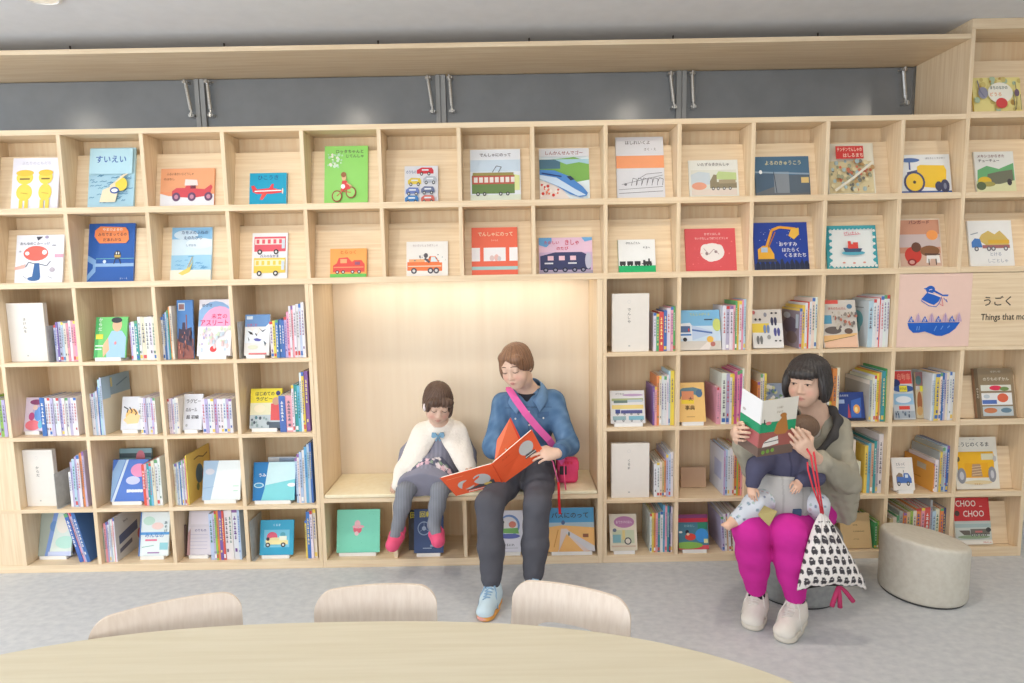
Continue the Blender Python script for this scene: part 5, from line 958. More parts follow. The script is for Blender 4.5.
def build_field(f, name, mat, parent=None, h=.005, paint=None, noise=None, smooth=1):
    vs, qs = f.mesh(h, noise, smooth); col = f.colors(vs)
    if paint: col = paint(vs, col)
    me = bpy.data.meshes.new(name); o_ = np.array(world_loc(parent)) if parent else np.zeros(3)
    me.from_pydata((vs-o_).tolist(), [], qs.tolist()); me.materials.append(mat)
    me.polygons.foreach_set('use_smooth', [True]*len(qs))
    ca = me.color_attributes.new('Col', 'FLOAT_COLOR', 'POINT'); arr = np.ones((len(vs), 4), np.float32); arr[:, :3] = srgb_lin(col); ca.data.foreach_set('color', arr.ravel())
    me.update(); ob = bpy.data.objects.new(name, me); COL.objects.link(ob)
    if parent: ob.parent = parent
    return ob
def folds(amp, sc=38, seed=0.0):
    """irregular cloth folds: warped waves in several directions"""
    r = random.Random(int(seed*1000)+3); W_ = [(nrm([r.gauss(0, 1), r.gauss(0, 1), r.gauss(0, 1)])*sc*r.uniform(.35, 1.5), r.uniform(0, 6.3)) for _ in range(9)]
    wa = [(nrm([r.gauss(0, 1), r.gauss(0, 1), r.gauss(0, 1)])*sc*.3, r.uniform(0, 6.3)) for _ in range(3)]
    def g(P):
        w = np.stack([np.sin(P@k+p) for k, p in wa], -1)*(.9/sc)*2.2; Q = P + w; o = np.zeros(len(P))
        for n, (k, p) in enumerate(W_): q = np.sin(Q@k+p); o += (q if n % 3 else 1-2*np.abs(q))*(.55 if n < 5 else .3)
        return amp*o*.62
    return g
def rotm(f, up=(0, 0, 1), roll=0.0):
    """columns: right, forward, up of a head looking along f"""
    f = nrm(f); r = nrm(np.cross(f, up)); u = np.cross(r, f)
    if roll: r, u = r*cos(roll)+u*sin(roll), u*cos(roll)-r*sin(roll)
    return np.stack([r, f, u], 1)
SK = (228, 192, 170); LIP = (214, 130, 124)
def add_head(F, c, R, s=1.0, skin=SK, child=False, neck=None, kneck=.05):
    c = np.asarray(c, float); L = lambda x, y, z: c + R@(V(x, y, z)*s)
    E = lambda p, r, k=.02, op='+', col=skin: F.ell(L(*p), V(*r)*s, R, k*s, op, col)
    E((0, -.012, .035), (.074, .093, .080)); E((0, .028, -.028), (.060 if not child else .064, .060, .076 if not child else .068), .03)
    E((0, .052, -.086 if not child else -.074), (.030, .028, .026), .04)
    for q in (-1, 1): E((q*.036, .050, -.034), (.030, .030, .034 if not child else .036), .03)
    for q in (-1, 1): E((q*.032, .098, .010), (.019, .018, .013), .016, '-')
    for q in (-1, 1): E((q*.032, .0755, .010), (.0165, .0155, .0155), .006)
    for q in (-1, 1): F.cap(L(q*.014, .086, .030), L(q*.050, .072, .030), .006*s, .005*s, .018*s, '+', skin)
    F.cap(L(0, .084, .014), L(0, .101 if not child else .095, -.026), .0065*s, .0105*s, .014*s, '+', skin)
    for q in (-1, 1): E((q*.012, .091, -.030), (.0085, .009, .007), .008)
    E((0, .0855, -.0560), (.018, .009, .0050), .010, '+'); E((0, .0835, -.0650), (.015, .009, .0060), .008, '+')
    E((0, .100, -.0608), (.016, .010, .0012), .004, '-')
    for q in (-1, 1): E((q*.076, -.008, -.004), (.010, .021, .031), .012); E((q*.084, -.004, -.002), (.006, .011, .018), .006, '-')
    if neck is not None: F.chain([L(0, -.022, -.045), L(0, -.03, -.085), neck], [.054*s, .049*s, .054*s], .03, skin)
    return L
def lips(P, c, HC, R, s=1.0, k=.75):
    l = (P-HC)@R/s; m = np.clip(1.25-np.abs(l[:, 0])/.0185, 0, 1)*np.clip(1.6-np.abs(l[:, 2]+.0605)/(.0085*(1.05-np.abs(l[:, 0])/.03)), 0, 1)*(l[:, 1] > .065)
    ln = np.clip(1.2-np.abs(l[:, 2]+.0607)/.0018, 0, 1)*(np.abs(l[:, 0]) < .019)*(l[:, 1] > .065)
    c = c + (k*np.clip(m, 0, 1))[:, None]*(np.array(LIP)-c); return c*(1-.30*ln[:, None])
def face_marks(F, L, parent, s=1.0, closed=True, brow=(96, 72, 58), lash=(58, 44, 40), child=False):
    """lash lines and eyebrows laid on the lids; y is found on the face itself"""
    def front(x, z):
        ys = np.linspace(.125, .03, 160); P = np.array([L(x, y, z) for y in ys]); d = F.eval(P); i = np.argmax(d < 0); return ys[i] if d[i] < 0 else .08
    for q in (-1, 1):
        mb = MB(); pts = []
        for t in np.linspace(-1, 1, 9):
            x = q*(.032+.0165*t); z = (.0055-.004*(1-t*t)) if closed else (.0150-.005*t*t*(1 if t*1 > -2 else 1)); pts.append(L(x, front(x, z)+.0008, z))
        mb.tube(pts, [(.0010+.0013*(1-abs(t)))*s for t in np.linspace(-1, 1, 9)], 6, lash); mb.build('lashes', M['hair'], parent, smooth=True)
        mb = MB(); pts = []
        for t in np.linspace(-1, 1, 8):
            x = q*(.033+.020*t); z = .0335+.0035*(1-t*t)-.0030*t; pts.append(L(x, front(x, z)+.0004, z))
        mb.tube(pts, [(.0012+.0016*(1-t*t))*s for t in np.linspace(-.98, .98, 8)], 6, brow); mb.build('eyebrow', M['hair'], parent, smooth=True)
        if not closed:
            mb = MB()
            for z0, r, col in ((.0095, .0062, (64, 48, 44)),):
                y = front(q*.032, z0); cc = L(q*.032, y-.0035*s, z0); vs = []; fs = []; n, m_ = 14, 8
                for i in range(m_+1):
                    for k in range(n):
                        a, b = pi*i/m_, 2*pi*k/n; vs.append(cc + V(sin(a)*cos(b), sin(a)*sin(b), cos(a))*r*s*.92)
                for i in range(m_):
                    for k in range(n): fs.append((i*n+k, i*n+(k+1) % n, (i+1)*n+(k+1) % n, (i+1)*n+k))
                mb.mesh(vs, fs, col)
            mb.build('eye', M['shoe'], parent, smooth=True)
def add_hand(F, wrist, d, back, side, curl=(.5, .6, .65, .7), thumb=.5, s=1.0, skin=SK, spread=.06, knuck=None):
    """palm with five separate jointed fingers: d towards the fingers, back = back of the hand, side = towards the thumb"""
    w = np.asarray(wrist, float); d = nrm(d); b = nrm(np.asarray(back, float) - d*np.dot(back, d)); t = np.cross(b, d)
    if np.dot(t, side) < 0: t = -t
    P = lambda x, y, z: w + (t*x + d*y + b*z)*s
    lat = (.030, .0105, -.0095, -.028); kn = (.084, .088, .083, .074); ln = (.070, .078, .072, .056); rr = (.0086, .0089, .0085, .0074)
    for i in range(4):
        F.cap(P(lat[i]*.45, .0, 0), P(lat[i]*.92, kn[i]-.012, .001), .0145*s, .0120*s, .016*s, '+', skin)
    F.ell(P(0, .048, -.004), V(.036, .046, .0135)*s, np.stack([t, d, b], 1), .014*s, '+', skin)
    tips = []
    for i in range(4):
        a = 0.0; p = P(lat[i], kn[i]-.006, 0); sp = (1.5-i)*spread
        seg = (ln[i]*.46, ln[i]*.31, ln[i]*.25); r = rr[i]*s
        for j in range(3):
            a += curl[i]*(.95, 1.0, .65)[j]
            dd = d*cos(a) - b*sin(a); dd = nrm(dd + t*sin(sp)*cos(a)); q = p + dd*seg[j]*s
            F.cap(p, q, r*(1, .93, .86)[j], r*(.95, .87, .78)[j], .0035*s, '+', skin); p = q
        tips.append(p)
    a0 = P(.022, .022, -.006); a1 = P(.050, .046, -.014-.012*thumb); a2 = P(.056-.006*thumb, .076, -.020-.026*thumb); a3 = P(.053-.014*thumb, .099, -.024-.036*thumb)
    F.chain([a0, a1, a2, a3], [.0135*s, .0115*s, .0098*s, .0082*s], .007*s, skin)
    return tips
def limb(F, pts, rs, k=.02, col=(255, 255, 255)): F.chain([V(*p) for p in pts], rs, k, col)

def pose(x, y, Y): return at(x, y, Y)
# ================================================================== the woman in denim on the bench
DEN = (96, 128, 164); DEN2 = (84, 114, 152)
def woman_denim():
    root = thing('person', 'seated person in blue denim shirt and charcoal trousers looking down at an open orange book', 'person', (.08, 3.55, .44))
    HC = pose(516.5, 366.5, 3.42); R = rotm((-.40, -.84, -.30), roll=RAD(-7))
    neck = V(.085, 3.56, 1.010); chest = V(.088, 3.60, .80); pel = V(.085, 3.60, .545)
    shR, shL = V(-.055, 3.575, .925), V(.232, 3.58, .935)
    elR, elL = V(-.115, 3.465, .705), V(.312, 3.475, .705)
    wrR, wrL = V(-.035, 3.335, .700), pose(557.5, 453, 3.245)
    hpR, hpL = V(.015, 3.57, .545), V(.155, 3.57, .545)
    knR, knL = V(-.135, 3.13, .490), V(.118, 3.14, .480)
    anR, anL = V(-.122, 3.005, .115), V(.088, 3.06, .105)
    B = F3()
    L = add_head(B, HC, R, 1.0, neck=neck)
    B.chain([neck+V(0, .01, -.02), chest, V(.086, 3.6, .66), pel], [.058, .105, .092, .092], .06, SK)
    for sh, el, wr in ((shR, elR, wrR), (shL, elL, wrL)): B.cap(neck-V(0, 0, .04), sh, .05, .045, .04, '+', SK); B.chain([sh, el, wr], [.045, .036, .024], .03, SK)
    for hp, kn, an in ((hpR, knR, anR), (hpL, knL, anL)): B.chain([hp, kn, an], [.078, .050, .026], .04, SK); B.cap(an, an+V(-.012, -.07, -.065), .024, .018, .02, '+', SK)
    # left hand (right in the picture) lies over the book's edge, the other one holds it from behind
    add_hand(B, wrL, V(-.90, -.30, .02), V(-.05, -.70, .62), V(-.1, .5, .8), (.30, .34, .40, .46), .5, .98)
    add_hand(B, wrR, V(.20, -.93, .02), V(-.35, .25, -.9), V(-.9, 0, .3), (.35, .4, .45, .5), .5, .98)
    def paint(P, c):
        lc = (P-HC)@R; ch = np.exp(-(((np.abs(lc[:, 0])-.038)/.02)**2+((lc[:, 2]+.03)/.02)**2))*(lc[:, 1] > .04)
        return lips(P, c + ch[:, None]*np.array([4, -14, -12]), HC, R)
    body = build_field(B, 'body', M['skin'], root, .0045, paint)
    face_marks(B, L, root, 1.0)
    # hair: parted crown with long side locks
    Hh = F3(); hb = (126, 92, 70)
    E = lambda p, r, k=.02, op='+': Hh.ell(L(*p), r, R, k, op, hb)
    E((0, -.020, .044), (.086, .102, .088)); E((0, -.055, -.014), (.074, .066, .070), .03)
    E((.072, .016, -.002), (.020, .042, .056), .02); E((.070, .040, -.030), (.012, .018, .034), .015); E((-.072, -.004, .012), (.020, .040, .040), .02); E((-.066, .036, .020), (.014, .018, .032), .015)
    E((.004, .112, -.012), (.054, .088, .088), .02, '-')
    E((-.040, .066, .072), (.044, .026, .024), .02); E((-.060, .058, .044), (.016, .026, .040), .015); E((.046, .042, .078), (.030, .020, .020), .02); E((.061, .046, .022), (.014, .022, .048), .012)
    def strands(P):
        l = (P-HC)@R; a = np.arctan2(l[:, 0], l[:, 1]+.03); return .0013*np.sin(a*23+l[:, 2]*50+1.5*np.sin(a*7)) + .0010*np.sin(a*41+1+l[:, 2]*70) + .0007*np.sin(a*83)
    def hp_(P, c):
        l = (P-HC)@R; a = np.arctan2(l[:, 0], l[:, 1]+.03); return c + (9*np.sin(a*23+l[:, 2]*50+1.5*np.sin(a*7)) + 8*np.sin(a*47+l[:, 2]*30) + 6*np.sin(a*97) + 14*np.clip(l[:, 2]/.1, -1, 1))[:, None]*np.array([1, .8, .6])
    build_field(Hh, 'hair', M['hair'], root, .004, hp_, strands, 2)
    # black top under the shirt
    U = F3(); U.chain([neck+V(-.002, -.008, -.008), chest+V(0, -.016, .08)], [.073, .114], .04, (52, 52, 58)); U.cut(neck+V(0, 0, .012), V(0, -.25, 1)); build_field(U, 'undershirt', M['fabric'], root, .005)
    # denim shirt
    S = F3(); S.chain([neck+V(0, .012, -.055), chest+V(0, 0, .045), V(.087, 3.60, .68), V(.09, 3.595, .545)], [.088, .122, .116, .140], .07, DEN)
    S.ell(V(.088, 3.585, .83), V(.150, .105, .115), None, .05, '+', DEN)
    for sh, el, wr in ((shR, elR, wrR), (shL, elL, wrL)):
        S.cap(neck+V(0, .012, -.06), sh, .068, .066, .05, '+', DEN); w2 = el+(wr-el)*.80
        S.chain([sh, el, w2], [.068, .058, .044], .028, DEN); S.cap(el+(wr-el)*.72, el+(wr-el)*.84, .043, .043, .006, '+', DEN2)
    S.cut(V(.088, 3.58, .505), V(0, -.12, -1))
    cols = [V(.088, 3.46, .80), V(.080, 3.42, 1.03)]
    S.cap(V(.080, 3.450, .915), V(.074, 3.475, 1.070), .010, .066, .008, '-')
    def dp(P, c):
        x, y, z = P.T; seam = (np.abs(x-.088+.0*(z)) < .004) & (z < .90) & (y < 3.52)
        yoke = (np.abs(z-(.932-.08*np.abs(x-.088))) < .0035) & (y < 3.56) & (np.abs(x-.088) < .135)
        hem = (z < .528) & (z > .520); c = c.copy(); c[seam | yoke | hem] *= .84
        g_ = folds(1, 60, 4.2)(P); return c + np.clip(12*g_, -16, 16)[:, None]
    def collar(parent):
        for sg in (1, -1):
            mx = lambda p: V(.085+sg*(p[0]-.085), p[1], p[2]-(0 if sg > 0 else .012))
            top_ = [V(.085, 3.632, 1.070), V(.135, 3.622, 1.068), V(.160, 3.575, 1.052), V(.152, 3.520, 1.015), V(.112, 3.478, .968)]
            out = [V(.085, 3.668, 1.022), V(.160, 3.660, 1.020), V(.208, 3.590, 1.000), V(.198, 3.500, .962), V(.150, 3.455, .905)]
            def cr(ps, t):
                n = len(ps)-1; k = min(int(t*n), n-1); u = t*n-k; p0, p1, p2, p3 = ps[max(k-1, 0)], ps[k], ps[k+1], ps[min(k+2, n)]
                return .5*(2*p1+(p2-p0)*u+(2*p0-5*p1+4*p2-p3)*u*u+(3*p1-p0-3*p2+p3)*u**3)
            N_ = 14; mb = MB(); vs = []; fs = []
            for i in range(N_+1):
                a, b = mx(cr(top_, i/N_)), mx(cr(out, i/N_)); mid = (a+b)/2+V(0, -.004, .008); n_ = V(0, -.35, 1)*.0025
                for p in (a, mid, b): vs += [p+n_, p-n_]
            for i in range(N_):
                o = i*6
                for k in (0, 2):
                    fs += [(o+k, o+k+2, o+k+8, o+k+6), (o+k+1, o+k+7, o+k+9, o+k+3)]
                fs += [(o, o+6, o+7, o+1), (o+4, o+5, o+11, o+10)]
            fs += [(0, 1, 3, 2), (2, 3, 5, 4)]; e = N_*6; fs += [(e, e+2, e+3, e+1), (e+2, e+4, e+5, e+3)]
            mb.mesh(vs, fs, (110, 142, 178)); mb.build('collar', M['denim'], parent, smooth=True)
    shirt = build_field(S, 'denim_shirt', M['denim'], root, .005, dp, folds(.0042, 40, .7))
    def surf(x, z, y0=3.30, y1=3.62):
        ys = np.linspace(y0, y1, 200); d = S.eval(np.array([[x, y, z] for y in ys])); i = int(np.argmax(d < 0)); return ys[i] if d[i] < 0 else 3.49
    collar(shirt)
    for z in (.905, .83, .755, .68, .61, .54):
        y = surf(.090, z); mb = MB(); mb.tube([(.090, y+.003, z), (.090, y-.004, z)], .0055, 12, (226, 224, 214)); mb.build('button', M['shoe'], shirt)
    for xc in (.012, .172):
        mb = MB(); n = 8; top = []; bot = []
        for i in range(n+1):
            x = xc-.034+.068*i/n; dz = -.014*(1-abs(2*i/n-1)); top.append(V(x, surf(x, .897)-.005, .897)); bot.append(V(x, surf(x, .872+dz)-.006, .872+dz))
        for i in range(n): mb.face([bot[i], bot[i+1], top[i+1], top[i]], DEN2); mb.face([top[i]+V(0, .006, 0), top[i+1]+V(0, .006, 0), bot[i+1]+V(0, .006, 0), bot[i]+V(0, .006, 0)], DEN2); mb.face([bot[i]+V(0, .006, 0), bot[i+1]+V(0, .006, 0), bot[i+1], bot[i]], DEN2)
        mb.build('pocket_flap', M['denim'], shirt)
        y = surf(xc, .866); mb = MB(); mb.tube([(xc, y+.002, .864), (xc, y-.010, .864)], .005, 12, (230, 228, 220)); mb.build('button', M['shoe'], shirt)
    # trousers
    T_ = F3(); TC = (92, 92, 100)
    T_.ell(V(.086, 3.60, .535), V(.150, .120, .095), None, .05, '+', TC)
    for hp, kn, an in ((hpR, knR, anR), (hpL, knL, anL)):
        m1 = hp+(kn-hp)*.5; cf = kn+(an-kn)*.55; T_.chain([hp, m1, kn, cf, an+(kn-an)*.10], [.092, .083, .070, .066, .052], .03, TC)
    T_.cap(anR+(knR-anR)*.09, anR+(knR-anR)*.02, .048, .042, .006, '+', TC); T_.cap(anL+(knL-anL)*.09, anL+(knL-anL)*.02, .048, .044, .006, '+', TC)
    def sit(P): return .4425 - P[..., 2]
    T_.fn(lambda P: np.maximum(.4415-P[..., 2], 3.449-P[..., 1]), (-.3, 3.40, .2), (.4, 3.8, .4415), .004, '-')if False else None
    for hp, kn, an in ((hpR, knR, anR), (hpL, knL, anL)): pass
    trousers = build_field(clip_bench(T_), 'trousers', M['fabric'], root, .0055, None, folds(.0040, 30, 1.9))
    for an, toe in ((anR, V(-.165, 2.865, 0)), (anL, V(.085, 2.90, 0))):
        K_ = F3(); K_.chain([an+V(0, .004, .06), an, an-V(0, -.004, .055)], [.040, .036, .036], .01, (52, 52, 58)); build_field(K_, 'sock', M['fabric'], root, .005)
        sneaker(root, an, toe, (206, 226, 236), (244, 176, 92), (150, 184, 214), accent=(240, 170, 160))
    return root
def clip_bench(F):
    # cloth flattens where it rests on the seat (seat pad top at 0.44, front edge at the wall plane)
    F.fn(lambda P: np.maximum(np.maximum(P[..., 2]-.4465, 3.4435-P[..., 1]), P[..., 1]-3.9), (-1.2, 3.443, .30), (.6, 3.9, .4465), .006, '-'); return F
def sneaker(root, ankle, toe, up, sole, lace, accent=None, h=.0045, s=1.0):
    d = nrm(V(toe[0]-ankle[0], toe[1]-ankle[1], 0)); heel = V(ankle[0], ankle[1], 0)-d*.055*s; Lh = np.linalg.norm(V(toe[0], toe[1], 0)-heel); side = V(-d[1], d[0], 0)
    P = lambda l, w, z: heel + d*l*Lh + side*w*s + V(0, 0, z*s)
    R = np.stack([side, d, V(0, 0, 1)], 1)
    So = F3(); So.chain([P(.15, 0, .018), P(.5, .002, .017), P(.80, .003, .017)], [.042*s, .042*s, .047*s], .03, sole)
    So.cut(P(0, 0, .030), V(0, 0, 1)); So.cut(P(0, 0, .0012), V(0, 0, -1)); So.ell(P(.93, 0, .016), V(.032, .022, .016)*s, R, .02, '+', accent or sole); So.cut(P(0, 0, .0012), V(0, 0, -1)); So.cut(P(0, 0, .031), V(0, 0, 1))
    U = F3(); U.chain([P(.13, 0, .050), P(.30, 0, .062), P(.52, 0, .056), P(.80, .002, .040)], [.038*s, .041*s, .040*s, .039*s], .04, up)
    U.ell(P(.90, 0, .033), V(.040, .032, .024)*s, R, .03, '+', up); U.cap(P(.20, 0, .07), P(.23, 0, .100), .041*s, .044*s, .02, '+', up); U.cap(P(.52, 0, .082), P(.36, 0, .118), .020*s, .026*s, .012, '+', up)
    U.cap(P(.20, 0, .100), P(.22, 0, .17), .032*s, .040*s, .006, '-'); U.cut(P(0, 0, .024), V(0, 0, -1)); U.cut(P(0, 0, .112), V(-.30*d[0], -.30*d[1], 1))
    sh = build_field(U, 'sneaker', M['shoe'], root, h); so = build_field(So, 'sole', M['shoe'], root, h); so.parent = sh; so.location = (0, 0, 0)
    def top(l, w, e=.003):
        zs = np.linspace(.16, .02, 140); dv = U.eval(np.array([P(l, w, z) for z in zs])); i = int(np.argmax(dv < 0)); return P(l, w, zs[i])+V(0, 0, e)
    mb = MB()
    for i in range(5):
        l = .42+.07*i; w_ = .022-.001*i; mb.tube([top(l, -w_), top(l+.012, -.008), top(l+.012, .008), top(l, w_)], .0032*s, 6, lace); mb.tube([top(l, w_), top(l+.035, 0, .005), top(l+.07, -w_)], .0028*s, 6, lace)
    for q in (-1, 1): mb.tube([top(.43, 0, .004), top(.44, q*.022, .008), top(.50, q*.036, .006), top(.58, q*.040, .004), P(.62, q*.052, .030)], .0030*s, 6, lace); mb.tube([top(.43, 0, .004), top(.38, q*.018, .012), top(.46, q*.034, .010), top(.43, 0, .006)], .0030*s, 6, lace)
    lc = mb.build('lace', M['shoe'], root, smooth=True); M_keep = lc.location.copy(); lc.parent = sh; lc.location = M_keep
    return sh
woman_denim()

# ================================================================== the girl in the cream cape
def girl():
    root = thing('person', 'small child in cream fleece cape, grey tights and pink shoes sitting on the bench', 'person', (-.47, 3.55, .44))
    HC = pose(437.5, 403.5, 3.50); R = rotm((.22, -.88, -.42), roll=RAD(6)); s = .95
    neck = V(-.432, 3.585, .815); chest = V(-.445, 3.62, .68); pel = V(-.475, 3.60, .535)
    shR, shL = V(-.545, 3.61, .750), V(-.325, 3.615, .750)
    elR, elL = V(-.640, 3.60, .640), V(-.262, 3.58, .630)
    wrR, wrL = V(-.685, 3.525, .500), V(-.240, 3.46, .560)
    hpR, hpL = V(-.540, 3.575, .512), V(-.415, 3.575, .512); knR, knL = V(-.618, 3.385, .478), V(-.424, 3.385, .475); anR, anL = pose(398, 526, 3.345), pose(434, 525, 3.345)
    G = (142, 141, 156); B = F3()
    L = add_head(B, HC, R, s, child=True, neck=neck)
    B.chain([neck, chest, pel], [.042, .080, .068], .05, SK)
    for sh, el, wr in ((shR, elR, wrR), (shL, elL, wrL)): B.cap(neck-V(0, 0, .02), sh, .035, .032, .03, '+', SK); B.chain([sh, el, wr], [.033, .027, .019], .02, SK)
    for hp, kn, an in ((hpR, knR, anR), (hpL, knL, anL)): B.chain([hp, kn, an], [.058, .042, .028], .03, SK); B.cap(an, an+V(0, -.04, -.04), .022, .016, .02, '+', SK)
    add_hand(B, wrR, V(-.25, -.75, -.5), V(-.2, -.4, .8), V(.9, -.2, .1), (.25, .28, .3, .34), .3, .66)
    add_hand(B, wrL, V(.15, -.8, .35), V(.6, .1, .6), V(-.2, -.2, .9), (.45, .5, .5, .55), .5, .66)
    def paint(P, c):
        lc = (P-HC)@R/s; ch = np.exp(-(((np.abs(lc[:, 0])-.040)/.02)**2+((lc[:, 2]+.036)/.02)**2))*(lc[:, 1] > .04); return lips(P, c + ch[:, None]*np.array([2, -18, -14]), HC, R, s, .6)
    build_field(B, 'body', M['skin'], root, .004, paint); face_marks(B, L, root, s, brow=(84, 66, 56))
    Hh = F3(); hb = (92, 70, 58); E = lambda p, r, k=.02, op='+': Hh.ell(L(*p), V(*r)*s, R, k, op, hb)
    E((0, -.020, .042), (.086, .102, .088)); E((0, -.055, -.02), (.074, .066, .07), .03)
    for q in (-1, 1): E((q*.075, .004, .004), (.016, .042, .052), .02)
    E((0, .112, -.034), (.063, .074, .076), .015, '-')
    for q in (-1, 1): E((q*.034, .074, .058), (.046, .026, .028), .012); E((q*.066, .056, .022), (.014, .026, .045), .012)
    E((-.080, .01, -.05), (.016, .03, .045), .02)
    def strands(P):
        l = (P-HC)@R; a = np.arctan2(l[:, 0], l[:, 1]+.03); return .0018*np.sin(a*36+l[:, 2]*50)+.0012*np.sin(a*77)
    def hp_(P, c):
        l = (P-HC)@R; a = np.arctan2(l[:, 0], l[:, 1]+.03); return c + (10*np.sin(a*30+l[:, 2]*50) + 8*np.sin(a*67))[:, None]*np.array([1, .85, .7])
    hair = build_field(Hh, 'hair', M['hair'], root, .004, hp_, strands)
    mb = MB(); a = L(.086, .034, .022); mb.tube([a, L(.086, .046, .004), L(.082, .058, -.012)], [.004, .008, .006], 8, (250, 236, 236)); mb.build('hair_clip', M['shoe'], hair, smooth=True)
    # dress with sleeves
    D = F3(); D.chain([neck+V(0, .006, -.03), chest, V(-.462, 3.605, .565)], [.050, .092, .105], .05, G)
    for sh, el, wr in ((shR, elR, wrR), (shL, elL, wrL)): D.cap(neck-V(0, 0, .04), sh, .042, .042, .03, '+', G); D.chain([sh, el, el+(wr-el)*.92], [.044, .038, .028], .02, G)
    # skirt over the lap
    D.chain([V(-.475, 3.60, .54), V(-.495, 3.50, .535), V(-.515, 3.42, .520)], [.10, .098, .072], .05, G)
    for kn, hp in ((knR, hpR), (knL, hpL)): D.chain([hp+V(0, 0, .01), hp+(kn-hp)*.80+V(0, 0, .012)], [.076, .066], .05, G)
    D.cap(V(-.585, 3.44, .508), V(-.435, 3.44, .506), .062, .062, .03, '+', G)
    D.cut(V(-.5, 3.402, .50), V(-.05, -1, -.25))
    def dress(P, c):
        x, y, z = P.T; c = c.copy(); band = (y < 3.505) & (y > 3.43) & (z > .5) & (z < .64); c[band] = (104, 104, 124)
        r_ = random.Random(5)
        for i in range(26):
            fx, fy = -.62+.25*(i % 9)/8+r_.uniform(-.012, .012), 3.445+.02*(i//9)+r_.uniform(-.006, .006); rr = r_.uniform(.008, .015)
            cc = r_.choice([(238, 226, 230), (232, 196, 206), (244, 236, 236), (206, 170, 186), (150, 170, 150)])
            q = ((x-fx)**2 + (y-fy)**2 + .3*(z-.57)**2*0) < rr*rr*(1+.5*np.sin(5*np.arctan2(y-fy, x-fx))); c[q & band] = cc
        rib = (y < 3.53) & (z > .60) & (z < .74); c += (8*np.sin(x*260)*rib)[:, None]; return c
    build_field(clip_bench(D), 'dress', M['fabric'], root, .0045, dress, folds(.0018, 52, .4))
    Tt = F3(); TG = (136, 139, 148)
    for hp, kn, an in ((hpR, knR, anR), (hpL, knL, anL)): Tt.chain([hp, kn, kn+(an-kn)*.45, an, an+((V(-.020, -.070, -.078) if an is anR else V(.030, -.076, -.058)))*.75], [.064, .048, .046, .033, .029], .02, TG)
    build_field(clip_bench(Tt), 'tights', M['fabric'], root, .0045, lambda P, c: c + (6*np.sin(P[:, 0]*420))[:, None], folds(.0012, 60, 2.0))
    # cape: a cloth draped from the neck over both arms, open in front
    C = F3(); CC = (246, 238, 228)
    C.chain([neck+V(0, .012, -.012), chest+V(.0, .02, .03)], [.064, .118], .05, CC)
    C.cap(neck+V(0, .01, -.05), shR+V(0, 0, -.01), .068, .066, .05, '+', CC); C.cap(neck+V(0, .01, -.05), shL+V(0, 0, -.01), .068, .066, .05, '+', CC)
    C.chain([shR+V(0, -.005, -.01), V(-.585, 3.565, .655), V(-.640, 3.500, .565), V(-.672, 3.455, .490)], [.064, .060, .050, .034], .05, CC)
    C.chain([shL+V(0, -.005, -.01), V(-.310, 3.545, .655), V(-.275, 3.48, .575), V(-.262, 3.45, .53)], [.064, .060, .046, .034], .05, CC)
    C.chain([V(-.52, 3.56, .70), V(-.58, 3.50, .60)], [.06, .045], .04, CC); C.chain([V(-.37, 3.55, .70), V(-.305, 3.49, .60)], [.06, .045], .04, CC)
    # front opening: an upside-down V below the bow
    def opening(P):
        x, y, z = P[..., 0]+.438, P[..., 1], P[..., 2]; w = (.762-z)*.78; return np.maximum(np.maximum(np.abs(x)-w*.80, z-.762), y-3.60)*.75
    C.fn(opening, (-.75, 3.3, .40), (-.15, 3.60, .765), .008, '-')
    C.cap(neck+V(0, -.02, .01), neck+V(0, -.05, .10), .045, .075, .012, '-')
    # sleeves show behind the cape: the cape stops short of the outer arms
    C.cut(V(-.580, 3.62, .65), V(-.80, .60, .12)); C.cut(V(-.290, 3.62, .65), V(.80, .60, .12))
    build_field(C, 'cape', M['fleece'], root, .0045, None, folds(.0022, 40, 3.1))
    mb = MB(); c = V(-.436, 3.487, .770); BW = (128, 168, 196)
    y = c[1]
    for q in (-1, 1): mb.prism([(0, 0), (q*.012, .016), (q*.034, .018), (q*.038, -.004), (q*.030, -.014), (q*.010, -.008)][::q], lambda p: c + V(p[0], -p[2], p[1]), -.006, .010, BW); mb.prism([(q*.002, -.004), (q*.018, -.03), (q*.008, -.034), (-q*.001, -.008)][::q], lambda p: c + V(p[0], -p[2], p[1]), -.004, .006, BW)
    mb.tube([c+V(0, -.014, .006), c+V(0, -.014, -.006)], .009, 10, BW); mb.build('bow', M['fabric'], root, bevel=.002)
    for an in (anR, anL):
        S = F3(); PK = (238, 92, 132); tw = V(-.020, -.070, -.078) if an is anR else V(.030, -.076, -.058); heel = an+V(.004, .026, -.034); toe = an+tw
        mid = (heel+toe)/2; S.chain([heel, mid, toe], [.036, .039, .039], .02, PK); up_ = V(0, -.55, .84); S.cap(an+V(0, .0, .03), mid+up_*.030, .031, .029, .006, '-')
        sh = build_field(S, 'shoe', M['shoe'], root, .004)
        mb = MB(); ax_ = nrm(toe-heel); sd = nrm(np.cross(ax_, up_)); u2 = np.cross(sd, ax_); c0 = heel+(toe-heel)*.42; mb.tube([c0 + sd*.041*cos(t) + u2*.042*sin(t) for t in np.linspace(-.2, pi+.2, 14)], .006, 8, PK); st = mb.build('strap', M['shoe'], root, smooth=True); k_ = st.location.copy(); st.parent = sh; st.location = k_
girl()
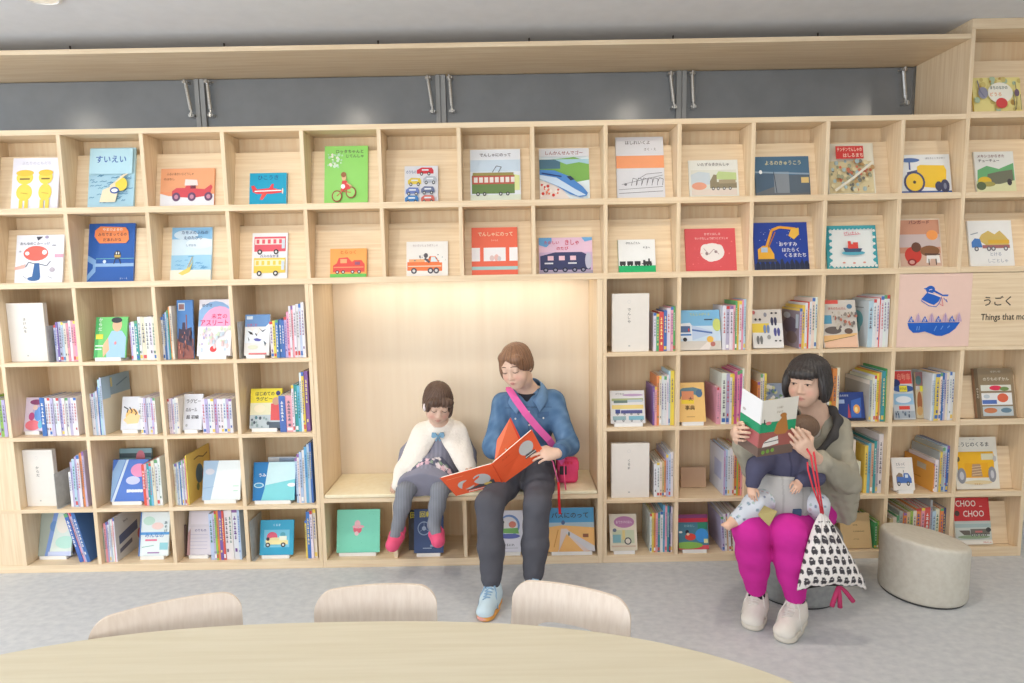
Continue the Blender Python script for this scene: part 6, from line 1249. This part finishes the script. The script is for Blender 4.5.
# ================================================================== the woman in the grey jacket on the stool
def woman_grey():
    root = thing('person', 'seated person with black bob, grey jacket and magenta trousers reading the open green book', 'person', (1.47, 3.1, .33))
    HC = pose(807.5, 382, 2.975); R = rotm((-.70, -.70, -.10), roll=RAD(0))
    neck = V(1.505, 3.045, .975); chest = V(1.520, 3.08, .77); pel = V(1.490, 3.13, .46)
    shR, shL = V(1.345, 3.01, .885), V(1.632, 3.075, .880)
    elR, elL = V(1.175, 2.93, .735), V(1.610, 2.905, .665)
    wrR, wrL = pose(735.5, 434, 2.712)+V(.030, .077, -.017), pose(809.5, 453, 2.705)
    hpR, hpL = V(1.395, 3.09, .445), V(1.575, 3.09, .445); knR, knL = V(1.100, 2.775, .482), V(1.258, 2.735, .484); anR, anL = V(1.168, 2.855, .115), V(1.322, 2.775, .112)
    B = F3(); L = add_head(B, HC, R, 1.0, skin=(230, 192, 168), neck=neck); sk = (230, 192, 168)
    B.chain([neck, chest, V(1.505, 3.11, .62), pel], [.056, .10, .09, .11], .06, sk)
    for sh, el, wr in ((shR, elR, wrR), (shL, elL, wrL)): B.cap(neck-V(0, 0, .04), sh, .05, .044, .04, '+', sk); B.chain([sh, el, wr], [.044, .037, .025], .03, sk)
    for hp, kn, an in ((hpR, knR, anR), (hpL, knL, anL)): B.chain([hp, kn, an], [.078, .050, .026], .04, sk); B.cap(an, an+V(-.025, -.065, -.07), .024, .018, .02, '+', sk)
    add_hand(B, wrR, V(-.35, -.90, .20), V(-.90, .35, .0), V(0, 0, 1), (.72, .76, .80, .86), .3, .92, sk)
    add_hand(B, wrL, V(-.66, -.30, .68), V(.05, -.95, -.25), V(.2, .6, .8), (.16, .20, .26, .32), .5, .96, sk)
    def paint(P, c):
        lc = (P-HC)@R; ch = np.exp(-(((np.abs(lc[:, 0])-.040)/.02)**2+((lc[:, 2]+.03)/.02)**2))*(lc[:, 1] > .04); return lips(P, c + ch[:, None]*np.array([4, -12, -10]), HC, R)
    build_field(B, 'body', M['skin'], root, .0045, paint); face_marks(B, L, root, 1.0, closed=False, brow=(66, 56, 52))
    Hh = F3(); hb = (54, 50, 50); E = lambda p, r, k=.02, op='+': Hh.ell(L(*p), r, R, k, op, hb)
    E((0, -.018, .046), (.096, .110, .090)); E((0, -.040, -.020), (.100, .092, .085), .03)
    for q in (-1, 1): E((q*.088, .016, -.022), (.022, .050, .072), .025)
    Hh.fn(lambda P: (lambda l: np.maximum(np.maximum(np.abs(l[..., 0])-(.062+.05*np.clip(l[..., 2]-.0, -.1, .05)), l[..., 2]-.038), .030-l[..., 1]))((P-HC)@R), HC-.2, HC+.2, .012, '-')
    E((0, .080, .060), (.066, .034, .034), .015); Hh.fn(lambda P: (lambda l: np.maximum(l[..., 2]+.078+.25*np.clip(l[..., 1], -.1, .1)*-.2, -9))((HC-P)@-R*1.0)*0+1, HC-.2, HC+.2, .004, '-') if False else None
    Hh.cut(L(0, 0, -.088), R@V(0, .12, -1)); 
    Hh.fn(lambda P: (lambda l: np.maximum(np.maximum(np.abs(l[..., 0])-.058, l[..., 2]-.036), .060-l[..., 1]))((P-HC)@R), HC-.2, HC+.2, .006, '-')
    def strands(P):
        l = (P-HC)@R; a = np.arctan2(l[:, 0], l[:, 1]+.03); return .0016*np.sin(a*44)+.0010*np.sin(a*91+1)
    def hp_(P, c):
        l = (P-HC)@R; a = np.arctan2(l[:, 0], l[:, 1]+.03); return c + (6*np.sin(a*40) + 5*np.sin(a*87))[:, None]*np.array([1, .95, .9])
    build_field(Hh, 'hair', M['hair'], root, .004, hp_, strands)
    JC = (168, 162, 146); S = F3()
    S.chain([neck+V(0, .02, -.065), chest, V(1.52, 3.11, .62), V(1.525, 3.13, .47)], [.085, .118, .120, .150], .07, JC); S.ell(V(1.51, 3.06, .82), V(.145, .10, .11), None, .05, '+', JC)
    for i, (sh, el, wr) in enumerate(((shR, elR, wrR), (shL, elL, wrL))):
        S.cap(neck+V(0, .02, -.07), sh, .066, .066, .05, '+', JC); e = (.62, .66)[i]; S.chain([sh, el, el+(wr-el)*e], [.069, .060, .049], .03, JC); S.cap(el+(wr-el)*(e-.05), el+(wr-el)*(e+.03), .050, .050, .006, '+', JC)
    # the loose right flap of the jacket hanging over the stool
    S.chain([V(1.625, 3.06, .68), V(1.665, 3.05, .55), V(1.675, 3.04, .43)], [.075, .070, .055], .05, JC); S.cut(V(1.6, 3.05, .400), V(.12, -.1, -1))
    S.cap(neck+V(-.02, -.06, -.08), neck+V(-.005, -.03, .08), .03, .058, .012, '-')
    S.cap(neck+V(-.065, .0, .0), neck+V(-.06, -.08, -.10), .022, .024, .012, '+', JC); S.cap(neck+V(.06, .01, .0), neck+V(.03, -.085, -.10), .022, .026, .012, '+', JC)
    jk = build_field(S, 'jacket', M['fabric'], root, .005, None, folds(.0062, 46, 1.1))
    U = F3(); U.chain([neck+V(0, -.0, -.03), chest+V(-.01, -.02, .02)], [.060, .104], .04, (216, 210, 200)); U.cut(neck+V(0, 0, .0), V(0, -.2, 1)); build_field(U, 'undershirt', M['fabric'], root, .006)
    T_ = F3(); TC = (214, 54, 160); T_.ell(V(1.49, 3.13, .455), V(.17, .14, .10), None, .05, '+', TC)
    for hp, kn, an in ((hpR, knR, anR), (hpL, knL, anL)):
        G_ = F3(); G_.chain([hp, hp+(kn-hp)*.5, kn, kn+(an-kn)*.35, kn+(an-kn)*.58, kn+(an-kn)*.75], [.092, .086, .078, .075, .064, .052], .03, TC); G_.chain([kn+(an-kn)*.74, kn+(an-kn)*.85], [.052, .047], .008, TC)
        bb_ = [G_.bounds(q) for q in G_.p]; T_.fn(G_.eval, np.min([b[0] for b in bb_], 0)-.02, np.max([b[1] for b in bb_], 0)+.02, .012, '+', TC)
    T_.fn(lambda P: np.maximum(P[..., 2]-(.336+.04*(P[..., 0]-1.475)+.10*(P[..., 1]-3.13)), np.sqrt((P[..., 0]-1.475)**2+(P[..., 1]-3.13)**2)-.227), (1.24, 2.89, .2), (1.71, 3.37, .36), .006, '-')
    build_field(T_, 'trousers', M['fabric'], root, .0055, None, folds(.0022, 24, 2.4))
    for an, toe in ((anR, V(1.105, 2.760, 0)), (anL, V(1.205, 2.655, 0))):
        K_ = F3(); K_.chain([an+V(0, .004, .075), an, an-V(0, -.004, .055)], [.041, .039, .038], .01, (58, 50, 62)); build_field(K_, 'sock', M['fabric'], root, .005)
        sneaker(root, an, toe, (236, 230, 220), (228, 220, 206), (240, 236, 228), s=1.1)
    return L
woman_grey()
# ================================================================== the baby in the carrier
def baby():
    root = thing('person', 'baby in navy jacket and pale dotted trousers carried in front of the grey jacket', 'person', (1.30, 2.86, .55))
    HC = pose(801, 432, 2.85); R = rotm((-.93, -.05, .12)); s = .70; sk = (232, 188, 162)
    neck = V(1.345, 2.895, .865); chest = V(1.300, 2.885, .775); pel = V(1.285, 2.885, .615)
    shR, shL = V(1.225, 2.87, .810), V(1.385, 2.87, .795); elR, elL = V(1.130, 2.80, .775), V(1.385, 2.775, .735)
    wrR, wrL = V(1.088, 2.755, .705), V(1.300, 2.735, .730)
    hpR, hpL = V(1.225, 2.865, .605), V(1.355, 2.865, .605); knR, knL = V(1.125, 2.790, .600), V(1.415, 2.800, .590)
    anR, anL = V(1.015, 2.760, .535), V(1.440, 2.800, .515)
    B = F3(); L = add_head(B, HC, R, s, sk, child=True, neck=neck); B.chain([neck, chest, pel], [.04, .068, .07], .04, sk)
    for sh, el, wr in ((shR, elR, wrR), (shL, elL, wrL)): B.cap(neck, sh, .03, .03, .02, '+', sk); B.chain([sh, el, wr], [.03, .025, .018], .02, sk)
    for hp, kn, an in ((hpR, knR, anR), (hpL, knL, anL)): B.chain([hp, kn, an], [.045, .036, .022], .02, sk)
    add_hand(B, wrR, V(-.05, -.35, -.8), V(-.5, -.8, .1), V(.8, -.2, 0), (.4, .45, .5, .5), .4, .50, sk); add_hand(B, wrL, V(-.45, -.6, -.45), V(.1, -.7, .6), V(-.5, .1, .6), (.5, .55, .6, .6), .4, .50, sk)
    # bare foot with toes
    def foot(an, d, up):
        d = nrm(d); up = nrm(up-d*np.dot(up, d)); sd = np.cross(d, up); B.chain([an-d*.012, an+d*.040], [.021, .019], .02, sk)
        for i in range(5): B.cap(an+d*.046+sd*(.016-.008*i), an+d*(.064-.003*i)+sd*(.018-.009*i)+up*.004, .0062-.0004*i, .0054-.0004*i, .003, '+', sk)
    foot(anR, V(-.75, -.35, -.35), V(.2, -.6, .7)); foot(anL, V(.10, -.15, -.9), V(0, -.9, .2))
    build_field(B, 'body', M['skin'], root, .0035); face_marks(B, L, root, s)
    Hh = F3(); hb = (112, 88, 70); E = lambda p, r, k=.02, op='+': Hh.ell(L(*p), V(*r)*s, R, k, op, hb)
    E((0, -.018, .038), (.080, .098, .083)); E((0, .115, -.03), (.062, .075, .078), .012, '-'); build_field(Hh, 'hair', M['hair'], root, .004)
    J = F3(); NC = (84, 84, 108); J.chain([neck+V(0, 0, -.01), chest, V(1.295, 2.885, .69)], [.045, .088, .092], .04, NC)
    for sh, el, wr in ((shR, elR, wrR), (shL, elL, wrL)): J.chain([sh, el, el+(wr-el)*.84], [.052, .044, .032], .02, NC)
    J.cut(V(1.3, 2.88, .655), V(0, 0, -1)); build_field(J, 'jacket', M['fabric'], root, .0045, lambda P, c: c - (14*((np.abs(P[:, 0]-1.285) < .004) & (P[:, 1] < 2.83)))[:, None], folds(.0028, 60, 1.0))
    T_ = F3(); TC = (222, 226, 234); T_.ell(pel, V(.095, .08, .075), None, .03, '+', TC)
    for hp, kn, an in ((hpR, knR, anR), (hpL, knL, anL)): T_.chain([hp, kn, kn+(an-kn)*.85], [.062, .054, .034], .02, TC)
    def dots(P, c):
        c = c.copy(); r_ = random.Random(3)
        for i in range(170):
            q = P[r_.randrange(len(P))]; cc = r_.choice([(150, 170, 186), (206, 190, 196), (140, 150, 176), (180, 200, 196)]); c[((P-q)**2).sum(1) < .0065**2] = cc
        return c
    build_field(T_, 'trousers', M['fabric'], root, .0045, dots, folds(.002, 60, 2.0))
baby()
def carrier():
    root = thing('baby_carrier', 'grey baby carrier pouch strapped to the front of the grey jacket', 'baby carrier', (1.32, 2.86, .55)); GC = (190, 188, 186)
    P_ = F3(); P_.chain([V(1.290, 2.875, .715), V(1.290, 2.875, .640), V(1.300, 2.880, .560)], [.100, .104, .085], .04, GC)
    P_.chain([V(1.20, 2.88, .60), V(1.29, 2.86, .575), V(1.40, 2.87, .59)], [.070, .085, .075], .04, GC)
    P_.cut(V(1.29, 2.875, .722), V(0, .1, 1)); P_.cut(V(1.3, 2.88, .528), V(0, 0, -1))
    build_field(P_, 'pouch', M['fabric'], root, .005, lambda P, c: c - (16*(np.abs(np.abs(P[:, 0]-1.29)-.045) < .0035))[:, None], folds(.0022, 40, .5))
    # shoulder pads, waist belt and buckle
    for pts in ([V(1.475, 3.08, 1.005), V(1.500, 2.975, .955), V(1.43, 2.925, .86), V(1.37, 2.885, .74)], [V(1.425, 3.08, .985), V(1.375, 2.955, .955), V(1.29, 2.905, .85), V(1.25, 2.87, .73)]):
        S = F3(); pts = pts if pts[0][0] < 1.45 else [V(1.575, 3.09, .992), V(1.582, 3.01, .990), V(1.580, 2.950, .955), V(1.540, 2.912, .89), V(1.46, 2.90, .80), V(1.38, 2.875, .72)]
        S.chain(pts, ([.016, .017, .017, .016, .015, .013] if len(pts) == 6 else [.020, .021, .019, .015]), .03, (72, 70, 70)); build_field(S, 'shoulder_strap', M['fabric'], root, .005)
    mb = MB(); bp = [V(1.15, 2.99, .545), V(1.20, 2.81, .565), V(1.29, 2.765, .570), V(1.39, 2.785, .570), V(1.45, 2.90, .56)]; mb.ribbon(bp, [V(-1, -.3, 0), V(-.5, -.8, 0), V(0, -1, 0), V(.5, -.8, 0), V(1, -.3, 0)], .030, .004, (170, 168, 168)); mb.build('waist_belt', M['fabric'], root)
    mb = MB(); mb.box((1.285, 2.752, .555), (1.325, 2.764, .588), (70, 90, 120)); mb.build('buckle', M['shoe'], root, bevel=.003)
carrier()

# ================================================================== open books, bags and small things
def open_cover(quad, art, col, mbs, t=.003):
    """quad: bottom-left, bottom-right, top-right, top-left in the world; art printed on the side the camera sees"""
    bl, br, tr, tl = [np.asarray(q, float) for q in quad]; n = nrm(np.cross(br-bl, tl-bl))
    if n[1] > 0: n = -n
    T = lambda p: (bl*(1-p[0])*(1-p[1]) + br*p[0]*(1-p[1]) + tr*p[0]*p[1] + tl*(1-p[0])*p[1]) + n*p[2]
    mbs.box((0, 0, -t), (1, 1, 0), col, T=T); draw_art(mbs, art, T, 1, 1); return T, n
def orange_book():
    root = thing('open_book', 'open orange picture book with plain grey shapes on its cover held by two readers', 'book', pose(500, 475, 3.2))
    OR = (240, 98, 56); G2 = (198, 198, 196); WH2 = (246, 240, 234)
    sT, sB = pose(492, 464, 3.165), pose(503, 484, 3.235); lT, lB = pose(440, 478.5, 3.19), pose(456, 496, 3.25); rT, rB = pose(532, 430, 3.185), pose(545, 454, 3.245)
    blob = lambda x, y, k, c: [('e', x, y, .13*k, .15*k, c), ('e', x-.09*k, y+.10*k, .055*k, .13*k, c), ('e', x+.07*k, y+.11*k, .06*k, .12*k, c), ('e', x+.15*k, y+.02*k, .06*k, .09*k, c)]
    mb = MB(); a = [('r', .28, .12, .88, .34, (84, 82, 84)), ('e', .34, .40, .16, .22, G2), ('e', .68, .48, .17, .24, G2), ('e', .74, .22, .08, .06, (230, 200, 110)), ('r', .30, .06, .80, .09, WH2), ('r', .08, .84, .4, .86, (250, 150, 110))]
    open_cover((lB, sB, sT, lT), a, OR, mb); o = mb.build('back_cover', M['print'], root)
    mb = MB(); a = [('e', .73, .62, .16, .24, G2), ('p', [(.62, .28), (.66, .42), (.86, .40), (.88, .26)], (92, 90, 92)), ('r', .64, .32, .88, .34, WH2), ('t', 'えほん', .30, .84, .06, (206, 80, 50), .3), ('r', .18, .56, .5, .57, (222, 84, 50))]
    open_cover((sB, rB, rT, sT), a, OR, mb); mb.build('front_cover', M['print'], root)
    mb = MB(); mb.tube([sB, sT], .004, 8, (226, 84, 48)); mb.build('spine', M['print'], root)
    def block(q, name, up=.012):
        bl, br, tr, tl = q; n = nrm(np.cross(br-bl, tl-bl)); n = n if n[1] > 0 else -n; m2 = MB()
        T = lambda p: (bl*(1-p[0])*(1-p[1]) + br*p[0]*(1-p[1]) + tr*p[0]*p[1] + tl*(1-p[0])*p[1]) + n*p[2]
        m2.box((.02, .02, .0035), (.98, .985, up), (248, 242, 232), T=T); m2.build(name, M['print'], root)
    block((lB, sB, sT, lT), 'page_block'); block((sB, rB, rT, sT), 'page_block')
    mb = MB(); p0, p1, p2, p3 = pose(494, 466, 3.20), pose(522, 441, 3.27), pose(510.5, 417.5, 3.255), pose(497, 440, 3.235)
    mid = lambda a, b, t: a+(b-a)*t
    bl, br, tr, tl = p0, p1, p2, p3
    a = [('e', .62, .40, .14, .22, (240, 216, 190)), ('e', .50, .72, .10, .16, (246, 232, 220)), ('e', .28, .3, .10, .14, (246, 226, 210)), ('r', .93, .0, 1, 1, (226, 80, 60))]
    open_cover((bl, br, tr, tl), a, (240, 120, 80), mb, .0012); mb.build('turned_page', M['print'], root)
orange_book()
def green_book():
    root = thing('open_book', 'open hardback with white, green and red brown cover held up by the woman in grey', 'book', pose(760, 430, 2.68))
    sT, sB = pose(763, 401, 2.665), pose(757, 457, 2.66); lT, lB = pose(742.5, 388, 2.745), pose(738, 444, 2.745); rT, rB = pose(799, 396, 2.70), pose(792, 452, 2.695)
    WC, GR, RB, DB = (222, 220, 216), (42, 150, 104), (160, 92, 84), (112, 92, 82)
    base = [('r', 0, .60, 1, 1, WC), ('p', [(0, .44), (0, .60), (1, .56), (1, .42)], GR), ('p', [(0, .18), (0, .44), (1, .42), (1, .16)], RB), ('r', 0, 0, 1, .18, DB)]
    mb = MB(); a = [('r', 0, .56, 1, 1, (236, 236, 238)), ('p', [(0, .42), (0, .58), (1, .58), (1, .42)], GR), ('r', 0, .16, 1, .42, (178, 98, 98)), ('r', 0, 0, 1, .17, DB), ('e', .18, .68, .08, .025, (200, 190, 190))]
    open_cover((lB, sB, sT, lT), a, WC, mb); mb.build('back_cover', M['print'], root)
    mb = MB(); br = (176, 118, 60)
    a = [('r', 0, .60, 1, 1, (220, 214, 202)), ('r', 0, .42, 1, .60, GR), ('r', 0, .14, 1, .42, RB), ('r', 0, 0, 1, .16, DB), ('p', [(.40, .40), (.46, .56), (.56, .64), (.62, .74), (.70, .70), (.74, .58), (.80, .42), (.72, .36), (.5, .36)], br), ('e', .62, .70, .09, .04, br), ('e', .22, .585, .08, .03, (206, 120, 120)), ('l', [(.10, .57), (.10, .66)], .03, (60, 60, 60)),
         ('p', [(.10, .16), (.14, .25), (.30, .31), (.52, .34), (.56, .20), (.3, .17)], (228, 222, 214)), ('l', [(.14, .24), (.54, .265)], .015, K), ('t', 'いっぱい', .5, .85, .04, (150, 130, 110), .3), ('t', 'どんぐり', .5, .77, .04, (150, 130, 110), .24)]
    a += [('e', .14+.13*i, .07+.012*i, .05, .035, (120, 160, 70)) for i in range(3)]
    open_cover((sB, rB, rT, sT), a, WC, mb); mb.build('front_cover', M['print'], root)
    mb = MB(); mb.tube([sB, sB+(sT-sB)*.16], .0035, 8, DB); mb.tube([sB+(sT-sB)*.16, sB+(sT-sB)*.42], .0035, 8, RB); mb.tube([sB+(sT-sB)*.42, sB+(sT-sB)*.58], .0035, 8, GR); mb.tube([sB+(sT-sB)*.58, sT], .0035, 8, WC); mb.build('spine', M['print'], root)
    for q in ((lB, sB, sT, lT), (sB, rB, rT, sT)):
        bl, br_, tr, tl = q; n = nrm(np.cross(br_-bl, tl-bl)); n = n if n[1] > 0 else -n; m2 = MB(); T = lambda p: (bl*(1-p[0])*(1-p[1]) + br_*p[0]*(1-p[1]) + tr*p[0]*p[1] + tl*(1-p[0])*p[1]) + n*p[2]
        m2.box((.02, .02, .0035), (.97, .985, .011), (240, 230, 214), T=T); m2.build('page_block', M['print'], root)
green_book()
def shoulder_bag():
    root = thing('shoulder_bag', 'small hot pink pouch bag with wide pink strap beside the denim shirt', 'bag', pose(573, 486, 3.52)); PK = (238, 82, 126); ST = (238, 110, 180)
    c = V(.318, 3.60, .515); B = F3(); B.box(c, V(.062, .045, .072), None, .028, .01, '+', PK); B.box(c+V(0, 0, .035), V(.066, .049, .036), None, .02, .006, '+', PK); bg = build_field(B, 'pouch', M['fabric'], root, .0045)
    mb = MB(); mb.box((c[0]-.05, c[1]-.054, c[2]-.012), (c[0]-.008, c[1]-.045, c[2]+.04), (64, 60, 66)); mb.build('badge', M['shoe'], bg, bevel=.006)
    for i in range(3): mb = MB(); p = V(c[0]-.02+.02*i, c[1]-.047, c[2]+.058); mb.tube([p, p+V(0, -.006, 0)], .008, 10, (232, 60, 90)); mb.build('bead', M['shoe'], bg)
    pts = [pose(509, 389, 3.49), pose(516, 400, 3.435), pose(526, 414, 3.425), pose(537, 427, 3.43), pose(549, 440, 3.44), pose(557, 452, 3.48), pose(563, 462, 3.54), V(.300, 3.575, .575)]
    pts = [V(-.02, 3.62, 1.02)] + pts; ns = [V(0, .2, 1), V(0, -.6, .8)] + [V(0, -1, .25)]*5 + [V(.3, -1, .1)]*2
    mb = MB(); mb.ribbon(pts, ns, .040, .003, ST); mb.build('strap', M['fabric'], root)
    # thin cords with a red pouch dangling at the knee
    q = [pose(553, 462, 3.30), pose(556, 474, 3.30), pose(559, 484, 3.30)]; mb = MB(); mb.tube([pose(548, 456, 3.33)]+q, .0035, 6, (236, 110, 160)); mb.tube([pose(564, 462, 3.40), pose(564.5, 480, 3.36), pose(566, 490, 3.33)], .004, 6, (236, 90, 130)); mb.build('cord', M['fabric'], root, smooth=True)
    mb = MB(); mb.ribbon([pose(558.5, 482, 3.30), pose(559, 500, 3.28), pose(560, 514, 3.28)], V(0, -1, 0), .014, .006, (224, 52, 62)); mb.build('tag', M['fabric'], root)
shoulder_bag()
def drawstring_bag():
    root = thing('drawstring_bag', 'white drawstring bag with rows of dark round-topped figures hanging from the wrist by red cords', 'bag', pose(833, 585, 2.74)); NU, NV_ = 200, 150
    top, bl, br = pose(822, 513, 2.675), pose(797.5, 586.5, 2.635), pose(866.5, 584, 2.635); bm = (bl+br)/2; half = np.linalg.norm(br-bl)/2; Hh = top[2]-bm[2]
    vs = []; cols = []
    for j in range(NV_+1):
        v = j/NV_; w = half*(.045+.955*min(1, v*1.02)**.80); d = .006+.036*sin(pi*min(1, v*.62+.0))**1.0*(1 if v < .9 else 1-(v-.9)*6.5); cx = top+(bm-top)*v
        for i in range(NU):
            u = 2*pi*i/NU; gat = (1-v)**2; x = w*cos(u)*(1+.05*gat*sin(18*u)); y = d*sin(u)*(1+.5*gat*sin(14*u)) ; dz = -.010*cos(2*u)*v + .012*abs(cos(u))**6*(-1 if v > .95 else 0)
            # slightly pulled corners
            vs.append((cx[0]+x*(1), cx[1]+y, cx[2]+dz + .004*sin(9*u+3*v)*v))
            su = x/(half)*4.6 + .5*(int(v*7.2) % 2); sv = v*7.2; row = math.floor(sv); fu = (su-math.floor(su))-.5; fv = (sv-row)-.5
            on = v > .10 and ((fu/.36)**2+((fv-.07)/.35)**2 < 1 or (fu/.25)**2+((fv+.24)/.20)**2 < 1) and not (abs(fu) < .13 and (abs(fv-.40) < .10 or abs(fv+.16) < .035))
            cols.append((78, 74, 78) if on else (238, 232, 228))
    fs = [(j*NU+i, j*NU+(i+1) % NU, (j+1)*NU+(i+1) % NU, (j+1)*NU+i) for j in range(NV_) for i in range(NU)]; fs.append(tuple(NV_*NU+i for i in range(NU-1, -1, -1))); fs.append(tuple(range(NU)))
    me = bpy.data.meshes.new('sack'); o_ = np.array(world_loc(root)); me.from_pydata([tuple(np.array(p)-o_) for p in vs], [], [f[::-1] for f in fs]); me.materials.append(M['fabric']); me.polygons.foreach_set('use_smooth', [True]*len(fs))
    ca = me.color_attributes.new('Col', 'FLOAT_COLOR', 'POINT'); a = np.ones((len(vs), 4), np.float32); a[:, :3] = srgb_lin(np.array(cols, float)); ca.data.foreach_set('color', a.ravel()); ob = bpy.data.objects.new('sack', me); COL.objects.link(ob); ob.parent = root
    CO = (226, 74, 84); mb = MB()
    mb.tube([top+V(-.004, 0, .0), pose(817.5, 492, 2.665), pose(813, 470, 2.650), pose(811, 456, 2.655), pose(807, 449, 2.675), pose(806, 446, 2.72)], .0042, 8, CO)
    mb.tube([top+V(.005, 0, .0), pose(819.5, 490, 2.665), pose(816.5, 470, 2.655), pose(814.5, 456, 2.66), pose(813, 449, 2.70)], .0042, 8, CO)
    mb.tube([top+V(0, -.01, 0), pose(813, 488, 2.665), pose(808, 470, 2.66), pose(807.5, 462, 2.67)], .0036, 8, CO)
    mb.build('cord', M['fabric'], root, smooth=True)
    mb = MB(); t0 = pose(839, 585, 2.66); TA = (206, 72, 118)
    for q in ((836, 596), (832, 606), (840, 607), (853, 601)): mb.tube([t0, (t0+pose(*q, 2.68))/2+V(0, 0, .004), pose(*q, 2.68)], [.006, .010, .011], 8, TA)
    mb.build('tassel', M['fabric'], root, smooth=True)
drawstring_bag()
# small tan card on the magenta knees
q = [pose(757.5, 515, 2.665), pose(769, 526.5, 2.625), pose(777, 512, 2.665), pose(763.5, 506, 2.715)]; n_ = nrm(np.cross(q[1]-q[0], q[3]-q[0])); n_ = n_ if n_[2] > 0 else -n_
mb = MB(); mb.mesh([p for p in q]+[p+n_*.006 for p in q], [(0, 3, 2, 1), (4, 5, 6, 7), (0, 1, 5, 4), (1, 2, 6, 5), (2, 3, 7, 6), (3, 0, 4, 7)], (176, 162, 112))
tag(mb.build('card_pouch', M['fabric'], origin=q[0], bevel=.002), 'small olive tan card pouch lying on the magenta knees', 'pouch')
#@@END
# round fitting on the ceiling at the upper left, and the downlights
def ceiling_lamp(x, y, r, label, power, emit=6):
    root = thing('ceiling_downlight', label, 'ceiling light', (x, y, 2.99))
    mb = MB(); mb.lathe([(r, 2.989), (r, 2.982), (r*.86, 2.978), (r*.84, 2.987)], (x, y, 0), 40); mb.build('rim', M['white_card'], root, smooth=False)
    mb = MB(); mb.lathe([(r*.82, 2.9865), (r*.82, 2.983)], (x, y, 0), 40); mb.build('diffuser', mat_emit('lamp_glow', (255, 244, 226), emit), root)
    if power:
        ld = bpy.data.lights.new('downlight', 'SPOT'); ld.energy = power; ld.spot_size = RAD(118); ld.spot_blend = .8; ld.shadow_soft_size = .09; ld.color = (1, .88, .72)
        lo = bpy.data.objects.new('downlight', ld); COL.objects.link(lo); lo.location = (x, y, 2.96)
LAMP_W = 20
for x, nm in ((-3.5, 'far left'), (-1.25, 'left of centre'), (1.0, 'right of centre'), (3.05, 'right')):
    ceiling_lamp(x, 2.44, .065, f'round recessed ceiling downlight, {nm}', LAMP_W, 260)
p = at(38, -5, 3.1); k = (2.99-ZC)/(p[2]-ZC); ceiling_lamp(p[0]*k, 3.1*k, .09, 'white round ceiling fitting cut by the top edge at upper left', 0, .12)
# ------------------------------------------------------------------ light
wd = bpy.data.worlds.new('world'); sc.world = wd; wd.use_nodes = True
wd.node_tree.nodes['Background'].inputs[0].default_value = (.80, .90, 1.0, 1); wd.node_tree.nodes['Background'].inputs[1].default_value = 1.0
def area(name, loc, rot, sx, sy, e, col):
    ld = bpy.data.lights.new(name, 'AREA'); ld.shape = 'RECTANGLE'; ld.size = sx; ld.size_y = sy; ld.energy = e; ld.color = col
    lo = bpy.data.objects.new(name, ld); COL.objects.link(lo); lo.location = loc; lo.rotation_euler = rot; return lo
area('window_light_front', (-2.3, -3.10, 1.68), (RAD(90), 0, 0), 5.4, 2.0, 118, (1, .97, .94))
area('window_light_left', (-5.48, 0, 1.68), (RAD(90), 0, RAD(-90)), 4.7, 1.8, 90, (.82, .91, 1))
area('ceiling_fill_light', (0, -.4, 2.95), (0, 0, 0), 4.5, 1.6, 22, (1, .96, .9))  # unseen soft fill added below the ceiling, no fitting there
sc.view_settings.view_transform = 'Standard'; sc.view_settings.look = 'None'; sc.view_settings.gamma = 1
sc.view_settings.use_curve_mapping = False; sc.view_settings.exposure = 0.11
try: sc.cycles.use_denoising = True; sc.cycles.denoiser = 'OPENIMAGEDENOISE'
except Exception: pass
sc.cycles.max_bounces = 8
